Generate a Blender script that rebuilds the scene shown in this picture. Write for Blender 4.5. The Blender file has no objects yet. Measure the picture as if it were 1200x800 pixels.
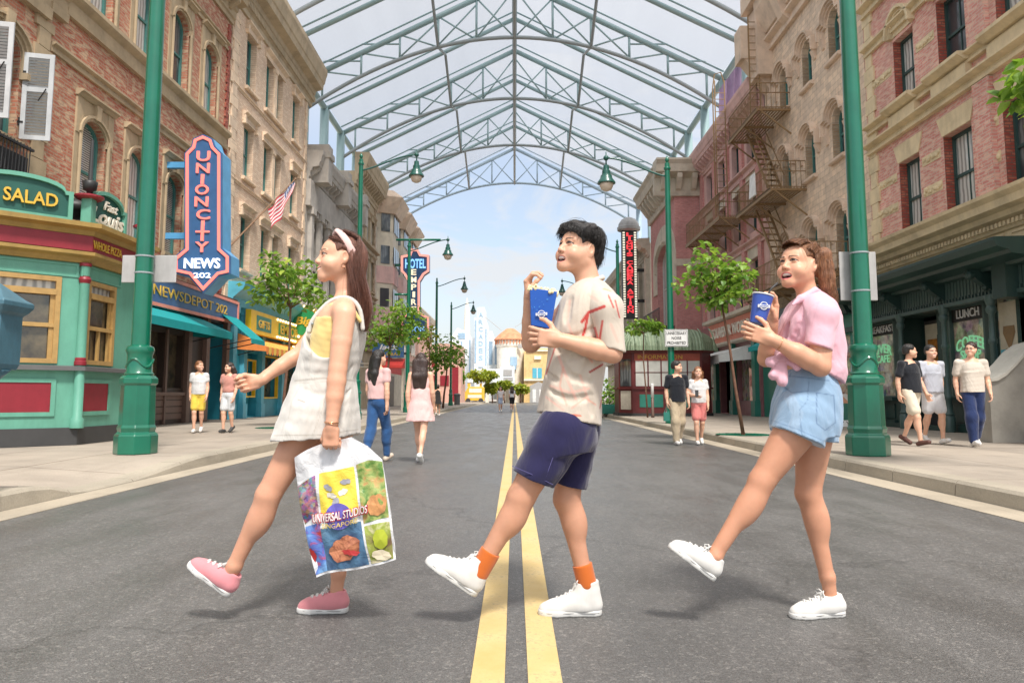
import bpy, bmesh, math, random
import numpy as np
from mathutils import Vector, Matrix
random.seed(7)
R = math.radians
scene = bpy.context.scene
COL = scene.collection
FPX, CX0, CY0, HOR = 850.0, 603.0, 382.0, 464.0
TH = math.atan((HOR - CY0) / FPX)
CAMZ = 1.0
def raydir(px, py):
 cx = (px - CX0) / FPX; cy = (CY0 - py) / FPX
 return (cx, math.cos(TH) - cy * math.sin(TH), math.sin(TH) + cy * math.cos(TH))
def atY(px, py, Y):
 d = raydir(px, py); t = Y / d[1]
 return Vector((d[0] * t, Y, CAMZ + d[2] * t))
def atX(px, py, X):
 d = raydir(px, py); t = X / d[0]
 return Vector((X, d[1] * t, CAMZ + d[2] * t))
def atZ(px, py, Z):
 d = raydir(px, py); t = (Z - CAMZ) / d[2]
 return Vector((d[0] * t, d[1] * t, Z))
cam_d = bpy.data.cameras.new('camera'); cam = bpy.data.objects.new('camera', cam_d); COL.objects.link(cam)
cam.location = (0, 0, CAMZ); cam.rotation_euler = (math.pi / 2 + TH, 0, 0)
cam_d.sensor_width = 36; cam_d.lens = FPX / 1200 * 36
cam_d.shift_x = -3 / 1200; cam_d.shift_y = -18 / 1200
cam_d.clip_end = 3000; cam_d.clip_start = 0.05
scene.camera = cam
MATS = {}
def newmat(name):
 m = bpy.data.materials.new(name); m.use_nodes = True
 nt = m.node_tree; b = nt.nodes['Principled BSDF']
 MATS[name] = m
 return m, nt, b
def N(nt, t, **kw):
 n = nt.nodes.new(t)
 for k, v in kw.items():
  if k.startswith('i_'):
   n.inputs[int(k[2:])].default_value = v
  elif k in n.inputs.keys() if hasattr(n.inputs, 'keys') else False:
   n.inputs[k].default_value = v
  else:
   setattr(n, k, v)
 return n
def L(nt, a, b): nt.links.new(a, b)
def ramp(nt, fac, stops):
 r = nt.nodes.new('ShaderNodeValToRGB')
 e = r.color_ramp.elements
 while len(e) > 1: e.remove(e[-1])
 e[0].position = stops[0][0]; e[0].color = (*stops[0][1], 1)
 for p, c in stops[1:]:
  x = e.new(p); x.color = (*c, 1)
 L(nt, fac, r.inputs[0])
 return r.outputs[0]
def noise(nt, vec, scale, detail=4, rough=.6, dist=0.0):
 n = nt.nodes.new('ShaderNodeTexNoise')
 n.inputs['Scale'].default_value = scale; n.inputs['Detail'].default_value = detail
 n.inputs['Roughness'].default_value = rough; n.inputs['Distortion'].default_value = dist
 if vec is not None: L(nt, vec, n.inputs['Vector'])
 return n
def mixc(nt, fac, a, b, mode='MIX'):
 n = nt.nodes.new('ShaderNodeMix'); n.data_type = 'RGBA'; n.blend_type = mode
 for s, v in ((0, fac), (6, a), (7, b)):
  if isinstance(v, (int, float)): n.inputs[s].default_value = v
  elif isinstance(v, tuple): n.inputs[s].default_value = (*v, 1) if len(v) == 3 else v
  else: L(nt, v, n.inputs[s])
 return n.outputs[2]
def bump(nt, b, h, strength=.3, dist=.01):
 n = nt.nodes.new('ShaderNodeBump'); n.inputs['Strength'].default_value = strength
 n.inputs['Distance'].default_value = dist
 L(nt, h, n.inputs['Height']); L(nt, n.outputs[0], b.inputs['Normal'])
 return n
def tcoord(nt, which='Object'):
 return nt.nodes.new('ShaderNodeTexCoord').outputs[which]
def mapping(nt, vec, scale=(1, 1, 1), loc=(0, 0, 0), rot=(0, 0, 0)):
 m = nt.nodes.new('ShaderNodeMapping'); L(nt, vec, m.inputs[0])
 m.inputs['Scale'].default_value = scale; m.inputs['Location'].default_value = loc; m.inputs['Rotation'].default_value = rot
 return m.outputs[0]
def simple(name, col, rough=.6, metal=0, var=.12, vscale=3.0, bmp=.15, bscale=40, spec=None, coat=0, grime=0.0, bdist=.004):
 """painted / plain surface: base colour with mild tonal mottling, fine bump, optional grime streaks"""
 if name in MATS: return MATS[name]
 m, nt, b = newmat(name)
 tc = tcoord(nt)
 n = noise(nt, tc, vscale, 5, .6)
 lo = tuple(max(0, c * (1 - var)) for c in col); hi = tuple(min(1, c * (1 + var)) for c in col)
 c = ramp(nt, n.outputs[0], [(.3, lo), (.7, hi)])
 if grime:
  g = noise(nt, mapping(nt, tc, (2.2, 2.2, .5)), 2.5, 6, .7)
  gf = ramp(nt, g.outputs[0], [(.42, (0, 0, 0)), (.75, (grime,) * 3)])
  c = mixc(nt, gf, c, tuple(x * .38 for x in col))
 L(nt, c, b.inputs['Base Color'])
 b.inputs['Roughness'].default_value = rough; b.inputs['Metallic'].default_value = metal
 if spec is not None: b.inputs['Specular IOR Level'].default_value = spec
 if coat: b.inputs['Coat Weight'].default_value = coat; b.inputs['Coat Roughness'].default_value = .15
 if bmp:
  n2 = noise(nt, tc, bscale, 4, .6)
  bump(nt, b, n2.outputs[0], bmp, bdist)
 return m
def brick(name, c1, c2, c3, mortar, bw=.215, bh=.075, blotch=None, mort=.012, bmp=.5, rough=.85, bias=0):
 m, nt, b = newmat(name)
 uv = tcoord(nt, 'UV')
 br = nt.nodes.new('ShaderNodeTexBrick')
 wv = noise(nt, uv, 9, 2, .5)
 wob = nt.nodes.new('ShaderNodeMix'); wob.data_type = 'VECTOR'; wob.inputs[0].default_value = .006
 L(nt, uv, wob.inputs[4]); L(nt, wv.outputs[1], wob.inputs[5])
 L(nt, wob.outputs[1], br.inputs['Vector'])
 br.inputs['Scale'].default_value = 1; br.inputs['Brick Width'].default_value = bw; br.inputs['Row Height'].default_value = bh
 br.inputs['Mortar Size'].default_value = mort; br.inputs['Mortar Smooth'].default_value = .3; br.inputs['Bias'].default_value = bias
 br.inputs['Color1'].default_value = (*c1, 1); br.inputs['Color2'].default_value = (*c2, 1); br.inputs['Mortar'].default_value = (*mortar, 1)
 sep = noise(nt, mapping(nt, uv, (1 / bw * .9, 1 / bh * .8, 1)), 1.0, 0, 0)
 f = ramp(nt, sep.outputs[0], [(.52, (0, 0, 0)), (.6, (1, 1, 1))])
 inv = nt.nodes.new('ShaderNodeMath'); inv.operation = 'SUBTRACT'; inv.inputs[0].default_value = 1; L(nt, br.outputs['Fac'], inv.inputs[1])
 f2 = nt.nodes.new('ShaderNodeMath'); f2.operation = 'MULTIPLY'; L(nt, f, f2.inputs[0]); L(nt, inv.outputs[0], f2.inputs[1])
 c = mixc(nt, f2.outputs[0], br.outputs['Color'], c3)
 n = noise(nt, uv, .7, 6, .65)
 d = ramp(nt, n.outputs[0], [(.3, (.78, .76, .74)), (.7, (1.12, 1.1, 1.08))])
 c = mixc(nt, 1.0, c, d, 'MULTIPLY')
 if blotch:
  n3 = noise(nt, mapping(nt, uv, (1, .35, 1)), 1.3, 6, .7)
  bf = ramp(nt, n3.outputs[0], [(.55, (0, 0, 0)), (.72, (.6, .6, .6))])
  c = mixc(nt, bf, c, blotch)
 L(nt, c, b.inputs['Base Color']); b.inputs['Roughness'].default_value = rough
 h = nt.nodes.new('ShaderNodeMath'); h.operation = 'MULTIPLY_ADD'
 n4 = noise(nt, uv, 60, 3, .6); L(nt, n4.outputs[0], h.inputs[0]); h.inputs[1].default_value = .35; L(nt, inv.outputs[0], h.inputs[2])
 bump(nt, b, h.outputs[0], bmp, .012)
 return m
def stone(name, col, var=.16, scale=1.5, bmp=.3, bscale=25, blocks=None, rough=.85, stain=.5):
 m, nt, b = newmat(name)
 uv = tcoord(nt, 'UV'); oc = tcoord(nt)
 n = noise(nt, oc, scale, 7, .65)
 c = ramp(nt, n.outputs[0], [(.28, tuple(x * (1 - var * 1.6) for x in col)), (.5, col), (.75, tuple(min(1, x * (1 + var)) for x in col))])
 g = noise(nt, mapping(nt, oc, (1.6, 1.6, .28)), 1.6, 7, .72)
 gf = ramp(nt, g.outputs[0], [(.45, (0, 0, 0)), (.8, (stain,) * 3)])
 c = mixc(nt, gf, c, tuple(x * .42 for x in col))
 h = noise(nt, oc, bscale, 5, .65).outputs[0]
 if blocks:
  br = nt.nodes.new('ShaderNodeTexBrick'); L(nt, uv, br.inputs['Vector'])
  br.inputs['Scale'].default_value = 1; br.inputs['Brick Width'].default_value = blocks[0]; br.inputs['Row Height'].default_value = blocks[1]
  br.inputs['Mortar Size'].default_value = blocks[2] if len(blocks) > 2 else .012; br.inputs['Mortar Smooth'].default_value = .4
  br.inputs['Color1'].default_value = (.86, .86, .86, 1); br.inputs['Color2'].default_value = (1.1, 1.08, 1.04, 1); br.inputs['Mortar'].default_value = (.5, .48, .45, 1)
  c = mixc(nt, 1.0, c, br.outputs['Color'], 'MULTIPLY')
  a = nt.nodes.new('ShaderNodeMath'); a.operation = 'MULTIPLY_ADD'; L(nt, br.outputs['Fac'], a.inputs[0]); a.inputs[1].default_value = -1.2; L(nt, h, a.inputs[2]); h = a.outputs[0]
 L(nt, c, b.inputs['Base Color']); b.inputs['Roughness'].default_value = rough
 bump(nt, b, h, bmp, .015)
 return m
def glassmat(name, dark=(.03, .035, .04), curtain=(.5, .5, .48), amount=.5, blinds=False, rough=.04, kind='noise'):
 """window pane with whatever hangs behind it, under a glossy coat"""
 m, nt, b = newmat(name)
 uv = tcoord(nt, 'UV'); oc = tcoord(nt)
 if blinds:
  w = nt.nodes.new('ShaderNodeTexWave'); w.bands_direction = 'Y'; L(nt, uv, w.inputs[0]); w.inputs['Scale'].default_value = 5.5
  f = ramp(nt, w.outputs[1], [(.25, (0, 0, 0)), (.5, (1, 1, 1))])
 else:
  w = nt.nodes.new('ShaderNodeTexWave'); w.bands_direction = 'X'; L(nt, uv, w.inputs[0]); w.inputs['Scale'].default_value = 2.2
  w.inputs['Distortion'].default_value = 2.5; w.inputs['Detail'].default_value = 2
  f = ramp(nt, w.outputs[1], [(.1, (.45,) * 3), (.7, (1, 1, 1))])
 n = noise(nt, mapping(nt, oc, (1, 1, .6)), 1.1, 2, .5)
 g = ramp(nt, n.outputs[0], [(.5 - amount * .25 - .02, (0, 0, 0)), (.53 - amount * .25 + .03, (1, 1, 1))])
 cc = mixc(nt, 1.0, f, (*curtain,), 'MULTIPLY')
 c = mixc(nt, g, dark, cc)
 L(nt, c, b.inputs['Base Color']); b.inputs['Roughness'].default_value = .5
 b.inputs['Coat Weight'].default_value = 1; b.inputs['Coat Roughness'].default_value = rough; b.inputs['Coat IOR'].default_value = 1.5
 n2 = noise(nt, oc, 1.8, 2, .5); bp = nt.nodes.new('ShaderNodeBump'); bp.inputs['Strength'].default_value = .05; bp.inputs['Distance'].default_value = .05
 L(nt, n2.outputs[0], bp.inputs['Height']); L(nt, bp.outputs[0], b.inputs['Coat Normal'])
 return m
def emis(name, col, strength, base=None):
 m, nt, b = newmat(name)
 b.inputs['Base Color'].default_value = (*(base or col), 1)
 b.inputs['Emission Color'].default_value = (*col, 1); b.inputs['Emission Strength'].default_value = strength
 b.inputs['Roughness'].default_value = .4
 return m
def tag(o, label=None, cat=None, group=None, kind=None):
 if label: o['label'] = label
 if cat: o['category'] = cat
 if group: o['group'] = group
 if kind: o['kind'] = kind
 return o
def empty(name, loc=(0, 0, 0), label=None, cat=None, group=None, rz=0):
 o = bpy.data.objects.new(name, None); COL.objects.link(o); o.location = loc; o.rotation_euler = (0, 0, rz)
 o.empty_display_size = .2
 o['_inv'] = 0
 del o['_inv']
 return tag(o, label, cat, group)
def wmat(o):
 if o is None: return Matrix.Identity(4)
 m = Matrix.LocRotScale(o.location, o.rotation_euler, o.scale)
 return (wmat(o.parent) @ m) if o.parent else m
def link(me, name, mat, parent=None, smooth=False):
 """link a mesh whose vertices are in world space; store it relative to its parent"""
 o = bpy.data.objects.new(name, me); COL.objects.link(o)
 if mat is not None:
  for mm in (mat if isinstance(mat, (list, tuple)) else [mat]): me.materials.append(mm)
 if parent is not None:
  me.transform(wmat(parent).inverted()); o.parent = parent
 if smooth:
  me.polygons.foreach_set('use_smooth', [True] * len(me.polygons))
 return o
def boxuv(me):
 n = len(me.loops)
 if n == 0: return
 uvl = me.uv_layers.new(name='UVMap')
 co = np.empty(len(me.vertices) * 3, 'f'); me.vertices.foreach_get('co', co); co = co.reshape(-1, 3)
 vi = np.empty(n, 'i'); me.loops.foreach_get('vertex_index', vi)
 nf = len(me.polygons); nor = np.empty(nf * 3, 'f'); me.polygons.foreach_get('normal', nor); nor = nor.reshape(-1, 3)
 tot = np.empty(nf, 'i'); me.polygons.foreach_get('loop_total', tot)
 ln = np.repeat(nor, tot, axis=0); p = co[vi]
 a = np.abs(ln)
 isz = (a[:, 2] > .85)
 hor = np.stack([-ln[:, 1], ln[:, 0]], 1); hl = np.linalg.norm(hor, axis=1); hl[hl < 1e-6] = 1; hor /= hl[:, None]
 sgn = np.where(np.abs(hor[:, 0]) > np.abs(hor[:, 1]), np.sign(hor[:, 0]), np.sign(hor[:, 1])); sgn[sgn == 0] = 1
 u = (p[:, 0] * hor[:, 0] + p[:, 1] * hor[:, 1]) * sgn
 uv = np.stack([np.where(isz, p[:, 0], u), np.where(isz, p[:, 1], p[:, 2])], 1)
 uvl.data.foreach_set('uv', uv.astype('f').ravel())
class Fr:
 """facade frame: u along the wall, z up, o outward"""
 def __init__(s, origin, u, n): s.o = Vector(origin); s.u = Vector(u).normalized(); s.n = Vector(n).normalized()
 def p(s, u, z, o=0): v = s.o + s.u * u + s.n * o; return (v.x, v.y, v.z + z)
FL = lambda X=-10.5: Fr((X, 0, 0), (0, 1, 0), (1, 0, 0))
FRR = lambda X=10.5: Fr((X, 0, 0), (0, 1, 0), (-1, 0, 0))
class MB:
 def __init__(s): s.v = []; s.f = []; s.mi = []; s.cur = 0; s.st = []
 def add(s, vs, fs):
  b = len(s.v); s.v += [tuple(x) for x in vs]; s.st.append((b, len(s.f), len(vs), len(fs)))
  for f in fs: s.f.append([b + i for i in f]); s.mi.append(s.cur)
 def quad(s, a, b, c, d): s.add([a, b, c, d], [(0, 1, 2, 3)])
 def hexa(s, p):  # 8 points: bottom 4 loop, top 4 loop
  s.add(p, [(0, 3, 2, 1), (4, 5, 6, 7), (0, 1, 5, 4), (1, 2, 6, 5), (2, 3, 7, 6), (3, 0, 4, 7)])
 def box(s, x0, y0, z0, x1, y1, z1):
  s.hexa([(x0, y0, z0), (x1, y0, z0), (x1, y1, z0), (x0, y1, z0), (x0, y0, z1), (x1, y0, z1), (x1, y1, z1), (x0, y1, z1)])
 def fbox(s, F, u0, u1, z0, z1, o0, o1):
  s.hexa([F.p(u0, z0, o0), F.p(u1, z0, o0), F.p(u1, z0, o1), F.p(u0, z0, o1), F.p(u0, z1, o0), F.p(u1, z1, o0), F.p(u1, z1, o1), F.p(u0, z1, o1)])
 def loft(s, A, B, cap=True):
  n = len(A); fs = [(i, (i + 1) % n, n + (i + 1) % n, n + i) for i in range(n)]
  if cap: fs += [tuple(range(n))[::-1], tuple(range(n, 2 * n))]
  s.add(list(A) + list(B), fs)
 def fprism(s, F, poly, o0, o1):
  s.loft([F.p(u, z, o0) for u, z in poly], [F.p(u, z, o1) for u, z in poly])
 def fprofile(s, F, prof, u0, u1):
  s.loft([F.p(u0, z, o) for o, z in prof], [F.p(u1, z, o) for o, z in prof])
 def rings(s, rs, cap=True, closed=True):
  n = len(rs[0]); vs = [v for r in rs for v in r]; fs = []
  for k in range(len(rs) - 1):
   for i in range(n if closed else n - 1):
    j = (i + 1) % n; fs.append((k * n + i, k * n + j, (k + 1) * n + j, (k + 1) * n + i))
  if cap and closed: fs += [tuple(range(n))[::-1], tuple(range((len(rs) - 1) * n, len(rs) * n))]
  s.add(vs, fs)
 def tube(s, pts, rad, n=8, cap=True):
  pts = [Vector(p) for p in pts]
  if isinstance(rad, (int, float)): rad = [rad] * len(pts)
  rs = []; pr = None
  for i, p in enumerate(pts):
   t = (pts[min(i + 1, len(pts) - 1)] - pts[max(i - 1, 0)])
   if t.length < 1e-9: t = Vector((0, 0, 1))
   t.normalize()
   if pr is None:
    pr = t.orthogonal().normalized()
   a = (pr - t * pr.dot(t))
   if a.length < 1e-6: a = t.orthogonal()
   a.normalize(); pr = a; b = t.cross(a)
   rs.append([p + (a * math.cos(2 * math.pi * k / n) + b * math.sin(2 * math.pi * k / n)) * rad[i] for k in range(n)])
  s.rings(rs, cap)
 def bar(s, a, b, w, h=None):
  """square bar between two points"""
  s.tube([a, b], (w if h is None else w) * .7071, 4)
 def lathe(s, c, prof, n=16, sq=False, rot=0):
  """prof: list of (r, z)"""
  rs = []
  for r, z in prof:
   rs.append([(c[0] + r * math.cos(2 * math.pi * (k + .5) / n + rot), c[1] + r * math.sin(2 * math.pi * (k + .5) / n + rot), c[2] + z) for k in range(n)])
  s.rings(rs)
 def sphere(s, c, r, n=10, m=6, sc=(1, 1, 1)):
  rs = []
  for j in range(m + 1):
   a = math.pi * j / m; rr = max(math.sin(a), .02)
   rs.append([(c[0] + r * sc[0] * rr * math.cos(2 * math.pi * k / n), c[1] + r * sc[1] * rr * math.sin(2 * math.pi * k / n), c[2] - r * sc[2] * math.cos(a)) for k in range(n)])
  s.rings(rs)
 def mesh(s, name, recalc=True):
  me = bpy.data.meshes.new(name); me.from_pydata(s.v, [], s.f); me.update()
  if max(s.mi, default=0) > 0: me.polygons.foreach_set('material_index', s.mi)
  if recalc:
   bm = bmesh.new(); bm.from_mesh(me); bmesh.ops.recalc_face_normals(bm, faces=bm.faces); bm.to_mesh(me); bm.free()
  boxuv(me)
  return me
 def objs(s, name, mat, parent=None, recalc=True, bevel=0):
  for b, f0, nv, nf in s.st:
   m = MB(); m.add(s.v[b:b + nv], [[i - b for i in f] for f in s.f[f0:f0 + nf]]); m.obj(name, mat, parent, recalc=recalc, bevel=bevel)
 def obj(s, name, mat, parent=None, smooth=False, recalc=True, bevel=0):
  o = link(s.mesh(name, recalc), name, mat, parent, smooth)
  if bevel:
   b = o.modifiers.new('bevel', 'BEVEL'); b.width = bevel; b.segments = 2; b.limit_method = 'ANGLE'; b.angle_limit = R(40)
  return o
def add_autosmooth(o, ang=40):
 """smooth shading with sharp edges above an angle"""
 me = o.data; me.polygons.foreach_set('use_smooth', [True] * len(me.polygons))
 me.set_sharp_from_angle(angle=R(ang))
 return o
def textmesh(s, size, depth=.02, bold=0.0, line=1.0, spacing=1.0, align='CENTER', shear=0.0):
 cu = bpy.data.curves.new('t', 'FONT'); cu.body = s; cu.size = size; cu.extrude = depth / 2; cu.offset = bold
 cu.align_x = align; cu.align_y = 'CENTER'; cu.space_line = line; cu.space_character = spacing; cu.shear = shear
 cu.resolution_u = 3
 ob = bpy.data.objects.new('t', cu); COL.objects.link(ob); bpy.context.view_layer.update()
 dg = bpy.context.evaluated_depsgraph_get()
 me = bpy.data.meshes.new_from_object(ob.evaluated_get(dg))
 bpy.data.objects.remove(ob); bpy.data.curves.remove(cu)
 me.materials.clear()
 return me
def fittext(s, F, u, z, o, w, h, name, mat, parent, depth=.03, bold=.0, line=1.0, spacing=1.0, curve=0, shear=0.0):
 """text fitted into w x h centred at (u,z) on a frame; glyph x runs along +u as read from outside"""
 me = textmesh(s, 1.0, .0 if False else .04, bold, line, spacing, shear=shear)
 n = len(me.vertices); co = np.empty(n * 3, 'f'); me.vertices.foreach_get('co', co); co = co.reshape(-1, 3).astype('d')
 mn = co.min(0); mx = co.max(0); c = (mn + mx) / 2
 co[:, 0] = (co[:, 0] - c[0]) * (w / (mx[0] - mn[0])); co[:, 1] = (co[:, 1] - c[1]) * (h / max(mx[1] - mn[1], 1e-6))
 co[:, 2] = (co[:, 2] - mn[2]) / max(mx[2] - mn[2], 1e-6) * depth
 if curve: co[:, 1] -= curve * (co[:, 0] / (w / 2)) ** 2
 up = Vector((0, 0, 1)); right = up.cross(F.n); sg = 1 if right.dot(F.u) > 0 else -1
 O = np.array(F.p(u, z, o)); U = np.array(F.u) * sg; Nn = np.array(F.n)
 w3 = O + co[:, :1] * U + np.array([0, 0, 1.0]) * co[:, 1:2] + co[:, 2:3] * Nn
 me.vertices.foreach_set('co', w3.astype('f').ravel()); me.update()
 return link(me, name, mat, parent)
# ================================================================ shared materials
M = {}
M['brick_a'] = brick('brick_a', (.42, .12, .07), (.50, .20, .12), (.58, .40, .26), (.44, .31, .22), bw=.23, bh=.08, blotch=(.36, .25, .17))
M['brick_p'] = brick('brick_p', (.62, .24, .21), (.72, .34, .29), (.78, .50, .40), (.66, .48, .40), bw=.22, bh=.075, blotch=(.55, .36, .30))
M['brick_r'] = brick('brick_r', (.66, .29, .27), (.70, .34, .31), (.60, .25, .24), (.50, .30, .28), bw=.22, bh=.075)
M['brick_red'] = brick('brick_red', (.42, .09, .06), (.34, .07, .05), (.50, .16, .10), (.20, .10, .08), bw=.22, bh=.075)
M['brick_tan'] = brick('brick_tan', (.48, .34, .22), (.42, .28, .17), (.55, .42, .28), (.4, .33, .26), bw=.22, bh=.075)
M['stone_tan'] = stone('stone_tan', (.50, .40, .27), stain=.45)
M['stone_olive'] = stone('stone_olive', (.46, .355, .225), stain=.4)
M['stone_gold'] = stone('stone_gold', (.72, .59, .38), stain=.45)
M['stone_b'] = stone('stone_b', (.78, .61, .45), blocks=(.9, .45, .006), stain=.25)
M['brick_b'] = brick('brick_b', (.74, .56, .41), (.68, .50, .36), (.80, .64, .49), (.54, .41, .30), bw=.25, bh=.085, mort=.008, bmp=.25)
M['stone_pink'] = stone('stone_pink', (.60, .46, .40), stain=.3)
M['stone_grey'] = stone('stone_grey', (.47, .43, .38), stain=.35)
M['stone_q'] = stone('stone_q', (.76, .60, .46), scale=3.2, bscale=9, bmp=.6, blocks=(.36, .2, .006), stain=.3)
M['stone_qt'] = stone('stone_qt', (.72, .56, .43), stain=.35)
M['mauve'] = stone('mauve', (.68, .44, .40), stain=.3)
M['stone_cream'] = stone('stone_cream', (.62, .55, .44), stain=.3)
M['ashlar'] = stone('ashlar', (.58, .50, .38), blocks=(.7, .33, .02), stain=.2)
M['teal_win'] = simple('teal_win', (.07, .22, .20), .5)
M['dark_win'] = simple('dark_win', (.03, .07, .065), .45)
M['white_win'] = simple('white_win', (.6, .6, .56), .5)
M['kiosk_green'] = simple('kiosk_green', (.13, .37, .27), .45, var=.08, grime=.25)
M['kiosk_dark'] = simple('kiosk_dark', (.012, .09, .07), .5)
M['kiosk_red'] = simple('kiosk_red', (.26, .018, .03), .45, grime=.2)
M['gold'] = simple('gold', (.36, .23, .06), .45, var=.15, grime=.3)
M['wood'] = simple('wood', (.42, .26, .09), .5, var=.15, vscale=8)
M['black_base'] = simple('black_base', (.05, .05, .05), .6)
M['slate'] = simple('slate', (.12, .12, .12), .5)
M['brown_shop'] = simple('brown_shop', (.045, .028, .022), .45, grime=.3)
M['brown_trim'] = simple('brown_trim', (.16, .10, .08), .5)
M['teal_awning'] = simple('teal_awning', (.0, .30, .31), .7, var=.06, bmp=.3, bscale=200)
M['blue_shop'] = simple('blue_shop', (.03, .28, .38), .45, grime=.15)
M['blue_trim'] = simple('blue_trim', (.10, .42, .55), .45)
M['yellow'] = simple('yellow', (.78, .50, .02), .45)
M['green_sign'] = simple('green_sign', (.02, .25, .08), .45)
M['lamp_green'] = simple('lamp_green', (.0, .135, .075), .28, var=.14, vscale=2.2, bmp=.12, bscale=12, coat=.6, grime=.15)
M['lamp_dark'] = simple('lamp_dark', (.01, .09, .07), .35, coat=.4)
M['iron'] = simple('iron', (.30, .19, .09), .6, grime=.4, metal=.2)
M['black_iron'] = simple('black_iron', (.02, .02, .02), .5)
M['sign_blue'] = simple('sign_blue', (.045, .13, .29), .4)
M['sign_lblue'] = simple('sign_lblue', (.10, .35, .62), .4)
M['neon_pink'] = emis('neon_pink', (.90, .20, .16), .55)
M['neon_red'] = emis('neon_red', (.85, .05, .06), .9)
M['neon_white'] = emis('neon_white', (.9, .92, .95), .8)
M['neon_blue'] = emis('neon_blue', (.25, .55, .9), .8)
M['neon_green'] = emis('neon_green', (.25, .62, .34), .28)
M['bulb'] = emis('bulb', (1, .85, .5), 2.0)
M['gold_letter'] = simple('gold_letter', (.66, .42, .05), .35)
M['white_paint'] = simple('white_paint', (.74, .74, .72), .5)
M['cream_letter'] = simple('cream_letter', (.80, .74, .62), .5)
M['shutter'] = simple('shutter', (.55, .57, .58), .55, grime=.2)
M['shopgreen'] = simple('shopgreen', (.02, .05, .044), .4, grime=.3)
M['shopgreen_l'] = simple('shopgreen_l', (.06, .105, .095), .4, grime=.3)
M['maroon'] = simple('maroon', (.14, .025, .025), .42, grime=.2)
M['maroon_l'] = simple('maroon_l', (.30, .13, .14), .45)
M['teal_green'] = simple('teal_green', (.03, .20, .15), .42)
M['pink_red'] = simple('pink_red', (.85, .30, .22), .5)
M['grey_awning'] = simple('grey_awning', (.78, .78, .75), .8)
M['plate'] = simple('plate', (.42, .41, .40), .55, grime=.3)
M['steel_white'] = simple('steel_white', (.27, .39, .40), .42, var=.05, bmp=0)
M['steel_grey'] = simple('steel_grey', (.29, .33, .34), .45, var=.05, bmp=0)
M['glass_dark'] = glassmat('glass_dark', amount=.1, curtain=(.16, .17, .17))
M['glass_light'] = glassmat('glass_light', amount=1.3, curtain=(.62, .63, .60))
M['glass_blind'] = glassmat('glass_blind', amount=1.0, curtain=(.5, .5, .47), blinds=True)
M['glass_shop'] = glassmat('glass_shop', dark=(.02, .016, .012), curtain=(.16, .11, .05), amount=.0)
def shopwin(name='shop_display', k=1.0, mix=.18, sc=4.5):  # blotches paint goods, dim rooms and reflections into the pane colour
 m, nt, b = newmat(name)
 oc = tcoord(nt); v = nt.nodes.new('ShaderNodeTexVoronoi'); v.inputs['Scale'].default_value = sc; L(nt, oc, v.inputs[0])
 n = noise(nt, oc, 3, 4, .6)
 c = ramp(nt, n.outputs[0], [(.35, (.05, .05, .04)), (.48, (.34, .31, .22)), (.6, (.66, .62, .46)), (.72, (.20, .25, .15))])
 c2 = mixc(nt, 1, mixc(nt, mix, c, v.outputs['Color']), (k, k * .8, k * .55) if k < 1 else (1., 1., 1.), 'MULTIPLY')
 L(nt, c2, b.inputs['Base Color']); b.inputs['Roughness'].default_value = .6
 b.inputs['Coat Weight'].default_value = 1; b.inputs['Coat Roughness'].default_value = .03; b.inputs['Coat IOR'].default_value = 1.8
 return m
M['glass_display'] = shopwin(); M['glass_shop'] = shopwin('interior_reflect', .16, .05, 3)
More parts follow.
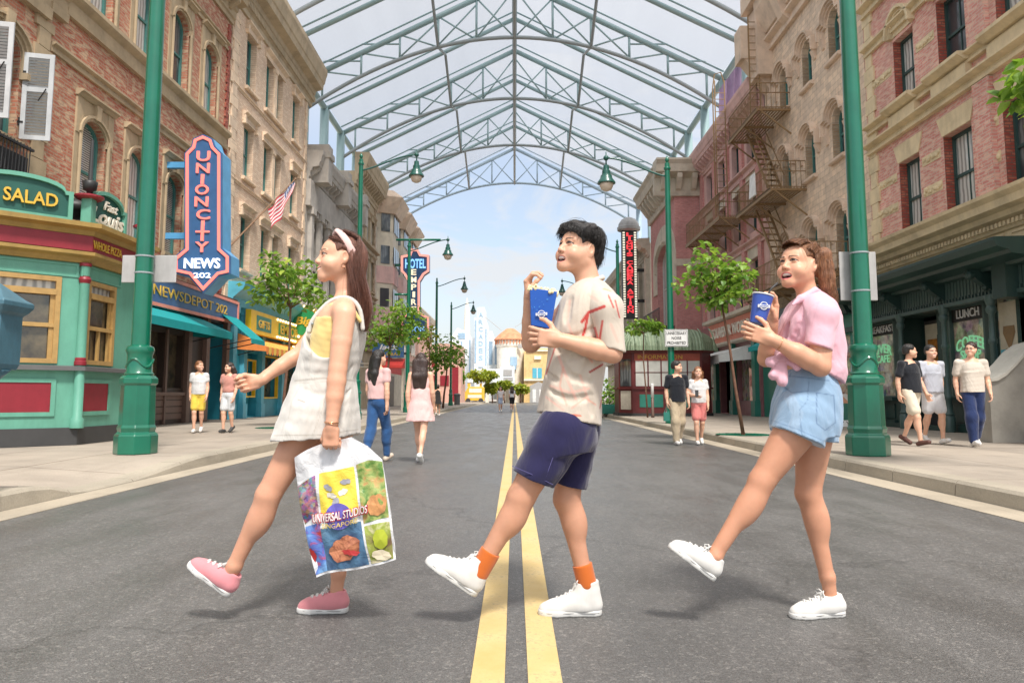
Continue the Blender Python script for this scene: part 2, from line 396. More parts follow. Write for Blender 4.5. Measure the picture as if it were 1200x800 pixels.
# ================================================================ facade helpers
def pl(F, px, py, o=0.0):
 """where the sight line through a photo point meets the frame's plane: (u, z)"""
 d = Vector(raydir(px, py)); O = F.o + F.n * o; c = Vector((0, 0, CAMZ))
 t = (Vector((O.x, O.y, 0)) - Vector((0, 0, 0))).dot(F.n) / d.dot(F.n)
 p = c + d * t
 return (p - F.o).dot(F.u), p.z
def outline(ua, ub, za, zb, rise, t=0.0, seg=10):
 pts = [(ua + t, za + t), (ub - t, za + t)]
 c = (ua + ub) / 2; hw = (ub - ua) / 2 - t
 if rise > 0:
  r = max(rise - t * .8, .02)
  for i in range(seg + 1):
   a = math.pi * i / seg; pts.append((c + hw * math.cos(a), zb + r * math.sin(a)))
 else:
  pts += [(ub - t, zb - t), (ua + t, zb - t)]
 return pts
def wall(mb, F, u0, u1, z0, z1, cols, d=.28, depth=7.0, sides=True):
 cols = sorted(cols, key=lambda c: c[0]); u = u0
 def q(a, b, c, e): mb.quad(F.p(a, c), F.p(b, c), F.p(b, e), F.p(a, e))
 for ua, ub, rows in cols:
  q(u, ua, z0, z1); z = z0
  for (za, zb, rise) in sorted(rows):
   q(ua, ub, z, za)
   mb.quad(F.p(ua, za), F.p(ub, za), F.p(ub, za, -d), F.p(ua, za, -d))
   mb.quad(F.p(ua, za), F.p(ua, zb), F.p(ua, zb, -d), F.p(ua, za, -d))
   mb.quad(F.p(ub, za), F.p(ub, zb), F.p(ub, zb, -d), F.p(ub, za, -d))
   if rise > 0:
    zt = zb + rise + .05; arc = outline(ua, ub, za, zb, rise)[2:]
    for i in range(len(arc) - 1):
     a, b = arc[i], arc[i + 1]
     mb.quad(F.p(a[0], a[1]), F.p(b[0], b[1]), F.p(b[0], zt), F.p(a[0], zt))
     mb.quad(F.p(a[0], a[1]), F.p(b[0], b[1]), F.p(b[0], b[1], -d), F.p(a[0], a[1], -d))
    z = zt
   else:
    mb.quad(F.p(ua, zb), F.p(ub, zb), F.p(ub, zb, -d), F.p(ua, zb, -d)); z = zb
  q(ua, ub, z, z1); u = ub
 q(u, u1, z0, z1)
 if sides:
  mb.quad(F.p(u0, z0), F.p(u0, z1), F.p(u0, z1, -depth), F.p(u0, z0, -depth))
  mb.quad(F.p(u1, z0), F.p(u1, z1), F.p(u1, z1, -depth), F.p(u1, z0, -depth))
  mb.quad(F.p(u0, z1), F.p(u1, z1), F.p(u1, z1, -depth), F.p(u0, z1, -depth))
  mb.quad(F.p(u0, z0, -depth), F.p(u1, z0, -depth), F.p(u1, z1, -depth), F.p(u0, z1, -depth))
PANES = ['glass_dark', 'glass_light', 'glass_blind', 'glass_light', 'glass_dark']
def ring(mb, F, A, B, o0, o1):
 n = len(A)
 for i in range(n):
  j = (i + 1) % n
  mb.quad(F.p(*A[i], o1), F.p(*A[j], o1), F.p(*B[j], o1), F.p(*B[i], o1))
  mb.quad(F.p(*B[i], o1), F.p(*B[j], o1), F.p(*B[j], o0), F.p(*B[i], o0))
  mb.quad(F.p(*A[i], o1), F.p(*A[j], o1), F.p(*A[j], o0), F.p(*A[i], o0))
def window(F, ua, ub, za, zb, rise, parent, wm='teal_win', pane=None, d=.22, hood=None, hm='stone_tan', sill=True, bars=0, rail=True, sillm=None, reveal=None):
 mb = MB(); A = outline(ua, ub, za, zb, rise); B = outline(ua, ub, za, zb, rise, .08)
 ring(mb, F, A, B, -d - .02, -d + .06)
 zt = zb + rise; zm = za + (zt - za) * .5
 if rail: mb.fbox(F, ua + .07, ub - .07, zm - .035, zm + .035, -d - .01, -d + .045)
 for k in range(bars):
  uu = ua + (ub - ua) * (k + 1) / (bars + 1); mb.fbox(F, uu - .015, uu + .015, za + .07, zt - .07 - (rise * .15 if rise else 0), -d - .008, -d + .02)
 w = mb.obj('window', M[wm], parent, recalc=False)
 mb = MB(); P = outline(ua, ub, za, zb, rise, .04); mb.add([F.p(*p, -d) for p in P], [tuple(range(len(P)))])
 mb.obj('pane', M[pane or random.choice(PANES)], w, recalc=False)
 if sill:
  mb = MB(); mb.fprofile(F, [(-.1, za - .14), (.10, za - .14), (.14, za - .1), (.14, za - .02), (.06, za + .004), (-.1, za + .004)], ua - .12, ub + .12)
  mb.obj('sill', M[sillm or hm], w)
 if hood == 'arch':
  mb = MB(); seg = 12; c = (ua + ub) / 2; hw = (ub - ua) / 2
  for (t0, t1, o) in ((.015, .09, .05), (.09, .17, .10), (.17, .22, .16)):
   def arc(t):
    return [(c + (hw + t) * math.cos(math.pi * i / seg), zb + (rise + t) * math.sin(math.pi * i / seg)) for i in range(seg + 1)]
   a0 = [(c + hw + t0, zb - .35 + 0 * t0)] + arc(t0) + [(c - hw - t0, zb - .35)]
   a1 = [(c + hw + t1, zb - .35)] + arc(t1) + [(c - hw - t1, zb - .35)]
   for i in range(len(a0) - 1):
    mb.hexa([F.p(*a0[i], -.02), F.p(*a0[i + 1], -.02), F.p(*a1[i + 1], -.02), F.p(*a1[i], -.02), F.p(*a0[i], o), F.p(*a0[i + 1], o), F.p(*a1[i + 1], o), F.p(*a1[i], o)])
  mb.fprism(F, [(c - .09, zt + .01), (c + .09, zt + .01), (c + .13, zt + .3), (c - .13, zt + .3)], 0, .2)
  for s_ in (-1, 1): mb.fbox(F, c + s_ * (hw + .12) - .13, c + s_ * (hw + .12) + .13, zb - .48, zb - .34, 0, .18)
  mb.obj('hood', M[hm], w)
 elif hood == 'column':   # arched head under a flat stone panel with side colonnettes
  mb = MB(); seg = 12; c = (ua + ub) / 2; hw = (ub - ua) / 2
  for (t0, t1, o) in ((.01, .08, .06), (.08, .15, .10)):
   a0 = [(c + (hw + t0) * math.cos(math.pi * i / seg), zb + (rise + t0) * math.sin(math.pi * i / seg)) for i in range(seg + 1)]
   a1 = [(c + (hw + t1) * math.cos(math.pi * i / seg), zb + (rise + t1) * math.sin(math.pi * i / seg)) for i in range(seg + 1)]
   for i in range(seg):
    mb.hexa([F.p(*a0[i], -.02), F.p(*a0[i + 1], -.02), F.p(*a1[i + 1], -.02), F.p(*a1[i], -.02), F.p(*a0[i], o), F.p(*a0[i + 1], o), F.p(*a1[i + 1], o), F.p(*a1[i], o)])
  zz = zt + .42
  arc = [(c + (hw + .15) * math.cos(math.pi * i / seg), zb + (rise + .15) * math.sin(math.pi * i / seg)) for i in range(seg + 1)]
  for i in range(seg): mb.hexa([F.p(*arc[i], -.01), F.p(*arc[i + 1], -.01), F.p(arc[i + 1][0], zz, -.01), F.p(arc[i][0], zz, -.01), F.p(*arc[i], .035), F.p(*arc[i + 1], .035), F.p(arc[i + 1][0], zz, .035), F.p(arc[i][0], zz, .035)])
  for s_ in (-1, 1):
   uu = c + s_ * (hw + .14)
   mb.fbox(F, uu - .13, uu + .13, zb - .05, zz, -.01, .05)
   mb.tube([F.p(c + s_ * (hw + .08), za, .05), F.p(c + s_ * (hw + .08), zb, .05)], .045, 8)
   mb.fbox(F, uu - .14, uu - .01 + .02, za, zb, -.01, .03) if s_ < 0 else mb.fbox(F, uu - .01, uu + .14, za, zb, -.01, .03)
  mb.fprofile(F, [(0, zz), (.08, zz), (.14, zz + .06), (.2, zz + .09), (.2, zz + .14), (0, zz + .16)], ua - .3, ub + .3)
  mb.fprism(F, [(c - .07, zt + .05), (c + .07, zt + .05), (c + .11, zz), (c - .11, zz)], 0, .13)
  mb.obj('hood', M[hm], w)
 elif hood == 'flat':
  mb = MB(); z = zt + .02
  mb.fprofile(F, [(-.02, z), (.05, z), (.05, z + .2), (.14, z + .26), (.2, z + .3), (.2, z + .36), (-.02, z + .38)], ua - .22, ub + .22)
  for uu in (ua - .13, ub + .13): mb.fbox(F, uu - .07, uu + .07, z - .12, z + .22, -.01, .13)
  mb.obj('hood', M[hm], w)
 elif hood == 'splay':
  mb = MB(); z = zt
  mb.fprism(F, [(ua, z + .01), (ub, z + .01), (ub + .2, z + .5), (ua - .2, z + .5)], -.02, .03)
  mb.obj('hood', M[hm], w)
 elif hood == 'segment':   # curvy stepped segmental hood
  mb = MB(); seg = 12; c = (ua + ub) / 2; hw = (ub - ua) / 2
  def crv(t): 
   pts = [(c + hw + .3 + t * .3, zb - .42)] if 0 else []
   pts += [(c + hw + .26 + t, zb - .30), (c + hw + .26 + t, zb - .02 + t)]
   for i in range(seg + 1):
    a = math.pi * i / seg; pts.append((c + (hw + .08 + t * .4) * math.cos(a), zb + .02 + (rise + .05) * math.sin(a) ** .8 + t))
   pts += [(c - hw - .26 - t, zb - .02 + t), (c - hw - .26 - t, zb - .30)]
   return pts
  for t0, t1, o in ((0, .08, .08), (.08, .15, .15), (.15, .22, .22)):
   a0, a1 = crv(t0), crv(t1)
   for i in range(len(a0) - 1):
    mb.hexa([F.p(*a0[i], -.02), F.p(*a0[i + 1], -.02), F.p(*a1[i + 1], -.02), F.p(*a1[i], -.02), F.p(*a0[i], o), F.p(*a0[i + 1], o), F.p(*a1[i + 1], o), F.p(*a1[i], o)])
  for s_ in (-1, 1): mb.fprofile(F, [(0, zb - .62), (.05, zb - .6), (.16, zb - .3), (0, zb - .3)], c + s_ * (hw + .32) - .1, c + s_ * (hw + .32) + .1)
  mb.obj('hood', M[hm], w)
 return w
CORN = [(0, 0), (.10, 0), (.12, .10), (.2, .13), (.22, .3), (.30, .33), (.34, .42), (.75, .47), (.80, .60), (.86, .63), (.93, .78), (1, .88), (1, 1), (.9, 1.0), (0, 1.02)]
def cornice(mb, F, u0, u1, z0, h, out, mod=0, dent=0, o0=0):
 mb.fprofile(F, [(o0 + o * out if o else o0 - .02, z0 + z * h) for o, z in CORN], u0, u1)
 if mod:
  u = u0 + mod / 2
  while u < u1 - .05:
   mb.fprofile(F, [(o0, z0 + .16 * h), (o0 + .3 * out, z0 + .2 * h), (o0 + .7 * out, z0 + .36 * h), (o0 + .7 * out, z0 + .465 * h), (o0, z0 + .465 * h)], u - .08, u + .08); u += mod
 if dent:
  u = u0 + .05
  while u < u1 - .05: mb.fbox(F, u, u + dent * .55, z0 + .14 * h, z0 + .27 * h, o0, o0 + .3 * out); u += dent
def band(mb, F, u0, u1, z0, z1, o):
 h = z1 - z0
 mb.fprofile(F, [(-.02, z0), (o * .45, z0), (o * .5, z0 + .25 * h), (o * .35, z0 + .3 * h), (o * .35, z0 + .6 * h), (o * .8, z0 + .72 * h), (o, z0 + .8 * h), (o, z1 - .04 * h), (-.02, z1)], u0, u1)
def quoins(mb, F, u, z0, z1, w=.5, o=.05, h=.4, both=True):
 z = z0; k = 0
 while z < z1 - .1:
  ww = w if k % 2 else w * .62
  mb.fbox(F, u - ww / 2 if both else u, u + ww / 2 if both else u + ww, z + .008, min(z + h, z1) - .008, -.02, o); z += h; k += 1
# ================================================================ ground, road, kerbs
GZ = 0.0; SW = .16
def asphalt():
 m, nt, b = newmat('asphalt')
 oc = tcoord(nt)
 n1 = noise(nt, mapping(nt, oc, (.35, .12, 1)), 1.0, 6, .6)
 n2 = noise(nt, oc, 140, 4, .75); n3 = noise(nt, mapping(nt, oc, (1, .35, 1)), 2.2, 6, .65)
 base = ramp(nt, n1.outputs[0], [(.3, (.112, .108, .103)), (.55, (.140, .135, .128)), (.75, (.175, .169, .160))])
 st = ramp(nt, n2.outputs[0], [(.3, (.35,) * 3), (.46, (.9,) * 3), (.58, (1.2,) * 3), (.7, (2.4,) * 3)])
 c = mixc(nt, 1.0, base, st, 'MULTIPLY')
 vs_ = nt.nodes.new('ShaderNodeTexVoronoi'); vs_.inputs['Scale'].default_value = 75; L(nt, oc, vs_.inputs[0]); sx = nt.nodes.new('ShaderNodeSeparateColor'); L(nt, vs_.outputs['Color'], sx.inputs[0])
 c = mixc(nt, 1.0, c, ramp(nt, sx.outputs[0], [(0, (.82,) * 3), (.5, (.97,) * 3), (.85, (1.08,) * 3), (.97, (1.5, 1.48, 1.44))]), 'MULTIPLY')
 wet = ramp(nt, n3.outputs[0], [(.42, (1, 1, 1)), (.66, (.80, .80, .80))])
 c = mixc(nt, 1.0, c, wet, 'MULTIPLY')
 v = nt.nodes.new('ShaderNodeTexVoronoi'); v.feature = 'DISTANCE_TO_EDGE'; v.inputs['Scale'].default_value = .28
 wv = noise(nt, oc, 1.2, 5, .6)
 mv = nt.nodes.new('ShaderNodeMix'); mv.data_type = 'VECTOR'; mv.inputs[0].default_value = .55; L(nt, oc, mv.inputs[4]); L(nt, wv.outputs[1], mv.inputs[5]); L(nt, mv.outputs[1], v.inputs[0])
 cr = ramp(nt, v.outputs['Distance'], [(0, (.55,) * 3), (.004, (1, 1, 1))])
 c = mixc(nt, .6, c, mixc(nt, 1, c, cr, 'MULTIPLY'))
 L(nt, c, b.inputs['Base Color'])
 rr = ramp(nt, n3.outputs[0], [(.4, (.52,) * 3), (.62, (.30,) * 3)]); L(nt, rr, b.inputs['Roughness'])
 b.inputs['Specular IOR Level'].default_value = .55
 v2 = nt.nodes.new('ShaderNodeTexVoronoi'); v2.inputs['Scale'].default_value = 120; L(nt, oc, v2.inputs[0])
 a = nt.nodes.new('ShaderNodeMath'); a.operation = 'ADD'; L(nt, v2.outputs[0], a.inputs[0]); L(nt, n2.outputs[0], a.inputs[1])
 bump(nt, b, a.outputs[0], .75, .005)
 return m
def concrete(name, col, joint=None, stain=.4):
 m, nt, b = newmat(name); oc = tcoord(nt)
 n = noise(nt, oc, .9, 7, .65); f = noise(nt, oc, 70, 4, .6)
 c = ramp(nt, n.outputs[0], [(.3, tuple(x * .80 for x in col)), (.55, col), (.75, tuple(x * 1.1 for x in col))])
 c = mixc(nt, 1, c, ramp(nt, f.outputs[0], [(.3, (.86,) * 3), (.7, (1.08,) * 3)]), 'MULTIPLY')
 n3 = noise(nt, mapping(nt, oc, (3, .5, 3)), 1.3, 6, .7)
 c = mixc(nt, ramp(nt, n3.outputs[0], [(.52, (0, 0, 0)), (.75, (stain,) * 3)]), c, tuple(x * .5 for x in col))
 if joint:
  br = nt.nodes.new('ShaderNodeTexBrick'); L(nt, mapping(nt, oc, (1, 1, 1)), br.inputs['Vector']); br.offset = 0
  br.inputs['Scale'].default_value = 1; br.inputs['Brick Width'].default_value = joint[0]; br.inputs['Row Height'].default_value = joint[1]
  br.inputs['Mortar Size'].default_value = .012; br.inputs['Mortar Smooth'].default_value = .2
  br.inputs['Color1'].default_value = (.93, .93, .93, 1); br.inputs['Color2'].default_value = (1.06, 1.05, 1.03, 1); br.inputs['Mortar'].default_value = (.5, .47, .42, 1)
  c = mixc(nt, 1, c, br.outputs[0], 'MULTIPLY')
 L(nt, c, b.inputs['Base Color']); b.inputs['Roughness'].default_value = .75
 bump(nt, b, f.outputs[0], .3, .004)
 return m
M['asphalt'] = asphalt()
M['walk'] = concrete('walk', (.40, .345, .285), joint=(1.5, 1.5))
M['kerb'] = concrete('kerb', (.42, .37, .29), stain=.6)
M['gutter'] = concrete('gutter', (.44, .38, .29), stain=.6)
M['ground'] = concrete('ground', (.42, .38, .33))
XL, XR = -4.45, 4.42      # kerb faces
GL, GR = -4.12, 4.04      # gutter edges
mb = MB(); mb.quad((-900, -60, -.03), (900, -60, -.03), (900, 2000, -.03), (-900, 2000, -.03)); tag(mb.obj('ground', M['ground']), kind='structure')
mb = MB(); mb.quad((GL, -6, 0), (GR, -6, 0), (GR, 112, 0), (GL, 112, 0)); tag(mb.obj('road', M['asphalt']), kind='structure')
mb = MB(); mb.quad((-40, 112, -.004), (40, 112, -.004), (40, 170, -.004), (-40, 170, -.004)); tag(mb.obj('far_pavement', M['walk']), kind='structure')
for nm, x0, x1 in (('gutter', XL, GL), ('gutter', GR, XR)):
 mb = MB(); mb.hexa([(x0, -6, -.05), (x1, -6, -.05), (x1, 112, -.05), (x0, 112, -.05), (x0, -6, .006), (x1, -6, .006), (x1, 112, .006), (x0, 112, .006)])
 tag(mb.obj(nm, M['gutter']), kind='structure')
def rampz(y):   # dropped kerb on the left, where the crossing ramp is
 def sm(t): t = min(max(t, 0), 1); return t * t * (3 - 2 * t)
 a = sm((y - 8.2) / 2.6); b2 = 1 - sm((y - 6.9) / .8)
 return .03 + (SW - .03) * max(a, b2)
for side in (-1, 1):
 X = XL if side < 0 else XR
 mb = MB(); y = -6.0
 while y < 110:
  ln = 1.22 if y < 60 else 6
  y1 = y + ln
  n = 4 if side < 0 and 5 < y < 12 else 1
  for k in range(n):
   ya = y + (ln) * k / n + (.008 if k == 0 else 0); yb = y + ln * (k + 1) / n - (.008 if k == n - 1 else 0)
   za = rampz(ya) if side < 0 else SW; zb = rampz(yb) if side < 0 else SW
   A = [(X, ya, -.05), (X - side * .0 + side * .02, ya, max(za - .03, .01)), (X + side * .05, ya, za), (X + side * .30, ya, za), (X + side * .30, ya, -.05)]
   B = [(X, yb, -.05), (X + side * .02, yb, max(zb - .03, .01)), (X + side * .05, yb, zb), (X + side * .30, yb, zb), (X + side * .30, yb, -.05)]
   mb.loft(A, B)
  y = y1
 tag(mb.obj('kerb', M['kerb']), kind='structure')
mb = MB(); ys = [-6, 0, 4, 5.5] + [6.3 + .25 * i for i in range(20)] + [12, 14, 20, 40, 75, 110]
xs = [XL - .3, XL - .9, XL - 1.6, XL - 2.6, -13]
for i in range(len(ys) - 1):
 for j in range(len(xs) - 1):
  def zz(x, y):
   t = min(max((XL - .3 - x) / 1.5, 0), 1); return (rampz(y) * (1 - t) + SW * t) - .004
  mb.quad(*[(xs[a], ys[b2], zz(xs[a], ys[b2])) for a, b2 in ((j, i), (j + 1, i), (j + 1, i + 1), (j, i + 1))])
tag(mb.obj('sidewalk', M['walk'], smooth=True), kind='structure')
mb = MB(); mb.quad((XR + .3, -6, SW - .004), (14, -6, SW - .004), (14, 110, SW - .004), (XR + .3, 110, SW - .004)); tag(mb.obj('sidewalk', M['walk']), kind='structure')
def yline():
 m, nt, b = newmat('road_yellow'); oc = tcoord(nt)
 n = noise(nt, oc, 45, 6, .8); n2 = noise(nt, oc, 3, 5, .6)
 y = ramp(nt, n2.outputs[0], [(.3, (.56, .40, .15)), (.7, (.66, .50, .24))])
 a = nt.nodes.new('ShaderNodeMath'); a.operation = 'MULTIPLY_ADD'; L(nt, n2.outputs[0], a.inputs[0]); a.inputs[1].default_value = .5; L(nt, n.outputs[0], a.inputs[2])
 c = mixc(nt, ramp(nt, a.outputs[0], [(.53, (1, 1, 1)), (.63, (0, 0, 0))]), (.16, .14, .10), y)
 c = mixc(nt, ramp(nt, a.outputs[0], [(.80, (0, 0, 0)), (.94, (.6, .6, .6))]), y, (.22, .19, .13))
 L(nt, c, b.inputs['Base Color']); b.inputs['Roughness'].default_value = .6
 bump(nt, b, n.outputs[0], .6, .004)
 return m
M['road_yellow'] = yline()
for nm, x0, x1 in (('road_line', -.155, -.035), ('road_line', .048, .168)):
 mb = MB(); mb.quad((x0, -3, .004), (x1, -3, .004), (x1, 104, .004), (x0, 104, .004)); tag(mb.obj(nm, M['road_yellow']), kind='structure')
# ================================================================ LEFT SIDE
F = FL(); FU = Fr((-10.5, -.8, 0), (0, 1, 0), (1, 0, 0))
def skin(F, u0, u1, z0, z1, cols, mat, parent, name='wall', d=.28, depth=7):
 mb = MB(); wall(mb, F, u0, u1, z0, z1, cols, d, depth); return mb.obj(name, mat, parent, recalc=False)
B = empty('brick_building', (-10.5, 19.5, 0), 'red brick building with arched teal windows rising behind the green lamp post on the left', 'building')
cu = [18.35, 20.5, 22.65, 24.85]
cols = [(c - .52, c + .52, [(5.3, 7.35, .42), (10.5, 12.6, .42)]) for c in cu] + [(14.4, 15.6, [(6.35, 8.15, .42), (10.5, 12.5, .42)])] + [(11.9, 12.9, [(6.35, 8.15, .4), (10.5, 12.5, .42)])]
skin(FU, 10, 26.55, 4.5, 16.0, cols, M['brick_a'], B)
for i, c in enumerate(cu):
 window(FU, c - .52, c + .52, 5.3, 7.35, .42, B, 'teal_win', ['glass_blind', 'glass_light', 'glass_blind', 'glass_dark'][i], d=.24, hood='column', hm='stone_olive')
 window(FU, c - .52, c + .52, 10.5, 12.6, .42, B, 'teal_win', ['glass_light', 'glass_light', 'glass_dark', 'glass_light'][i], d=.24, hood='column', hm='stone_olive', sill=False)
window(FU, 14.4, 15.6, 6.35, 8.15, .42, B, 'teal_win', 'glass_dark', hood='arch', hm='stone_olive')
window(FU, 14.4, 15.6, 10.5, 12.5, .42, B, 'teal_win', 'glass_dark', hood='arch', hm='stone_olive', sill=False)
window(FU, 11.9, 12.9, 6.35, 8.15, .4, B, 'teal_win', 'glass_dark', hood='arch', hm='stone_olive')
window(FU, 11.9, 12.9, 10.5, 12.5, .42, B, 'teal_win', 'glass_dark', hood='arch', hm='stone_olive', sill=False)
mb = MB(); band(mb, FU, 16.9, 26.3, 9.85, 10.48, .26); band(mb, FU, 10, 16.3, 9.35, 10.35, .34); band(mb, FU, 16.3, 16.9, 9.6, 10.42, .32)
band(mb, FU, 16.5, 26.2, 8.75, 8.98, .14); band(mb, FU, 16.3, 26.2, 13.55, 13.8, .14)
mb.obj('string_course', M['stone_olive'], B)
mb = MB(); quoins(mb, FU, 16.25, 4.5, 9.35, .62, .06, .42); quoins(mb, FU, 16.25, 10.4, 14.7, .62, .06, .42); mb.obj('quoin', M['stone_olive'], B)
mb = MB(); cornice(mb, FU, 10, 26.55, 14.7, 1.5, .75, mod=.6); mb.obj('cornice', M['stone_olive'], B)
mb = MB(); quoins(mb, FU, 26.3, 4.5, 14.6, .28, .05, .16); mb.obj('brick_quoin', M['brick_red'], B)
def shutter(hx, hy, ang, z0, z1, w):
 mb = MB(); Fs = Fr((hx, hy, 0), (math.cos(ang), math.sin(ang), 0), (math.sin(ang), -math.cos(ang), 0))
 for a, b2 in ((0, .09), (w - .09, w)): mb.fbox(Fs, a, b2, z0, z1, -.02, .02)
 for a, b2 in ((z0, z0 + .1), (z1 - .1, z1), ((z0 + z1) / 2 + .1, (z0 + z1) / 2 + .2)): mb.fbox(Fs, .09, w - .09, a, b2, -.018, .018)
 z = z0 + .12
 while z < z1 - .12:
  mb.hexa([Fs.p(.09, z, -.018), Fs.p(w - .09, z, -.018), Fs.p(w - .09, z, -.010), Fs.p(.09, z, -.010), Fs.p(.09, z + .04, .010), Fs.p(w - .09, z + .04, .010), Fs.p(w - .09, z + .04, .018), Fs.p(.09, z + .04, .018)]); z += .065
 o = mb.obj('shutter', M['shutter'], B)
 mb = MB()
 for zz_ in (z0 + .35, z1 - .45): mb.fbox(Fs, -.12, .06, zz_, zz_ + .035, .02, .035); mb.fbox(Fs, -.03, .0, zz_ - .07, zz_ + .11, .02, .035)
 mb.tube([Fs.p(w * .55, z0 + .85, .03), Fs.p(w * .8, z0 + 1.12, .05)], .012, 6)
 mb.obj('hinge', M['black_iron'], o)
shutter(-10.46, 14.86, R(14), 6.4, 8.3, .58)
shutter(-10.46, 13.60, R(12), 6.4, 8.35, .58)
mb = MB(); p = pl(FU, 0, 178)
for k in range(14): mb.tube([FU.p(14.3 + k * .1, 5.5, .32), FU.p(14.3 + k * .1, 6.2, .34)], .012, 5)
mb.fbox(FU, 14.2, 15.7, 5.4, 5.45, .0, .36); mb.fbox(FU, 14.2, 15.7, 6.12, 6.17, .3, .36); mb.fbox(FU, 14.25, 15.6, 5.45, 5.95, .03, .3)
mb.obj('window_basket', M['black_iron'], B)
mb = MB()
wall(mb, F, 13.2, 24.75, SW, 4.5, [(14.5, 16.6, [(1.2, 3.0, 0)]), (17.0, 18.5, [(1.2, 3.0, 0)]), (19.0, 20.0, [(.2, 3.0, 0)]), (20.6, 21.7, [(1.25, 2.9, 0)]), (22.0, 22.9, [(1.25, 2.9, 0)])], .35, 6)
sf = mb.obj('shopfront', M['brown_shop'], B, recalc=False)
for a, b2 in ((14.5, 16.6), (17, 18.5), (20.6, 21.7), (22, 22.9)):
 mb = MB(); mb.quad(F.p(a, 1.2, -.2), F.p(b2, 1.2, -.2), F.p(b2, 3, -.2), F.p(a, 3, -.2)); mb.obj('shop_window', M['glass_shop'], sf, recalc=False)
mb = MB(); mb.fbox(F, 19.0, 20.0, .17, 3, -.32, -.25); mb.obj('shop_door', M['brown_shop'], sf)
mb = MB(); mb.fbox(F, 13.2, 24.75, 1.02, 1.12, 0, .1); mb.fprofile(F, [(0, 4.0), (.15, 4.0), (.3, 4.3), (.35, 4.5), (0, 4.52)], 13.2, 26.4)
for u in (18.7, 20.3, 23.15, 24.5, 26.2): mb.fbox(F, u - .13, u + .13, SW, 4.0, -.02, .14)
for u in (21.8,): mb.fbox(F, u - .05, u + .05, SW, 3.0, -.02, .06)
for k in range(4): mb.fbox(F, 20.5, 23.0, .3 + k * .2, .31 + k * .2 + .16, 0, .02)
mb.obj('shop_trim', M['brown_trim'], sf)
mb = MB(); mb.fbox(F, 24.85, 26.1, SW + .02, 3.6, -.62, -.6); mb.fbox(F, 24.75, 26.3, 3.6, 4.2, -.6, -.02); mb.obj('recess', M['brown_shop'], sf)
mb = MB(); a = pl(F, 150, 322); 
mb.fprism(F, [(18.0, 3.55), (26.2, 3.62), (26.2, 4.35), (18.0, 4.42)], .36, .44); fs = mb.obj('fascia_sign', M['sign_blue'], sf)
mb = MB(); ring(mb, F, [(17.95, 3.5), (26.25, 3.57), (26.25, 4.40), (17.95, 4.47)], [(18.05, 3.6), (26.15, 3.67), (26.15, 4.3), (18.05, 4.37)], .44, .47); mb.obj('sign_border', M['pink_red'], fs, recalc=False)
fittext('NEWSDEPOT 202', F, 22.6, 3.98, .445, 5.2, .3, 'letters', M['gold_letter'], fs, .02)
def awning(F, u0, u1, zt, zb, out, hem, mat, parent, n=1, stripes=None, scallop=.0, name='awning', endcap=True):
 mb = MB(); t = .02; N_ = max(1, int((u1 - u0) / .28))
 for k in range(N_):
  a = u0 + (u1 - u0) * k / N_; b2 = u0 + (u1 - u0) * (k + 1) / N_
  mb.cur = (k % 2) if stripes else 0
  sag = .0
  mb.hexa([F.p(a, zt, 0), F.p(b2, zt, 0), F.p(b2, zb, out), F.p(a, zb, out), F.p(a, zt + t, 0), F.p(b2, zt + t, 0), F.p(b2, zb + t, out), F.p(a, zb + t, out)])
  m_ = (a + b2) / 2; h2 = hem + scallop
  P = [(a, zb + t), (b2, zb + t), (b2, zb - hem), (m_ + (b2 - a) * .3, zb - h2), (m_, zb - h2 - scallop * .3), (m_ - (b2 - a) * .3, zb - h2), (a, zb - hem)]
  mb.fprism(F, P, out, out + .012)
 if endcap:
  mb.cur = 0
  for u in (u0, u1): mb.loft([F.p(u, zt, .01), F.p(u, zb, out), F.p(u, zb - hem, out), F.p(u, zb - hem * .5, .01)], [F.p(u + .012, zt, .01), F.p(u + .012, zb, out), F.p(u + .012, zb - hem, out), F.p(u + .012, zb - hem * .5, .01)])
 o = mb.obj(name, mat, parent)
 mb = MB()
 for u in (u0 + .1, u1 - .1): mb.tube([F.p(u, zb - .3, 0), F.p(u, zb, out - .03)], .018, 6)
 mb.obj('awning_arm', M['black_iron'], o)
 return o
awning(F, 14.8, 23.4, 3.62, 3.02, 1.35, .2, M['teal_awning'], B)
awning(F, 24.85, 26.2, 4.15, 2.95, 1.45, .14, M['teal_awning'], B, endcap=False)
B = empty('beige_building', (-10.5, 31.5, 0), 'beige stone building with paired sash windows and heavy cornice above the turquoise shop', 'building')
u0, u1 = 26.6, 36.4
rows = [(13.05, 15.25), (9.45, 11.6), (5.85, 8.0)]
cc = [(28.1, 29.15), (30.35, 31.3), (31.6, 32.55), (34.0, 35.05)]
skin(FU, u0, u1, 4.6, 17.6, [(a, b2, [(z, z2, 0) for z, z2 in rows]) for a, b2 in cc], M['brick_b'], B)
for a, b2 in cc:
 for k, (z, z2) in enumerate(rows):
  window(FU, a, b2, z, z2, 0, B, 'teal_win', random.choice(['glass_light', 'glass_dark', 'glass_light']), d=.3, hood='flat' if not (30 < a < 33) else None, hm='stone_b', sill=not (30 < a < 33))
mb = MB()
for z, z2 in rows:
 mb.fprofile(FU, [(-.02, z2), (.05, z2), (.05, z2 + .2), (.14, z2 + .26), (.2, z2 + .3), (.2, z2 + .36), (-.02, z2 + .38)], 30.1, 32.8)
 mb.fprofile(FU, [(-.1, z - .16), (.1, z - .16), (.15, z - .1), (.15, z - .02), (-.1, z + .004)], 30.15, 32.75)
 mb.fbox(FU, 31.31, 31.59, z, z2, -.05, .06); mb.fbox(FU, 31.28, 31.62, z2 - .2, z2, -.05, .1)
mb.obj('window_surround', M['stone_b'], B)
mb = MB()
for z in (12.6, 9.0, 5.4): band(mb, FU, u0 + .15, u1, z - .02, z + .1, .07)
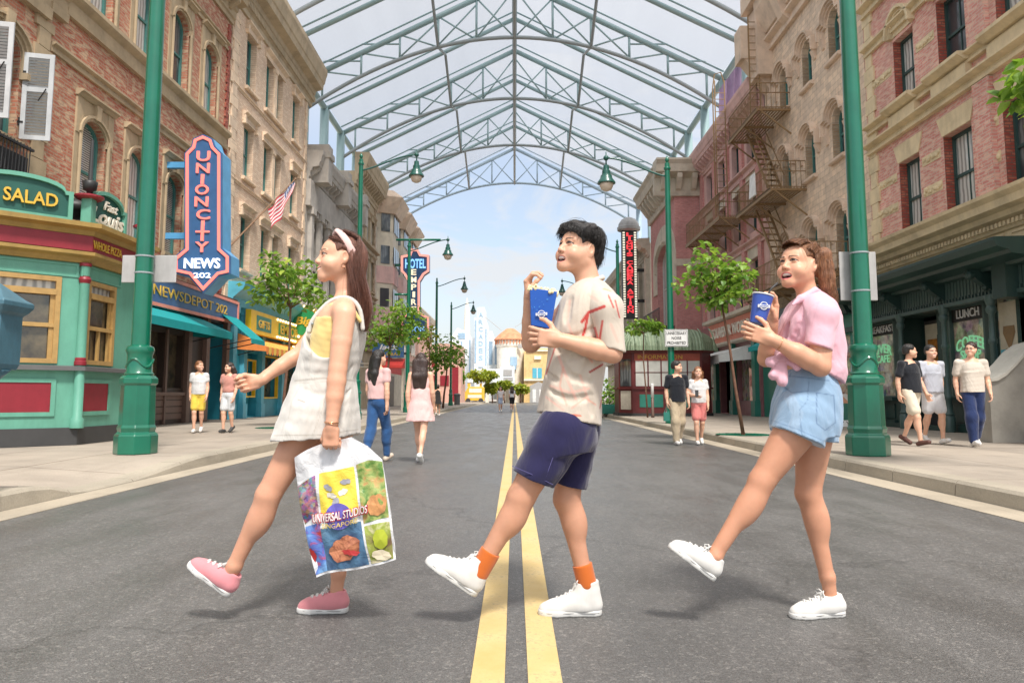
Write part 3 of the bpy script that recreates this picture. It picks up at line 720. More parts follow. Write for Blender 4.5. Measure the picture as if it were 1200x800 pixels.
mb.obj('string_course', M['stone_b'], B)
mb = MB(); quoins(mb, FU, 26.95, 4.6, 15.8, .7, .05, .42); quoins(mb, FU, 36.15, 4.6, 15.8, .42, .05, .42); mb.obj('quoin', M['stone_b'], B)
mb = MB(); cornice(mb, FU, 26.3, 36.8, 15.75, 1.95, .85, mod=0, dent=.16); mb.obj('cornice', M['stone_tan'], B)
mb = MB(); wall(mb, F, 26.6, 35.6, SW, 4.6, [(28.2, 29.6, [(.2, 2.7, 0)]), (30.2, 32.2, [(.9, 2.7, 0)]), (32.8, 35.4, [(.9, 2.7, 0)])], .4, 6)
sf = mb.obj('shopfront', M['blue_shop'], B, recalc=False)
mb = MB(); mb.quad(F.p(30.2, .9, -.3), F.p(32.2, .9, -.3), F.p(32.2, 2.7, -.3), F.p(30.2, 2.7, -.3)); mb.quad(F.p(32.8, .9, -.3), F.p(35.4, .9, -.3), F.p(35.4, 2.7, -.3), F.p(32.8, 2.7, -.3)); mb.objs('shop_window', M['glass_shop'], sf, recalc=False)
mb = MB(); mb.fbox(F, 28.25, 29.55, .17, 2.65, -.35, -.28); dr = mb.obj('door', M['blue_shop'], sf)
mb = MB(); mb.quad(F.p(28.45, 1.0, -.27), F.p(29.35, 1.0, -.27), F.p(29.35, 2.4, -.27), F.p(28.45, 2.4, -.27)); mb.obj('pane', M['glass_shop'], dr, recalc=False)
mb = MB()
for a, b2, za, zb in ((30.2, 32.2, .9, 2.7), (32.8, 35.4, .9, 2.7), (28.4, 29.4, .95, 2.45)): ring(mb, F, [(a, za), (b2, za), (b2, zb), (a, zb)], [(a + .06, za + .06), (b2 - .06, za + .06), (b2 - .06, zb - .06), (a + .06, zb - .06)], -.1, .04)
mb.obj('window_frame', M['yellow'], sf, recalc=False)
mb = MB(); 
for u in (26.8, 27.9, 29.9, 32.5, 35.4): mb.fbox(F, u - .17, u + .17, SW, 4.3, -.02, .16); mb.fbox(F, u - .22, u + .22, SW, .7, -.02, .2); mb.fbox(F, u - .22, u + .22, 4.1, 4.35, -.02, .24)
mb.fprofile(F, [(0, 4.35), (.2, 4.35), (.25, 4.6), (.6, 4.9), (.7, 5.15), (0, 5.2)], 26.2, 35.7)
mb.obj('shop_trim', M['blue_trim'], sf)
mb = MB(); mb.fbox(F, 27.6, 30.4, 3.42, 4.32, .2, .42); s1 = mb.obj('gifts_panel', M['yellow'], sf)
mb = MB(); mb.fbox(F, 28.2, 29.9, 3.58, 4.16, .42, .43); mb.obj('green_panel', M['teal_green'], s1)
fittext('GIFTS', F, 29.05, 3.85, .43, 1.3, .32, 'letters', M['gold_letter'], s1, .02, bold=.02)
mb = MB(); mb.fbox(F, 30.45, 35.5, 3.42, 4.32, .2, .4); s1 = mb.obj('emporium_panel', M['yellow'], sf)
mb = MB(); mb.fbox(F, 30.9, 35.2, 3.62, 4.12, .4, .41); mb.obj('green_panel', M['green_sign'], s1)
fittext('EMPORIUM', F, 33.05, 3.87, .41, 3.8, .42, 'letters', M['gold_letter'], s1, .02, bold=.02)
mb = MB()
for k in range(14):
 for z in (3.5, 4.24): mb.sphere(F.p(30.7 + k * .36, z, .43), .05, 6, 4)
mb.obj('light_bulbs', M['bulb'], s1)
M['stripe_o'] = simple('stripe_o', (.80, .25, .06), .75); M['stripe_y'] = simple('stripe_y', (.85, .58, .10), .75)
awning(F, 27.4, 35.5, 3.35, 2.85, 1.1, .16, [M['stripe_o'], M['stripe_y']], B, stripes=True, scallop=.1)
B = empty('grey_building', (-10.5, 41.5, 0), 'low grey stone building with pilasters and carved frieze beyond the beige one', 'building')
u0, u1 = 36.45, 47.4
cc = [(37.6 + 1.62 * k, 38.7 + 1.62 * k) for k in range(6)]
skin(FU, u0, u1, SW, 12.0, [(a, b2, [(5.6, 7.5, 0), (8.2, 9.9, .35)]) for a, b2 in cc], M['stone_grey'], B)
for a, b2 in cc:
 window(FU, a, b2, 5.6, 7.5, 0, B, 'dark_win', 'glass_dark', hm='stone_grey'); window(FU, a, b2, 8.2, 9.9, .35, B, 'dark_win', 'glass_dark', hood='arch', hm='stone_grey', sill=False)
mb = MB()
for k in range(7):
 u = 37.35 + 1.62 * k - .2
 mb.fbox(FU, u - .2, u + .2, 5.0, 10.5, -.02, .22); mb.fbox(FU, u - .28, u + .28, 10.2, 10.55, -.02, .32)
mb.obj('pilaster', M['stone_grey'], B)
mb = MB(); band(mb, FU, u0, u1, 4.6, 5.2, .35); mb.obj('string_course', M['stone_grey'], B)
mb = MB(); cornice(mb, FU, u0 + .1, u1 - .1, 11.9, 1.5, .8, mod=.7); mb.fbox(FU, u0, u1, 10.55, 11.9, -.02, .25)
for u in (37.5, 42.0, 46.8): mb.fbox(FU, u - .4, u + .4, 11.9, 13.9, -.3, .95); mb.fbox(FU, u - .45, u + .45, 13.2, 13.5, -.35, 1.05)
mb.obj('cornice', M['stone_grey'], B)
mb = MB(); mb.fprofile(FU, [(0, 3.2), (.9, 2.8), (.9, 3.0), (.3, 4.4), (0, 4.5)], 37.0, 47.0); mb.obj('shop_hood', M['slate'], B)
mb = MB(); 
for k in range(7): mb.fbox(FU, 37.3 + k * 1.5 - .12, 37.3 + k * 1.5 + .12, SW, 3.2, -.02, .15)
for k in range(6): mb.fbox(FU, 37.5 + k * 1.5, 38.7 + k * 1.5, .2, 2.9, 0, .02)
mb.obj('shopfront', M['blue_shop'], B)
B = empty('tan_building', (-10.5, 51, 0), 'tall narrow tan building with deep cornice between grey and pink buildings', 'building')
cc = [(48.4 + 1.6 * k, 49.4 + 1.6 * k) for k in range(4)]
skin(FU, 47.45, 54.6, SW, 15.8, [(a, b2, [(5.2, 7.2, 0), (8.6, 10.8, 0), (12, 13.8, 0)]) for a, b2 in cc], M['stone_tan'], B)
for a, b2 in cc:
 for z, z2 in ((5.2, 7.2), (8.6, 10.8), (12, 13.8)): window(FU, a, b2, z, z2, 0, B, 'white_win', 'glass_light', hood='flat', hm='stone_tan')
mb = MB(); cornice(mb, FU, 47.3, 54.7, 14.9, 2.1, .95, mod=.6); mb.obj('cornice', M['stone_tan'], B)
mb = MB(); band(mb, FU, 47.4, 54.6, 11.2, 11.6, .4); band(mb, FU, 47.4, 54.6, 7.8, 8.2, .3); band(mb, FU, 47.4, 54.6, 4.2, 4.8, .5); mb.obj('string_course', M['stone_tan'], B)
mb = MB(); quoins(mb, FU, 54.3, 4.8, 14.9, .5, .06, .3); mb.obj('quoin', M['brick_tan'], B)
B = empty('bay_window_building', (-10.5, 62, 0), 'cream building with stacked pink panelled bay windows', 'building')
skin(FU, 54.65, 71, SW, 15.2, [], M['stone_cream'], B)
for k in range(3):
 u = 57.2 + k * 5.1; bm_ = MB()
 for z0_, z1_ in ((5.0, 15.0),):
  bm_.loft([FU.p(u - 1.9, z0_, 0), FU.p(u - 1.2, z0_, 1.1), FU.p(u + 1.2, z0_, 1.1), FU.p(u + 1.9, z0_, 0)], [FU.p(u - 1.9, z1_, 0), FU.p(u - 1.2, z1_, 1.1), FU.p(u + 1.2, z1_, 1.1), FU.p(u + 1.9, z1_, 0)])
 bay = bm_.obj('bay', M['stone_cream'], B)
 mm = MB()
 for z0_ in (6.3, 9.6, 12.9): mm.loft([FU.p(u - 1.96, z0_, 0), FU.p(u - 1.24, z0_, 1.16), FU.p(u + 1.24, z0_, 1.16), FU.p(u + 1.96, z0_, 0)], [FU.p(u - 1.96, z0_ + 1.3, 0), FU.p(u - 1.24, z0_ + 1.3, 1.16), FU.p(u + 1.24, z0_ + 1.3, 1.16), FU.p(u + 1.96, z0_ + 1.3, 0)]) if z0_ < 12 else None
 mm.obj('bay_panel', M['mauve'], bay)
 mm = MB()
 for z0_ in (4.7, 7.8, 11.1, 13.6):
  for s_ in range(3):
   uu = u - .8 + .8 * s_; mm.quad(FU.p(uu - .3, z0_, 1.18), FU.p(uu + .3, z0_, 1.18), FU.p(uu + .3, z0_ + 1.4, 1.18), FU.p(uu - .3, z0_ + 1.4, 1.18))
  A0 = Vector(FU.p(u - 1.9, 0, .02)); A1 = Vector(FU.p(u - 1.2, 0, 1.12)); e = (A1 - A0)
  for t0 in (.2,): 
   a = A0 + e * .22; b2 = A0 + e * .78; off = Vector((.03, -.05, 0))
   mm.quad((a.x + .02, a.y - .03, z0_), (b2.x + .02, b2.y - .03, z0_), (b2.x + .02, b2.y - .03, z0_ + 1.4), (a.x + .02, a.y - .03, z0_ + 1.4))
 mm.obj('bay_window', M['glass_dark'], bay, recalc=False)
 mm = MB(); mm.loft([FU.p(u - 2.1, 15, 0), FU.p(u - 1.4, 15, 1.3), FU.p(u + 1.4, 15, 1.3), FU.p(u + 2.1, 15, 0)], [FU.p(u - 2.5, 16.2, 0), FU.p(u - 1.8, 16.2, 1.9), FU.p(u + 1.8, 16.2, 1.9), FU.p(u + 2.5, 16.2, 0)])
 mm.loft([FU.p(u - 2.5, 16.2, 0), FU.p(u - 1.8, 16.2, 1.9), FU.p(u + 1.8, 16.2, 1.9), FU.p(u + 2.5, 16.2, 0)], [FU.p(u - 1.9, 16.9, 0), FU.p(u - 1.2, 16.9, 1.1), FU.p(u + 1.2, 16.9, 1.1), FU.p(u + 1.9, 16.9, 0)])
 mm.obj('bay_cornice', M['stone_qt'], bay)
mb = MB(); cornice(mb, FU, 54.7, 71, 14.9, 1.4, .6); mb.obj('cornice', M['stone_qt'], B)
mb = MB(); mb.fprofile(FU, [(0, 3.2), (1.2, 2.7), (1.2, 3.3), (0, 4.3)], 55, 62); mb.obj('red_awning', M['neon_red'] if False else simple('red_awn', (.62, .05, .04), .7), B)
mb = MB(); mb.fbox(FU, 55, 64, SW, 2.7, 0, .04); mb.obj('shopfront', M['brown_shop'], B)
B = empty('pink_house', (-10.5, 78, 0), 'low salmon pink building with small windows behind the hotel sign', 'building')
pk = stone('salmon', (.66, .40, .32), stain=.15)
cc = [(73 + 2.2 * k, 74 + 2.2 * k) for k in range(8)]
skin(F, 71.2, 92, SW, 9.5, [(a, b2, [(1.4, 3.2, 0), (5.2, 7.2, 0)]) for a, b2 in cc], pk, B)
for a, b2 in cc:
 window(F, a, b2, 5.2, 7.2, 0, B, 'white_win', 'glass_light', hm='stone_cream'); window(F, a, b2, 1.4, 3.2, 0, B, 'white_win', 'glass_dark', hm='stone_cream')
mb = MB(); cornice(mb, F, 71.2, 92, 9.3, 1.2, .5); band(mb, F, 71.2, 92, 4.0, 4.4, .4); mb.obj('cornice', M['stone_cream'], B)
sg = empty('bar_sign', (-9.0, 44, 4.0), 'blue and white bar sign above a red awning behind the second tree', 'sign')
Fs = Fr(atY(455, 410, 44) * 1.0, (1, 0, 0), (0, -1, 0)); c = atY(455, 410, 44); Fs = Fr((c.x, 44, 0), (1, 0, 0), (0, -1, 0))
mb = MB(); mb.fbox(Fs, -.95, .95, c.z - .45, c.z + .45, -.1, .1); sb = mb.obj('board', M['sign_blue'], sg)
mb = MB(); mb.bar((c.x - .9, 44, c.z + .2), (-10.5, 44, c.z + .2), .06); mb.obj('bracket', M['black_iron'], sg)
fittext('Jack', Fs, 0, c.z + .12, .1, 1.3, .42, 'letters', M['white_paint'], sb, .02, bold=.02, shear=.25)
fittext('GRILL BAR', Fs, 0, c.z - .25, .1, 1.5, .2, 'letters', M['gold_letter'], sb, .02)
aw = empty('red_awning', (c.x, 44, c.z - .9), 'small red awning under the blue bar sign', 'awning')
mb = MB(); mb.fprofile(Fs, [(-.5, c.z - .5), (.5, c.z - .95), (.5, c.z - 1.1), (-.5, c.z - 1.1)], -.9, .95); mb.obj('canopy', MATS['red_awn'], aw)
mb = MB(); mb.bar((c.x - .9, 44.3, c.z - .8), (-10.5, 44.3, c.z - .8), .05); mb.bar((c.x + .8, 44.3, c.z - 1.0), (-10.5, 44.3, c.z - 1.0), .04)
for s_ in (-.85, .85): mb.bar((c.x + s_, 44.3, SW), (c.x + s_, 44.3, c.z - 1.05), .12)
mb.obj('frame', M['stone_cream'], aw)
# ================================================================ pizza corner shop
P0 = atZ(88, 521, SW)
e1 = Vector((.748, .664, 0)); n1 = Vector((.664, -.748, 0))
K1 = Fr((P0.x, P0.y, 0) , e1, n1); K2 = Fr((P0.x, P0.y, 0), (0, 1, 0), (1, 0, 0))
K1 = Fr(Vector((P0.x, P0.y, 0)) - e1 * 5.0, e1, n1)
KL = 1.85
B = empty('pizza_shop', (P0.x - 1.5, P0.y, SW), 'sea green corner pizza kiosk with red panels, wooden windows and curved sign boards', 'shop')
wa = pl(K1, 68, 400); wb = pl(K1, 0, 400); 
w1 = (wa[0] - 1.95, wa[0]); zb0, zb1 = 1.56, 3.06
v1 = (pl(K2, 99, 400)[0], pl(K2, 132, 400)[0])
mb = MB(); wall(mb, K1, 0, 5.0, .45, 3.45, [(w1[0], w1[1], [(zb0, zb1, 0)]), (w1[0] - 2.4, w1[0] - .5, [(zb0, zb1, 0)])], .12, .2, sides=False)
wall(mb, K2, 0, KL, .45, 3.45, [(v1[0], v1[1], [(zb0, zb1, 0)])], .12, .2, sides=False)
a = K2.p(KL, .45); mb.quad(a, (-10.5, a[1], .45), (-10.5, a[1], 3.45), K2.p(KL, 3.45))
mb.obj('wall', M['kiosk_green'], B, recalc=False)
mb = MB(); mb.loft([K1.p(0, 4.0, 0), K1.p(5, 4.0, 0), K2.p(KL, 4.0, 0), (-10.6, P0.y + KL, 4.0), (-10.6, K1.p(0, 0)[1], 4.0)], [K1.p(0, 4.04, 0), K1.p(5, 4.04, 0), K2.p(KL, 4.04, 0), (-10.6, P0.y + KL, 4.04), (-10.6, K1.p(0, 0)[1], 4.04)]); mb.obj('roof', M['slate'], B)
def mitre(mb, prof):   # run a profile round the corner between the two faces
 def P(F, u, o, z): return F.p(u, z, o)
 A = [K1.p(0, z, o) for o, z in prof]
 nn = (K1.n + K2.n); nn = nn / (1 + K1.n.dot(K2.n))
 Bc = [(P0.x + nn.x * o, P0.y + nn.y * o, z) for o, z in prof]
 C = [K2.p(KL + .1, z, o) for o, z in prof]
 mb.loft(A, Bc); mb.loft(Bc, C)
mb = MB(); mitre(mb, [(-.05, SW), (.03, SW), (.03, .46), (-.05, .46)]); mb.obj('plinth', M['black_base'], B)
mb = MB(); mitre(mb, [(0, 1.44), (.14, 1.44), (.14, 1.51), (0, 1.53)]); mb.obj('ledge', M['slate'], B)
mb = MB(); mitre(mb, [(-.02, 3.34), (.08, 3.34), (.12, 3.42), (.22, 3.46), (.22, 3.52), (-.02, 3.54)]); mitre(mb, [(-.02, 3.82), (.16, 3.82), (.20, 3.9), (.34, 3.94), (.34, 4.02), (-.02, 4.04)]); mb.obj('gold_cornice', M['gold'], B)
mb = MB(); mitre(mb, [(-.02, 3.545), (.15, 3.545), (.15, 3.815), (-.02, 3.815)]); rb = mb.obj('red_frieze', M['kiosk_red'], B)
tc = pl(K2, 126, 292, .15); fittext('WHOLE PIZZA', K2, (pl(K2, 109, 290, .15)[0] + pl(K2, 142, 300, .15)[0]) / 2, 3.68, .152, pl(K2, 142, 300, .15)[0] - pl(K2, 109, 290, .15)[0], .15, 'letters', M['gold_letter'], rb, .015, bold=.01)
def rframe(mb, F, a, b2, za, zb, t, o): ring(mb, F, [(a, za), (b2, za), (b2, zb), (a, zb)], [(a + t, za + t), (b2 - t, za + t), (b2 - t, zb - t), (a + t, zb - t)], 0, o)
mb = MB()
r1 = pl(K1, 60, 460)[0]; r2 = (pl(K2, 94, 460)[0], pl(K2, 126, 460)[0])
for (F_, a, b2) in ((K1, w1[0] - .1, r1 + .06), (K2, r2[0] - .06, r2[1] + .06), (K1, w1[0] - 2.4, w1[0] - .55)): rframe(mb, F_, a, b2, .66, 1.30, .07, .03)
for (F_, a, b2) in ((K1, w1[0] - .25, w1[1] + .25), (K2, v1[0] - .2, v1[1] + .18)): rframe(mb, F_, a, b2, 3.08, 3.32, .04, .02)
mb.obj('panel_moulding', M['kiosk_green'], B, recalc=False)
mb = MB()
for (F_, a, b2) in ((K1, w1[0] - .03, r1), (K2, r2[0], r2[1]), (K1, w1[0] - 2.3, w1[0] - .6)): mb.fbox(F_, a, b2, .73, 1.23, -.01, .012)
mb.objs('red_panel', M['kiosk_red'], B)
def kwin(F_, a, b2):
 mb = MB(); A = outline(a, b2, zb0, zb1, 0); ring(mb, F_, A, outline(a, b2, zb0, zb1, 0, .08), -.06, .03)
 mb.fbox(F_, a + .07, b2 - .07, 2.74, 2.84, -.05, .04); mb.fbox(F_, a + .07, b2 - .07, 2.18, 2.25, -.05, .02)
 mb.fbox(F_, (a + b2) / 2 - .025, (a + b2) / 2 + .025, zb0 + .07, 2.2, -.05, .0)
 mb.fbox(F_, a + .08, a + .15, zb0 + .07, 2.74, -.05, -.01); mb.fbox(F_, b2 - .15, b2 - .08, zb0 + .07, 2.74, -.05, -.01)
 w = mb.obj('window', M['wood'], B, recalc=False)
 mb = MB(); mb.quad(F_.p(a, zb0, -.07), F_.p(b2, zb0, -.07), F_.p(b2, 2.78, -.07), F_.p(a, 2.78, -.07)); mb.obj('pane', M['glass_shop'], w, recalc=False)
 mb = MB(); mb.quad(F_.p(a, 2.78, -.07), F_.p(b2, 2.78, -.07), F_.p(b2, zb1, -.07), F_.p(a, zb1, -.07)); mb.obj('transom_pane', M['glass_light'], w, recalc=False)
kwin(K1, *w1); kwin(K2, *v1); kwin(K1, w1[0] - 2.4, w1[0] - .5)
for q, (x, y) in enumerate(((P0.x + .02, P0.y - .02), (K2.p(KL, 0)[0] + .02, K2.p(KL, 0)[1] - .05))):
 mb = MB(); mb.lathe((x, y, 0), [(.11, .45), (.11, .6), (.08, .64), (.08, 3.3), (.10, 3.34)], 12); pi_ = mb.obj('pilaster', M['kiosk_green'], B, smooth=False); add_autosmooth(pi_)
 mb = MB(); mb.lathe((x, y, 0), [(.08, 1.53), (.10, 1.54), (.10, 1.60), (.09, 1.61), (.09, 1.66), (.08, 1.67)], 12); mb.lathe((x, y, 0), [(.08, 2.98), (.09, 3.0), (.105, 3.05), (.08, 3.1), (.08, 3.11)], 12); mb.lathe((x, y, 0), [(.08, 3.28), (.10, 3.29), (.10, 3.34)], 12)
 add_autosmooth(mb.obj('red_cap', M['kiosk_red'], pi_))
def board(F_, a, b2, zlo, zsh, zpk, nm, word, tm, tb, th, txtw, tz):
 def arcp(t):
  pts = [(a + t, zlo + t), (b2 - t, zlo + t), (b2 - t, zsh - t)]
  c = (a + b2) / 2; hw = (b2 - a) / 2 - .12
  pts += [(c + hw * math.cos(math.pi * i / 14), zsh - t + (zpk - zsh) * math.sin(math.pi * i / 14) ** .9) for i in range(15)]
  pts += [(a + t, zsh - t)]; return pts
 mb = MB(); mb.fprism(F_, arcp(.04), -.05, .04); bo = mb.obj(nm, M['kiosk_dark'], B)
 mb = MB(); ring(mb, F_, arcp(0), arcp(.07), -.06, .10); mb.obj('board_rim', M['kiosk_green'], bo, recalc=False)
 return bo
sA = pl(K1, 0, 232)[0]; c1 = pl(K1, 30, 232)[0]; s_end = pl(K1, 84, 250)[0]
hwid = s_end - c1
zpk = pl(K1, 25, 203)[1]; zsh = pl(K1, 82, 226)[1]
bo = board(K1, s_end - 2 * hwid - .2, s_end, 4.04, zsh, zpk, 'salad_board', None, None, None, None, None, None)
ta = pl(K1, 3, 228); tb = pl(K1, 67, 236); fittext('SALAD', K1, (ta[0] + tb[0]) / 2, (pl(K1, 35, 232)[1]), .045, tb[0] - ta[0], .23, 'letters', M['gold_letter'], bo, .05, bold=.015)
q0, q1 = pl(K2, 100, 250)[0], pl(K2, 143, 260)[0]
bo = board(K2, q0, q1, 4.04, pl(K2, 100, 230)[1], pl(K2, 118, 224)[1], 'pizza_board', None, None, None, None, None, None)
fittext('Fast', K2, (q0 + q1) / 2 + .08, 4.50, .05, .46, .17, 'letters', M['cream_letter'], bo, .03, bold=.02, shear=.3)
fittext('Louis', K2, (q0 + q1) / 2, 4.27, .05, 1.1, .28, 'letters', M['cream_letter'], bo, .03, bold=.02, shear=.3)
mb = MB(); mb.fprism(K2, [((q0 + q1) / 2 - .5, 4.12), ((q0 + q1) / 2 + .5, 4.10), ((q0 + q1) / 2 + .5, 4.15), ((q0 + q1) / 2 - .5, 4.17)], .04, .07); mb.obj('underline', M['cream_letter'], bo)
mb = MB(); mb.lathe((P0.x, P0.y, 0), [(.12, 4.03), (.12, 4.5)], 4, rot=0); po = mb.obj('corner_post', M['kiosk_green'], B)
mb = MB(); mb.lathe((P0.x, P0.y, 0), [(.2, 4.5), (.24, 4.53), (.24, 4.56), (.1, 4.58)], 16); mb.obj('post_cap', M['kiosk_red'], po)
mb = MB(); mb.lathe((P0.x, P0.y, 0), [(.04, 4.58), (.06, 4.66), (.11, 4.68), (.13, 4.82), (.1, 4.84), (.04, 4.86), (.025, 5.6)], 12); mb.obj('lantern_finial', M['black_iron'], po, smooth=True)
mb = MB(); x, y = K2.p(KL, 0)[:2]; mb.lathe((x, y, 0), [(.08, 4.03), (.08, 4.4), (.16, 4.41), (.16, 4.46), (.05, 4.5)], 8); mb.obj('end_post', M['kiosk_red'], B)
mb = MB(); c = Vector(K2.p(q0 + .55, 4.45, -.5)); mb.sphere(c, .35, 12, 8, (1, 1, .55)); mb.obj('black_tarp', M['black_iron'], B, smooth=True)
# ================================================================ union city news sign
sg = empty('news_sign', (-9.2, 21, 4.5), 'tall blue neon sign with pink outline reading UNION CITY NEWS', 'sign')
YS = 21.0; Fn = Fr((0, YS, 0), (1, 0, 0), (0, -1, 0))
def q(px, py, F_=None): return pl(F_ or Fn, px, py)
out = [(226, 168), (229, 160), (239, 157), (249, 160), (252, 169), (259, 177), (259, 292), (273, 302), (273, 322), (258, 325), (240, 344), (222, 324), (203, 318), (203, 301), (219, 292), (219, 177)]
out = [(225, 172), (227, 163), (239, 158), (250, 163), (253, 172), (261, 180), (261, 291), (271, 300), (271, 321), (258, 324), (239, 344), (222, 324), (204, 320), (204, 302), (217, 291), (217, 180)]
O = [q(*p) for p in out]; c = (sum(p[0] for p in O) / len(O), sum(p[1] for p in O) / len(O))
mb = MB(); mb.fprism(Fn, O, -.62, 0); bd = mb.obj('sign_body', M['sign_lblue'], sg)
def inset(P, t):
 n = len(P); r = []
 for i in range(n):
  a = Vector(P[i - 1]); b2 = Vector(P[i]); c2 = Vector(P[(i + 1) % n])
  d1 = (b2 - a).normalized(); d2 = (c2 - b2).normalized(); n1_ = Vector((-d1.y, d1.x)); n2_ = Vector((-d2.y, d2.x))
  m_ = (n1_ + n2_); m_ = m_ / max(.35, (1 + n1_.dot(n2_)))
  r.append(tuple(b2 + m_ * t))
 return r
sgn_ = -1
I1 = inset(O, -.04); 
if abs(I1[6][0]) > 100: pass
mb = MB(); mb.fprism(Fn, O, 0.002, .05); mb.obj('sign_face', M['sign_blue'], sg)
mb = MB(); A = inset(O, .05 * sgn_); Bq = inset(O, .13 * sgn_); ring(mb, Fn, A, Bq, .05, .085); mb.obj('neon_outline', M['neon_pink'], sg, recalc=False)
for i, ch in enumerate('UNION'): fittext(ch, Fn, q(239.5, 0)[0] if 0 else q(239, 200)[0], q(239, (184, 198, 211, 223, 237)[i])[1], .055, .40 if ch != 'I' else .09, .30, 'letters', M['neon_pink'], sg, .04, bold=.015)
for i, ch in enumerate('CITY'): fittext(ch, Fn, q(239, 262)[0], q(239, (252, 265, 277, 290)[i])[1], .055, .40 if ch != 'I' else .09, .30, 'letters', M['neon_pink'], sg, .04, bold=.015)
fittext('NEWS', Fn, q(238, 310)[0], q(238, 309)[1], .055, 1.05, .30, 'letters', M['neon_white'], sg, .04, bold=.015)
fittext('202', Fn, q(238, 323)[0], q(238, 323)[1], .055, .5, .15, 'letters', M['neon_white'], sg, .03)
mb = MB()
for y_ in (190, 274): a = q(218, y_); mb.fbox(Fn, -10.5, a[0], a[1] - .09, a[1] + .09, -.4, -.25)
mb.obj('bracket', M['sign_lblue'], sg)
# ================================================================ hotel empire sign
sg = empty('hotel_sign', (-8.5, 56, 5), 'distant blue hotel sign with red outline reading HOTEL EMPIRE', 'sign')
Fh = Fr((0, 56, 0), (1, 0, 0), (0, -1, 0))
out = [(470, 300), (480, 298), (482, 292), (490, 292), (493, 298), (503, 299), (503, 318), (497, 322), (492, 330), (492, 366), (503, 372), (503, 398), (470, 398), (470, 372), (478, 366), (478, 330), (474, 322), (470, 318)]
O = [pl(Fh, *p) for p in out]
mb = MB(); mb.fprism(Fh, O, -.6, 0); mb.obj('sign_body', M['sign_blue'], sg)
mb = MB(); ring(mb, Fh, inset(O, -.0), inset(O, -.16), 0, .12); mb.obj('neon_outline', emis('neon_salmon', (.9, .35, .28), .6), sg, recalc=False)
a = pl(Fh, 487, 309); fittext('HOTEL', Fh, a[0], a[1], .02, 1.6, .75, 'letters', M['neon_blue'], sg, .05, bold=.02)
for i, ch in enumerate('EMPIRE'): a = pl(Fh, 485, 316 + i * 8.7 + 3); fittext(ch, Fh, a[0], a[1], .02, .4 if ch != 'I' else .2, .45, 'letters', emis('neon_cream' + str(i), (.9, .75, .5), .7), sg, .05, bold=.02)
a = pl(Fh, 486, 386); fittext('ROOM', Fh, a[0], a[1], .02, 1.5, .5, 'letters', M['neon_blue'], sg, .05)
mb = MB(); a = pl(Fh, 470, 310)[1]
for z in (a, pl(Fh, 470, 385)[1]): mb.fbox(Fh, -10.5, O[0][0], z - .1, z + .1, -.4, -.2)
mb.obj('bracket', M['lamp_green'], sg)
# ================================================================ round lit sign by the gift shop
Fb = Fr((0, 33.5, 0), (1, 0, 0), (0, -1, 0)); c = pl(Fb, 356, 377)
sg = empty('round_sign', (c[0], 33.5, c[1]), 'round green sign ringed with small bulbs hanging by the gift shop', 'sign')
mb = MB(); mb.fprism(Fb, [(c[0] + .62 * math.cos(i * math.pi / 12), c[1] + .62 * math.sin(i * math.pi / 12)) for i in range(24)], -.2, 0); mb.obj('disc', M['green_sign'], sg)
fittext('Big', Fb, c[0] + .02, c[1], .01, .8, .48, 'letters', M['gold_letter'], sg, .03, bold=.03, shear=.25)
mb = MB()
for i in range(20): a = 2 * math.pi * i / 20; mb.sphere(Fb.p(c[0] + .72 * math.cos(a), c[1] + .72 * math.sin(a), .0), .06, 6, 4)
for i in range(12): mb.sphere(Fb.p(c[0] - .45 + .28 * (i % 4), c[1] - .95 - .22 * (i // 4), 0), .06, 6, 4)
mb.obj('light_bulbs', M['bulb'], sg)
mb = MB(); mb.fprism(Fb, [(c[0] + .8 * math.cos(i * math.pi / 12), c[1] + .8 * math.sin(i * math.pi / 12)) for i in range(24)], -.22, -.02); mb.fbox(Fb, c[0] - .6, c[0] + .55, c[1] - 1.6, c[1] - .5, -.22, -.03); mb.fbox(Fb, -10.5, c[0], c[1] + .1, c[1] + .2, -.2, -.1); mb.obj('backing', M['gold'], sg)
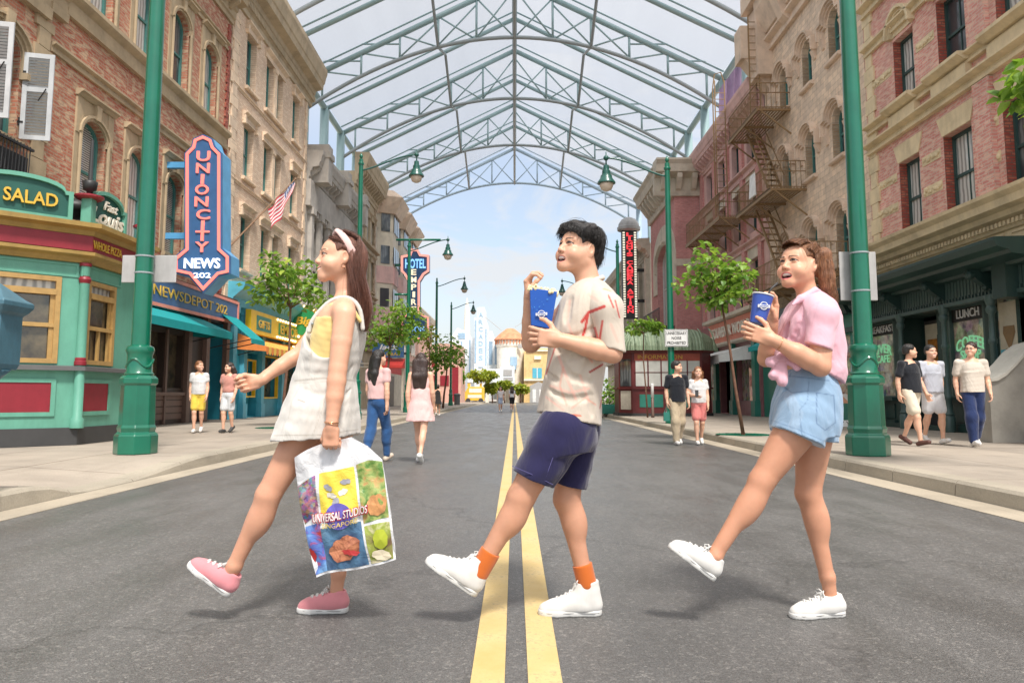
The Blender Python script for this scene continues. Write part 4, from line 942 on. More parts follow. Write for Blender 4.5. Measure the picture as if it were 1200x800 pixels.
# ================================================================ flag
pa = atX(266, 292, -10.5); pb = atY(346, 210, 29.0)
fl = empty('flag', pa, 'striped flag with starred blue corner hanging from a wall pole above the street', 'flag')
mb = MB(); mb.tube([pa, pb], [.035, .025], 8); mb.sphere(pb, .06, 8, 6); mb.obj('flagpole', simple('pole_wood', (.22, .12, .06), .5), fl)
def flagmat():
 m, nt, b = newmat('flag_cloth'); uv = tcoord(nt, 'UV'); s = nt.nodes.new('ShaderNodeSeparateXYZ'); L(nt, uv, s.inputs[0])
 w = nt.nodes.new('ShaderNodeMath'); w.operation = 'MULTIPLY'; L(nt, s.outputs[1], w.inputs[0]); w.inputs[1].default_value = 6.5
 f = nt.nodes.new('ShaderNodeMath'); f.operation = 'FRACT'; L(nt, w.outputs[0], f.inputs[0])
 st = ramp(nt, f.outputs[0], [(0, (.55, .04, .07)), (.49, (.55, .04, .07)), (.51, (.75, .72, .70)), (1, (.75, .72, .70))])
 v = nt.nodes.new('ShaderNodeTexVoronoi'); v.inputs['Scale'].default_value = 12; v.inputs['Randomness'].default_value = 0; L(nt, uv, v.inputs[0])
 star = ramp(nt, v.outputs['Distance'], [(0, (.8, .8, .8)), (.28, (.8, .8, .8)), (.34, (.03, .06, .2))])
 a = nt.nodes.new('ShaderNodeMath'); a.operation = 'LESS_THAN'; L(nt, s.outputs[0], a.inputs[0]); a.inputs[1].default_value = .42
 b2 = nt.nodes.new('ShaderNodeMath'); b2.operation = 'GREATER_THAN'; L(nt, s.outputs[1], b2.inputs[0]); b2.inputs[1].default_value = .45
 c2 = nt.nodes.new('ShaderNodeMath'); c2.operation = 'MULTIPLY'; L(nt, a.outputs[0], c2.inputs[0]); L(nt, b2.outputs[0], c2.inputs[1])
 L(nt, mixc(nt, c2.outputs[0], st, star), b.inputs['Base Color']); b.inputs['Roughness'].default_value = .8
 return m
NU, NV = 26, 16; vs = []; fs = []; uvs = []
d = (pb - pa).normalized(); tip = pb - d * .08
for j in range(NV + 1):
 for i in range(NU + 1):
  u = i / NU; v = j / NV           # u along fly, v: 1 = at pole tip corner
  p = tip - d * (u * 1.95) + Vector((.12, 0, -1)) * ((1 - v) * (.22 + .78 * min(u * 1.6, 1)) * .85) - Vector((0, 0, .10 * u))
  p += Vector((.1, 1, 0)) * (.10 * math.sin(u * 13 + v * 3) * (.3 + u)) + Vector((.5, 0, .7)) * (.05 * math.sin(v * 8 + u * 11) * (1.1 - v))
  vs.append(p); uvs.append((u, v))
for j in range(NV):
 for i in range(NU): k = j * (NU + 1) + i; fs.append((k, k + 1, k + NU + 2, k + NU + 1))
me = bpy.data.meshes.new('cloth'); me.from_pydata(vs, [], fs); uvl = me.uv_layers.new(name='UVMap')
for lp in me.loops: uvl.data[lp.index].uv = uvs[lp.vertex_index]
link(me, 'cloth', flagmat(), fl, smooth=True)
# ================================================================ call box at the left edge
Fc = Fr((0, 6.2, 0), (1, 0, 0), (0, -1, 0)); cx = -4.53
cb = empty('call_box', (cx, 6.3, 0), 'weathered blue cast iron call box at the left edge', 'call box')
mb = MB(); zt = pl(Fc, 0, 343)[1]; ze = pl(Fc, 25, 352)[1]; zl = pl(Fc, 15, 430)[1]; hw = .2; 
mb.lathe((cx, 6.3, 0), [(hw * 1.414 * .62, zl - .02), (hw * 1.414 * .70, zl + .03), (hw * 1.0, zl + .08), (hw * 1.0, ze - .12), (hw * 1.2, ze - .09), (hw * 1.414, ze - .04), (hw * 1.414, ze), (hw * 1.1, ze + .03), (.02, zt + .1)], 4)
cbm = simple('call_blue', (.07, .17, .22), .4, grime=.5, var=.2)
mb.obj('box', cbm, cb, bevel=.008)
mb = MB(); mb.lathe((cx, 6.3, 0), [(.1, SW), (.1, .25), (.05, .32), (.045, zl - .12), (.08, zl - .08), (hw * .7, zl - .02)], 12); mb.obj('pedestal', cbm, cb, smooth=True)
mb = MB(); 
for s_ in (-1, 1): mb.sphere((cx + s_ * hw * .55, 6.3 - hw * .6, zl - .05), .035, 8, 6)
mb.obj('knob', cbm, cb, smooth=True)
# ================================================================ RIGHT SIDE
F = FRR(); FU = Fr((10.5, -.7, 0), (0, 1, 0), (-1, 0, 0))
B = empty('pink_brick_building', (10.5, 17, 0), 'rose brick building with carved stone bands and tall dark sash windows above the green cafe', 'building')
cu = [(19.0, 20.0), (16.85, 17.95), (14.6, 15.8), (12.4, 13.6)]
skin(FU, 9.5, 21.6, 4.2, 16, [(a, b2, [(5.25, 7.3, 0), (8.85, 10.75, 0), (12.6, 14.6, 0)]) for a, b2 in cu], M['brick_p'], B, d=.32)
for k, (a, b2) in enumerate(cu):
 window(FU, a, b2, 5.25, 7.3, 0, B, 'dark_win', ['glass_light', 'glass_light', 'glass_dark', 'glass_light'][k], d=.26, hood='splay', hm='stone_gold', bars=1, sill=False)
 window(FU, a, b2, 8.85, 10.75, 0, B, 'dark_win', ['glass_light', 'glass_dark', 'glass_light', 'glass_light'][k], d=.26, hm='stone_gold', bars=1, sill=False)
 window(FU, a, b2, 12.6, 14.6, 0, B, 'dark_win', 'glass_dark', d=.26, hood='splay', hm='stone_gold', bars=1)
mb = MB()
for a, b2 in cu:
 seg = 12; c = (a + b2) / 2; hw = .42
 for t0, t1, o in ((-.1, .06, .03), (.06, .14, .12), (.14, .22, .2)):
  A = [(c + (hw + t0) * math.cos(math.pi * i / seg), 10.85 + (hw + t0) * math.sin(math.pi * i / seg) * 1.1) for i in range(seg + 1)]
  C = [(c + (hw + t1) * math.cos(math.pi * i / seg), 10.85 + (hw + t1) * math.sin(math.pi * i / seg) * 1.1) for i in range(seg + 1)]
  for i in range(seg): mb.hexa([FU.p(*A[i], -.01), FU.p(*A[i + 1], -.01), FU.p(*C[i + 1], -.01), FU.p(*C[i], -.01), FU.p(*A[i], o), FU.p(*A[i + 1], o), FU.p(*C[i + 1], o), FU.p(*C[i], o)])
 mb.fprism(FU, [(c + hw * math.cos(math.pi * i / seg), 10.85 + hw * math.sin(math.pi * i / seg)) for i in range(seg + 1)], -.01, .02)
mb.obj('window_arch', M['stone_gold'], B)
mb = MB(); band(mb, FU, 9.5, 21.5, 8.02, 8.30, .28); band(mb, FU, 9.5, 21.5, 8.62, 8.86, .24)
for a, b2 in cu: mb.fbox(FU, a - .15, b2 + .15, 8.3, 8.62, -.01, .16); mb.fprofile(FU, [(-.1, 8.70), (.2, 8.70), (.36, 8.80), (.36, 8.88), (-.1, 8.9)], a - .2, b2 + .2)
band(mb, FU, 9.5, 21.5, 11.0, 11.25, .2); band(mb, FU, 9.5, 21.5, 12.2, 12.5, .28)
mb.obj('string_course', M['stone_gold'], B)
rnd = random.Random(3)
edges = [9.6, 12.3, 13.7, 14.5, 15.9, 16.75, 18.05, 18.9, 20.1, 21.2]
for z in (6.85, 6.05, 9.9):
 for k in range(0, len(edges) - 1, 2):
  a, b2 = edges[k], edges[k + 1]; mb = MB()
  mb.fbox(FU, a + .02, b2 - .02, z, z + .24, -.01, .012)
  u = a + .08
  while u < b2 - .06:
   mb.sphere(FU.p(u, z + .12 + rnd.uniform(-.05, .05), .02), rnd.uniform(.04, .075), 6, 4, (.6, 1, 1)); u += .085
  mb.obj('carved_band', M['stone_gold'], B)
mb = MB(); quoins(mb, FU, 21.3, 4.3, 16, .55, .05, .45); mb.obj('quoin', M['stone_gold'], B)
mb = MB()
for u in (16.3,): mb.fbox(FU, u - .28, u + .28, 5.2, 8.0, -.01, .12); mb.fbox(FU, u - .28, u + .28, 8.9, 16, -.01, .12)
mb.obj('brick_pier', M['brick_p'], B)
mb = MB()
for a, b2 in cu:
 for z, z2 in ((5.25, 7.3), (8.85, 10.75)): mb.fbox(FU, b2 - .02, b2 - .005, z + .01, z2 - .01, -.22, -.003); 
mb.objs('brick_reveal', M['brick_red'], B)
mb = MB(); mb.fprofile(F, [(-.02, 4.0), (.12, 4.0), (.12, 4.06), (.06, 4.08), (.06, 4.48), (.12, 4.5), (.14, 4.55), (.14, 4.68), (.3, 4.73), (.34, 4.84), (.52, 4.89), (.55, 5.04), (.66, 5.13), (.68, 5.2), (-.02, 5.25)], 9.5, 21.55)
u = 9.6
while u < 21.4: mb.fbox(F, u, u + .07, 4.57, 4.67, .13, .22); u += .13
mb.obj('cornice', M['stone_gold'], B)
mb = MB()
for a, b2 in ((9.9, 12.2), (12.9, 15.0), (15.2, 17.0), (17.6, 19.2), (19.4, 21.2)): rframe(mb, F, a, b2, 4.12, 4.45, .05, .09)
mb.obj('frieze_panel', M['stone_gold'], B, recalc=False)
mb = MB(); Fp = FRR(10.3)
bays = [(19.15, 21.2, .95, 3.05), (16.6, 18.75, .17, 3.05), (14.6, 16.2, .95, 3.05), (13.1, 14.2, .95, 3.05)]
bays = [(pl(F, 1049, 400)[0] + .05, pl(F, 1020, 400)[0] + .3, .95, 3.1), (pl(F, 1099, 400)[0], pl(F, 1058, 400)[0], .17, 3.1), (pl(F, 1155, 400)[0], pl(F, 1112, 400)[0], .95, 3.12), (pl(F, 1193, 400)[0], pl(F, 1166, 400)[0], .95, 3.12)]
wall(mb, F, 14.0 if bays[3][0] > 14.2 else bays[3][0] - .15, 21.55, SW, 4.0, [(a, b2, [(z, z2, 0)]) for a, b2, z, z2 in bays], .6, 6)
sf = mb.obj('cafe_front', M['shopgreen'], B, recalc=False)
for k, (a, b2, z, z2) in enumerate(bays):
 if k == 1: continue
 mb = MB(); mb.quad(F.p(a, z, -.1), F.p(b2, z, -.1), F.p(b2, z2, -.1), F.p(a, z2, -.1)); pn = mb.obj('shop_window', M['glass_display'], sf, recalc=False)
 if k in (0, 2):
  mb = MB(); mb.fbox(F, a, b2, z2 - .36, z2, -.099, -.07); sb = mb.obj('signboard', M['black_iron'], sf)
  fittext('BREAKFAST' if k == 0 else 'LUNCH', F, (a + b2) / 2, z2 - .19, -.07, (b2 - a) * (.9 if k == 0 else .62), .2, 'letters', M['white_paint'], sb, .02, bold=.01)
  if k == 2:
   fittext('COFFEE', F, (a + b2) / 2 - .02, 2.28, -.09, 1.1, .26, 'neon_letters', M['neon_green'], sf, .02, bold=.01, curve=.14); fittext('SHOP', F, (a + b2) / 2, 1.96, -.09, .75, .22, 'neon_letters', M['neon_green'], sf, .02, bold=.01)
  else:
   fittext('RIVER', F, (a + b2) / 2, 2.36, -.09, 1.0, .26, 'neon_letters', M['neon_green'], sf, .02, bold=.01, curve=.1); fittext('CAFE', F, (a + b2) / 2, 2.06, -.09, .75, .22, 'neon_letters', M['neon_green'], sf, .02, bold=.01)
  mb = MB(); ring(mb, F, [(a, z), (b2, z), (b2, z2), (a, z2)], [(a + .06, z + .06), (b2 - .06, z + .06), (b2 - .06, z2 - .06), (a + .06, z2 - .06)], -.1, .0); mb.obj('window_frame', M['shopgreen_l'], sf, recalc=False)
 if k == 3:
  pm = simple('poster_cream', (.55, .50, .38), .6)
  mb = MB(); mb.fbox(F, a + .08, b2 - .06, z + .05, z2 - .1, -.098, -.08); po = mb.obj('poster', pm, sf)
  mb = MB(); mb.fbox(F, a + .08, b2 - .06, 1.55, 2.0, -.08, -.075); mb.obj('poster_band', M['blue_trim'], po)
  c = (a + b2) / 2; mb = MB(); mb.fprism(F, [(c - .17, 2.5), (c + .17, 2.5), (c + .19, 2.35), (c + .02, 2.0), (c - .02, 2.0), (c - .19, 2.35)], -.075, -.07); mb.fbox(F, c - .12, c + .12, 1.98, 2.02, -.075, -.07); mb.obj('poster_cone', M['iron'], po)
a, b2, z, z2 = bays[1]
mb = MB(); mb.quad(F.p(a - .6, .17, -.6), F.p(b2 + .6, .17, -.6), F.p(b2 + .6, 3, -.6), F.p(a - .6, 3, -.6)); mb.obj('recess', M['black_base'], sf, recalc=False)
mb = MB(); mb.fbox(F, b2 - .75, b2 - .1, 1.4, 2.9, -.59, -.56); po = mb.obj('poster', MATS['poster_cream'], sf)
mb = MB(); mb.fbox(F, b2 - .68, b2 - .2, 1.6, 2.5, -.56, -.555); mb.obj('poster_picture', simple('amber', (.35, .14, .02), .5, var=.6, vscale=6), po)
mb = MB(); mb.fbox(F, a + .1, a + .95, .17, 2.6, -.59, -.54); mb.obj('door', M['shopgreen'], sf)
mb = MB()
for (a, b2, z, z2) in (bays[0], bays[2], bays[3]):
 mb.fbox(F, a - .05, b2 + .05, .88, .97, -.02, .16); mb.fbox(F, a, b2, SW, .35, -.02, .1); mb.fbox(F, a + .1, b2 - .1, .4, .8, -.02, .03)
mb.fbox(F, bays[3][0] - .05, 21.5, SW, SW + .12, -.03, .12)
mb.obj('stall_riser', M['shopgreen'], sf)
posts = [pl(F, 1053, 400, .35)[0], pl(F, 1104, 400, .35)[0], pl(F, 1160, 400, .35)[0]]
for u in posts + [20.9]:
 mb = MB(); c = F.p(u, 0, .28)
 mb.lathe(c, [(.13, SW), (.13, .5), (.1, .54), (.12, .58), (.09, .64), (.075, .9), (.10, .94), (.10, 1.0), (.072, 1.05), (.065, 2.1), (.09, 2.13), (.09, 2.2), (.065, 2.24), (.06, 2.75), (.1, 2.8), (.11, 2.87), (.08, 2.93), (.12, 3.05), (.12, 3.15)], 12)
 add_autosmooth(mb.obj('column', M['shopgreen_l'], sf))
 mb = MB(); mb.fprofile(F, [(0, 3.15), (.2, 3.15), (.35, 3.3), (.62, 3.5), (.75, 3.7), (0, 3.7)], u - .09, u + .09); mb.sphere(F.p(u, 3.6, .7), .11, 10, 6); mb.sphere(F.p(u, 3.33, .38), .08, 10, 6); mb.obj('bracket', M['shopgreen'], sf)
mb = MB(); ue = bays[3][0] - .12; un = pl(F, 1141, 304, 1.3)[0]
u = un
while u < 21.4: mb.fbox(F, u, u + .085, 3.26, 3.66, .22, .28); mb.fbox(F, u + .02, u + .065, 3.18, 3.26, .22, .3); u += .12
mb.fbox(F, un, 21.5, 3.08, 3.17, .15, .34)
mb.obj('valance', M['shopgreen_l'], sf)
mb = MB(); mb.fprofile(F, [(0, 3.64), (.5, 3.64), (.55, 3.7), (.95, 3.75), (1.0, 3.82), (1.22, 3.88), (1.28, 4.0), (1.28, 4.06), (0, 4.1)], un - .6, 21.55); mb.fbox(F, ue, un + .2, 3.0, 3.98, 0, .55)
mb.obj('shop_cornice', M['shopgreen'], sf)
mb = MB(); wall(mb, F, 9.5, ue, SW, 4.2, [(11.0, 12.6, [(.9, 3.2, 0)])], .3, 5); mb.obj('ashlar_base', M['ashlar'], B, recalc=False)
mb = MB(); mb.quad(F.p(11, .9, -.2), F.p(12.6, .9, -.2), F.p(12.6, 3.2, -.2), F.p(11, 3.2, -.2)); mb.obj('base_window', M['glass_shop'], B, recalc=False)
st = empty('stoop_wall', (9.4, 13.2, SW), 'curved grey stone stair wall with rising scroll top at the right edge', 'stair wall')
Fw = Fr((0, 13.3, 0), (1, 0, 0), (0, -1, 0))
def W(px, py): return pl(Fw, px + 19, py)
top = [W(1140, 447), W(1148, 446), W(1158, 440), W(1170, 428), W(1182, 414), W(1195, 405), W(1210, 401)]
P = [(top[0][0], SW)] + [t for t in top] + [(top[-1][0] + 1.2, top[-1][1] + .05), (top[-1][0] + 1.2, SW)]
mb = MB(); mb.fprism(Fw, P, -.55, 0); mb.obj('side_wall', stone('stoop_stone', (.34, .32, .28), stain=.2), st)
mb = MB()
for i in range(len(top) - 1):
 a, b2 = top[i], top[i + 1]
 mb.hexa([Fw.p(*a, -.6), Fw.p(*b2, -.6), Fw.p(*b2, .06), Fw.p(*a, .06), Fw.p(a[0], a[1] + .06, -.6), Fw.p(b2[0], b2[1] + .06, -.6), Fw.p(b2[0], b2[1] + .06, .06), Fw.p(a[0], a[1] + .06, .06)])
a = top[-1]; mb.fbox(Fw, a[0], a[0] + 1.2, a[1], a[1] + .06, -.6, .06); mb.obj('coping', stone('coping', (.50, .48, .42), stain=.15), st)
bn = empty('step', (9.5, 12.2, SW), 'low wooden step against the curved stone wall', 'step')
a = W(1182, 505); mb = MB(); mb.fbox(Fw, a[0], a[0] + 1.5, a[1] - .07, a[1], .01, .45); mb.obj('tread', M['wood'], bn)
mb = MB(); mb.fbox(Fw, a[0] + .08, a[0] + .16, SW, a[1] - .07, .05, .4); mb.fbox(Fw, a[0] + 1.3, a[0] + 1.38, SW, a[1] - .07, .05, .4); mb.obj('leg', M['wood'], bn)
B = empty('stone_arch_building', (10.5, 26, 0), 'sandy rough stone building with arched windows, curved hoods and rusty fire escapes', 'building')
cu = [23.55, 25.75, 28.0]; hw = .42
rws = [(5.2, 6.6, .42), (8.7, 9.95, .45), (12.05, 13.3, .45)]
skin(FU, 21.62, 30.1, 4.3, 17.5, [(c - hw, c + hw, [*rws]) for c in cu], M['stone_q'], B, d=.4)
for c in cu:
 for k, (z, z2, r) in enumerate(rws): window(FU, c - hw, c + hw, z, z2, r, B, 'teal_win', random.choice(['glass_dark', 'glass_dark', 'glass_light']), d=.3, hood='segment', hm='stone_qt', bars=0)
mb = MB()
for c in cu:
 for z, z2, r in rws: mb.fbox(FU, c + hw - .02, c + hw - .004, z, z2, -.27, -.01)
mb.objs('brick_reveal', M['brick_tan'], B)
mb = MB(); band(mb, FU, 21.7, 30.1, 15.0, 15.5, .35)
mb.fbox(FU, 29.0, 30.1, 14.0, 16.9, -.3, .62); mb.fbox(FU, 29.3, 30.1, 14.8, 16.2, -.3, 1.2); mb.fprofile(FU, [(0, 13.5), (.35, 13.9), (1.1, 14.9), (1.2, 15.2), (0, 15.2)], 29.35, 30.05)
mb.fprofile(FU, [(0, 15.6), (.3, 15.7), (.7, 16.6), (.75, 17.0), (0, 17.0)], 21.7, 29.0)
mb.fbox(FU, 21.65, 30.1, 17.0, 18.0, -.4, .9)
for u in (23, 25, 27): mb.fprofile(FU, [(0, 15.0), (.4, 15.3), (.75, 16.2), (.75, 17.0), (0, 17.0)], u - .25, u + .25)
mb.obj('cornice', M['stone_qt'], B)
mb = MB(); wall(mb, FRR(10.3), 21.62, 30.1, SW, 4.3, [(22.2, 24.0, [(.9, 2.9, 0)]), (24.6, 25.6, [(.2, 2.9, 0)]), (26.2, 28.4, [(.9, 3.0, 0)])], .3, 1)
sf = mb.obj('shopfront', M['teal_green'], B, recalc=False)
Fq = FRR(10.3)
mb = MB(); 
for a, b2 in ((22.2, 24.0), (26.2, 28.4)): mb.quad(Fq.p(a, .9, -.15), Fq.p(b2, .9, -.15), Fq.p(b2, 3, -.15), Fq.p(a, 3, -.15))
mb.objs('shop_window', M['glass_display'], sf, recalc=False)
mb = MB(); mb.quad(Fq.p(24.6, .2, -.2), Fq.p(25.6, .2, -.2), Fq.p(25.6, 2.9, -.2), Fq.p(24.6, 2.9, -.2)); mb.obj('door', M['brick_red'], sf, recalc=False)
mb = MB(); mb.fprofile(Fq, [(0, 3.5), (.3, 3.5), (.5, 3.9), (.5, 4.2), (0, 4.3)], 21.7, 30); mb.fbox(Fq, 21.8, 30, 2.95, 3.1, 0, .1); mb.obj('shop_trim', M['shopgreen'], sf)
awning(Fq, 25.9, 28.8, 3.45, 2.9, 1.0, .15, M['teal_awning'], B)
B = empty('mauve_building', (10.5, 35.5, 0), 'dusty pink building with stone lintels and an iron balcony behind the right tree', 'building')
cu = [32.1, 34.3, 36.6, 38.9]
skin(FU, 30.15, 41, SW, 14.0, [(c - .55, c + .55, [(5.0, 7.0, 0), (8.2, 10.4, 0), (11.4, 12.9, 0)]) for c in cu], M['mauve'], B, d=.35)
for c in cu:
 for z, z2 in ((5, 7), (8.2, 10.4), (11.4, 12.9)): window(FU, c - .55, c + .55, z, z2, 0, B, 'dark_win', 'glass_dark', d=.3, hood='splay' if z < 11 else None, hm='stone_cream', sill=False)
mb = MB()
for u in (31, 33.2, 35.45, 37.75, 40.2): mb.fbox(FU, u - .22, u + .22, 4.6, 13.2, -.01, .12)
mb.obj('pilaster', M['stone_pink'] if False else M['brick_r'], B)
mb = MB(); cornice(mb, FU, 30.15, 41, 13.1, 1.3, .7, mod=.5); band(mb, FU, 30.15, 41, 10.8, 11.2, .25); band(mb, FU, 30.15, 41, 7.5, 7.8, .25); mb.obj('cornice', M['mauve'], B)
mb = MB(); wall(mb, FRR(10.2), 30.15, 40.3, SW, 4.6, [(31.2, 33.2, [(.8, 3.0, 0)]), (34.0, 36.0, [(.2, 3.2, 0)]), (36.8, 39.4, [(.8, 3.0, 0)])], .4, 1)
sf = mb.obj('shopfront', M['maroon_l'], B, recalc=False); Fm = FRR(10.2)
mb = MB(); 
for a, b2 in ((31.2, 33.2), (36.8, 39.4)): mb.quad(Fm.p(a, .8, -.2), Fm.p(b2, .8, -.2), Fm.p(b2, 3, -.2), Fm.p(a, 3, -.2))
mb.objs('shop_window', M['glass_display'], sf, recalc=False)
mb = MB(); mb.quad(Fm.p(34, .2, -.3), Fm.p(36, .2, -.3), Fm.p(36, 3.2, -.3), Fm.p(34, 3.2, -.3)); mb.obj('door', M['teal_green'], sf, recalc=False)
mb = MB(); 
for u in (30.5, 33.6, 36.4, 39.9): mb.fbox(Fm, u - .2, u + .2, SW, 3.6, -.02, .18); mb.fbox(Fm, u - .26, u + .26, SW, .8, -.02, .24)
mb.obj('pilaster', M['teal_green'], sf)
p0 = pl(F, 820, 395, .6); p1 = pl(F, 866, 370, .6)
mb = MB(); zc = 3.95; ua, ub = p1[0], p0[0]
ua, ub = 29.6, 36.6
mb.hexa([F.p(ua, 3.55, .35), F.p(ub, 3.55, .35), F.p(ub, 3.55, .5), F.p(ua, 3.55, .5), F.p(ua, 4.5, .5), F.p(ub, 4.5, .5), F.p(ub, 4.5, .68), F.p(ua, 4.5, .68)])
s1 = mb.obj('pink_sign', M['pink_red'], B)
mb = MB(); mb.fprofile(F, [(.3, 4.5), (.95, 4.55), (.95, 4.7), (.3, 4.8)], ua - .3, ub + .2); mb.fprofile(F, [(.3, 3.4), (.7, 3.45), (.7, 3.53), (.3, 3.53)], ua - .1, ub + .1); mb.obj('sign_cap', M['stone_cream'], s1)
fittext('SOUVENIR WORLD', F, (ua + ub) / 2, 4.03, .64, 5.9, .5, 'letters', M['cream_letter'], s1, .05, bold=.02)
awning(F, 31.0, 37.2, 3.3, 2.75, 1.75, .3, M['grey_awning'], B, scallop=.05)
Yr = 40.38; xw = (795 - 603) / 850 * 40.3
B = empty('red_corner_building', (xw, 45, 0), 'deep pink brick corner building with heavy bracketed cornice and tall arched stone window', 'building')
F1 = Fr((0, Yr, 0), (1, 0, 0), (0, -1, 0)); F2 = Fr((xw, 0, 0), (0, 1, 0), (-1, 0, 0))
ye = pl(F2, 763, 300)[0]
zt = 12.4
mb = MB(); mb.quad(F1.p(xw, SW), F1.p(12.5, SW), F1.p(12.5, zt), F1.p(xw, zt))
ac = (pl(F2, 787, 300)[0], pl(F2, 770, 300)[0])
wall(mb, F2, Yr, ye, SW, zt, [(ac[0], ac[1], [(5.2, 9.2, .9)])], .5, 4, sides=False)
mb.obj('wall', M['brick_r'], B, recalc=False)
window(F2, ac[0], ac[1], 5.2, 9.2, .9, B, 'white_win', 'glass_light', d=.4, hood='arch', hm='stone_cream', sill=False)
mb = MB(); c = (ac[0] + ac[1]) / 2; hw_ = (ac[1] - ac[0]) / 2; A_ = [(ac[0] - .02, 7.4)] + [(c - (hw_ + .02) * math.cos(math.pi * i / 14), 9.2 + .92 * math.sin(math.pi * i / 14)) for i in range(15)] + [(ac[1] + .02, 7.4)]; C_ = [(ac[0] - 1.1, 7.4)] + [(c - (hw_ + 1.1) * math.cos(math.pi * i / 14), 9.2 + 2.1 * math.sin(math.pi * i / 14)) for i in range(15)] + [(ac[1] + 1.1, 7.4)]
for i in range(16): mb.hexa([F2.p(*A_[i], -.02), F2.p(*A_[i + 1], -.02), F2.p(*C_[i + 1], -.02), F2.p(*C_[i], -.02), F2.p(*A_[i], .07), F2.p(*A_[i + 1], .07), F2.p(*C_[i + 1], .07), F2.p(*C_[i], .07)])
mb.obj('arch_surround', M['stone_cream'], B)
mb = MB()
for (F_, a, b2) in ((F1, xw - 1.2, 12.5), (F2, Yr + .01, ye)): 
 mb.fprofile(F_, [(-.05, zt - .1), (.15, zt - .1), (.2, zt + .1), (.25, zt + .9), (.9, zt + 1.1), (1.0, zt + 1.5), (1.15, zt + 1.7), (1.15, zt + 1.8), (-.05, zt + 1.85)], a, b2)
 u = a + .5
 while u < b2 - .2: mb.fprofile(F_, [(.15, zt + .15), (.4, zt + .25), (.8, zt + .8), (.85, zt + 1.05), (.15, zt + 1.05)], u - .14, u + .14); u += .85
mb.fbox(F1, xw, 12.4, 4.2, 4.6, -.02, .2); mb.fbox(F2, Yr, ye, 4.2, 4.6, -.02, .2); mb.fbox(F1, xw, 12.5, 8.3, 8.7, -.01, .06)
mb.obj('cornice', M['stone_cream'], B)
mb = MB(); mb.fbox(F1, xw - .02, 12.5, SW, 4.2, 0, .06); mb.fbox(F2, Yr - .05, ye, SW, 4.2, 0, .06); mb.obj('ashlar_base', M['ashlar'], B)
mb = MB(); z = 5.0; mb.fbox(F2, ac[0] - .4, ac[1] + .4, z - .15, z, 0, .9)
for u in np.arange(ac[0] - .4, ac[1] + .41, .3): mb.bar(F2.p(u, z, .86), F2.p(u, z + 1.0, .86), .03)
mb.bar(F2.p(ac[0] - .4, z + 1.0, .86), F2.p(ac[1] + .4, z + 1.0, .86), .05); mb.obj('balcony', M['black_iron'], B)
B = empty('cream_building', (9.6, 56, 0), 'cream and pink building with tall pilasters behind the film strip sign', 'building')
F3 = Fr((9.0, 0, 0), (0, 1, 0), (-1, 0, 0))
mb = MB(); wall(mb, F3, ye + .05, 70, SW, 11.2, [(ye + 1 + 2.6 * k, ye + 2.1 + 2.6 * k, [(4.8, 9, .5)]) for k in range(6)], .3, 5); mb.quad((9, ye + .06, 0), (14, ye + .06, 0), (14, ye + .06, 11.2), (9, ye + .06, 11.2)); mb.obj('wall', M['stone_cream'], B, recalc=False)
for k in range(6): window(F3, ye + 1 + 2.6 * k, ye + 2.1 + 2.6 * k, 4.8, 9, .5, B, 'white_win', 'glass_dark', hm='stone_cream', d=.25)
mb = MB()
for k in range(7): mb.fbox(F3, ye + .3 + 2.6 * k, ye + .7 + 2.6 * k, 4.2, 10.2, -.01, .25)
cornice(mb, F3, ye, 70, 10.3, 1.2, .7); mb.fbox(F3, ye, 70, 3.8, 4.2, -.02, .3); mb.obj('pilaster', M['stone_cream'], B)
sg = empty('film_strip_sign', (8, 50, 5), 'tall black film strip sign with grey domed cap reading LIGHTS CAMERA ACTION', 'sign')
Fl = Fr((0, 49.0, 0), (1, 0, 0), (0, -1, 0))
a, b2 = pl(Fl, 729.5, 320)[0], pl(Fl, 747, 320)[0]; zb_, zt_ = pl(Fl, 738, 373)[1], pl(Fl, 738, 270)[1]
mb = MB(); mb.fbox(Fl, a, b2, zb_, zt_, -.5, 0); bo = mb.obj('board', M['black_base'], sg)
mb = MB(); w = b2 - a
z = zb_ + .08
while z < zt_ - .1:
 for x_ in (a + .04 * w, a + .80 * w): mb.fbox(Fl, x_, x_ + .15 * w, z, z + .11, -.0, .02)
 z += .17
mb.obj('film_holes', emis('film_white', (.8, .75, .6), .6), bo)
ws = 'LIGHTS CAMERA ACTION'; n = len(ws)
for i, ch in enumerate(ws):
 if ch != ' ': fittext(ch, Fl, (a + b2) / 2, zt_ - .2 - (zt_ - zb_ - .5) * (i + .3) / n, .01, .42 if ch != 'I' else .14, .25, 'letters', M['neon_red'], bo, .03, bold=.02)
mb = MB(); mb.lathe(((a + b2) / 2, 49.25, 0), [(.62, zt_), (.78, zt_ + .05), (.80, zt_ + .25), (.72, zt_ + .3), (.7, zt_ + .5), (.5, zt_ + .8), (.2, zt_ + .95), (.02, zt_ + 1.0)], 20); add_autosmooth(mb.obj('domed_cap', M['plate'], sg))
mb = MB()
for y_ in (281, 316, 352): z = pl(Fl, 750, y_)[1]; mb.fbox(Fl, b2, 9.2, z - .1, z + .1, -.35, -.15)
mb.obj('bracket', M['black_iron'], sg)
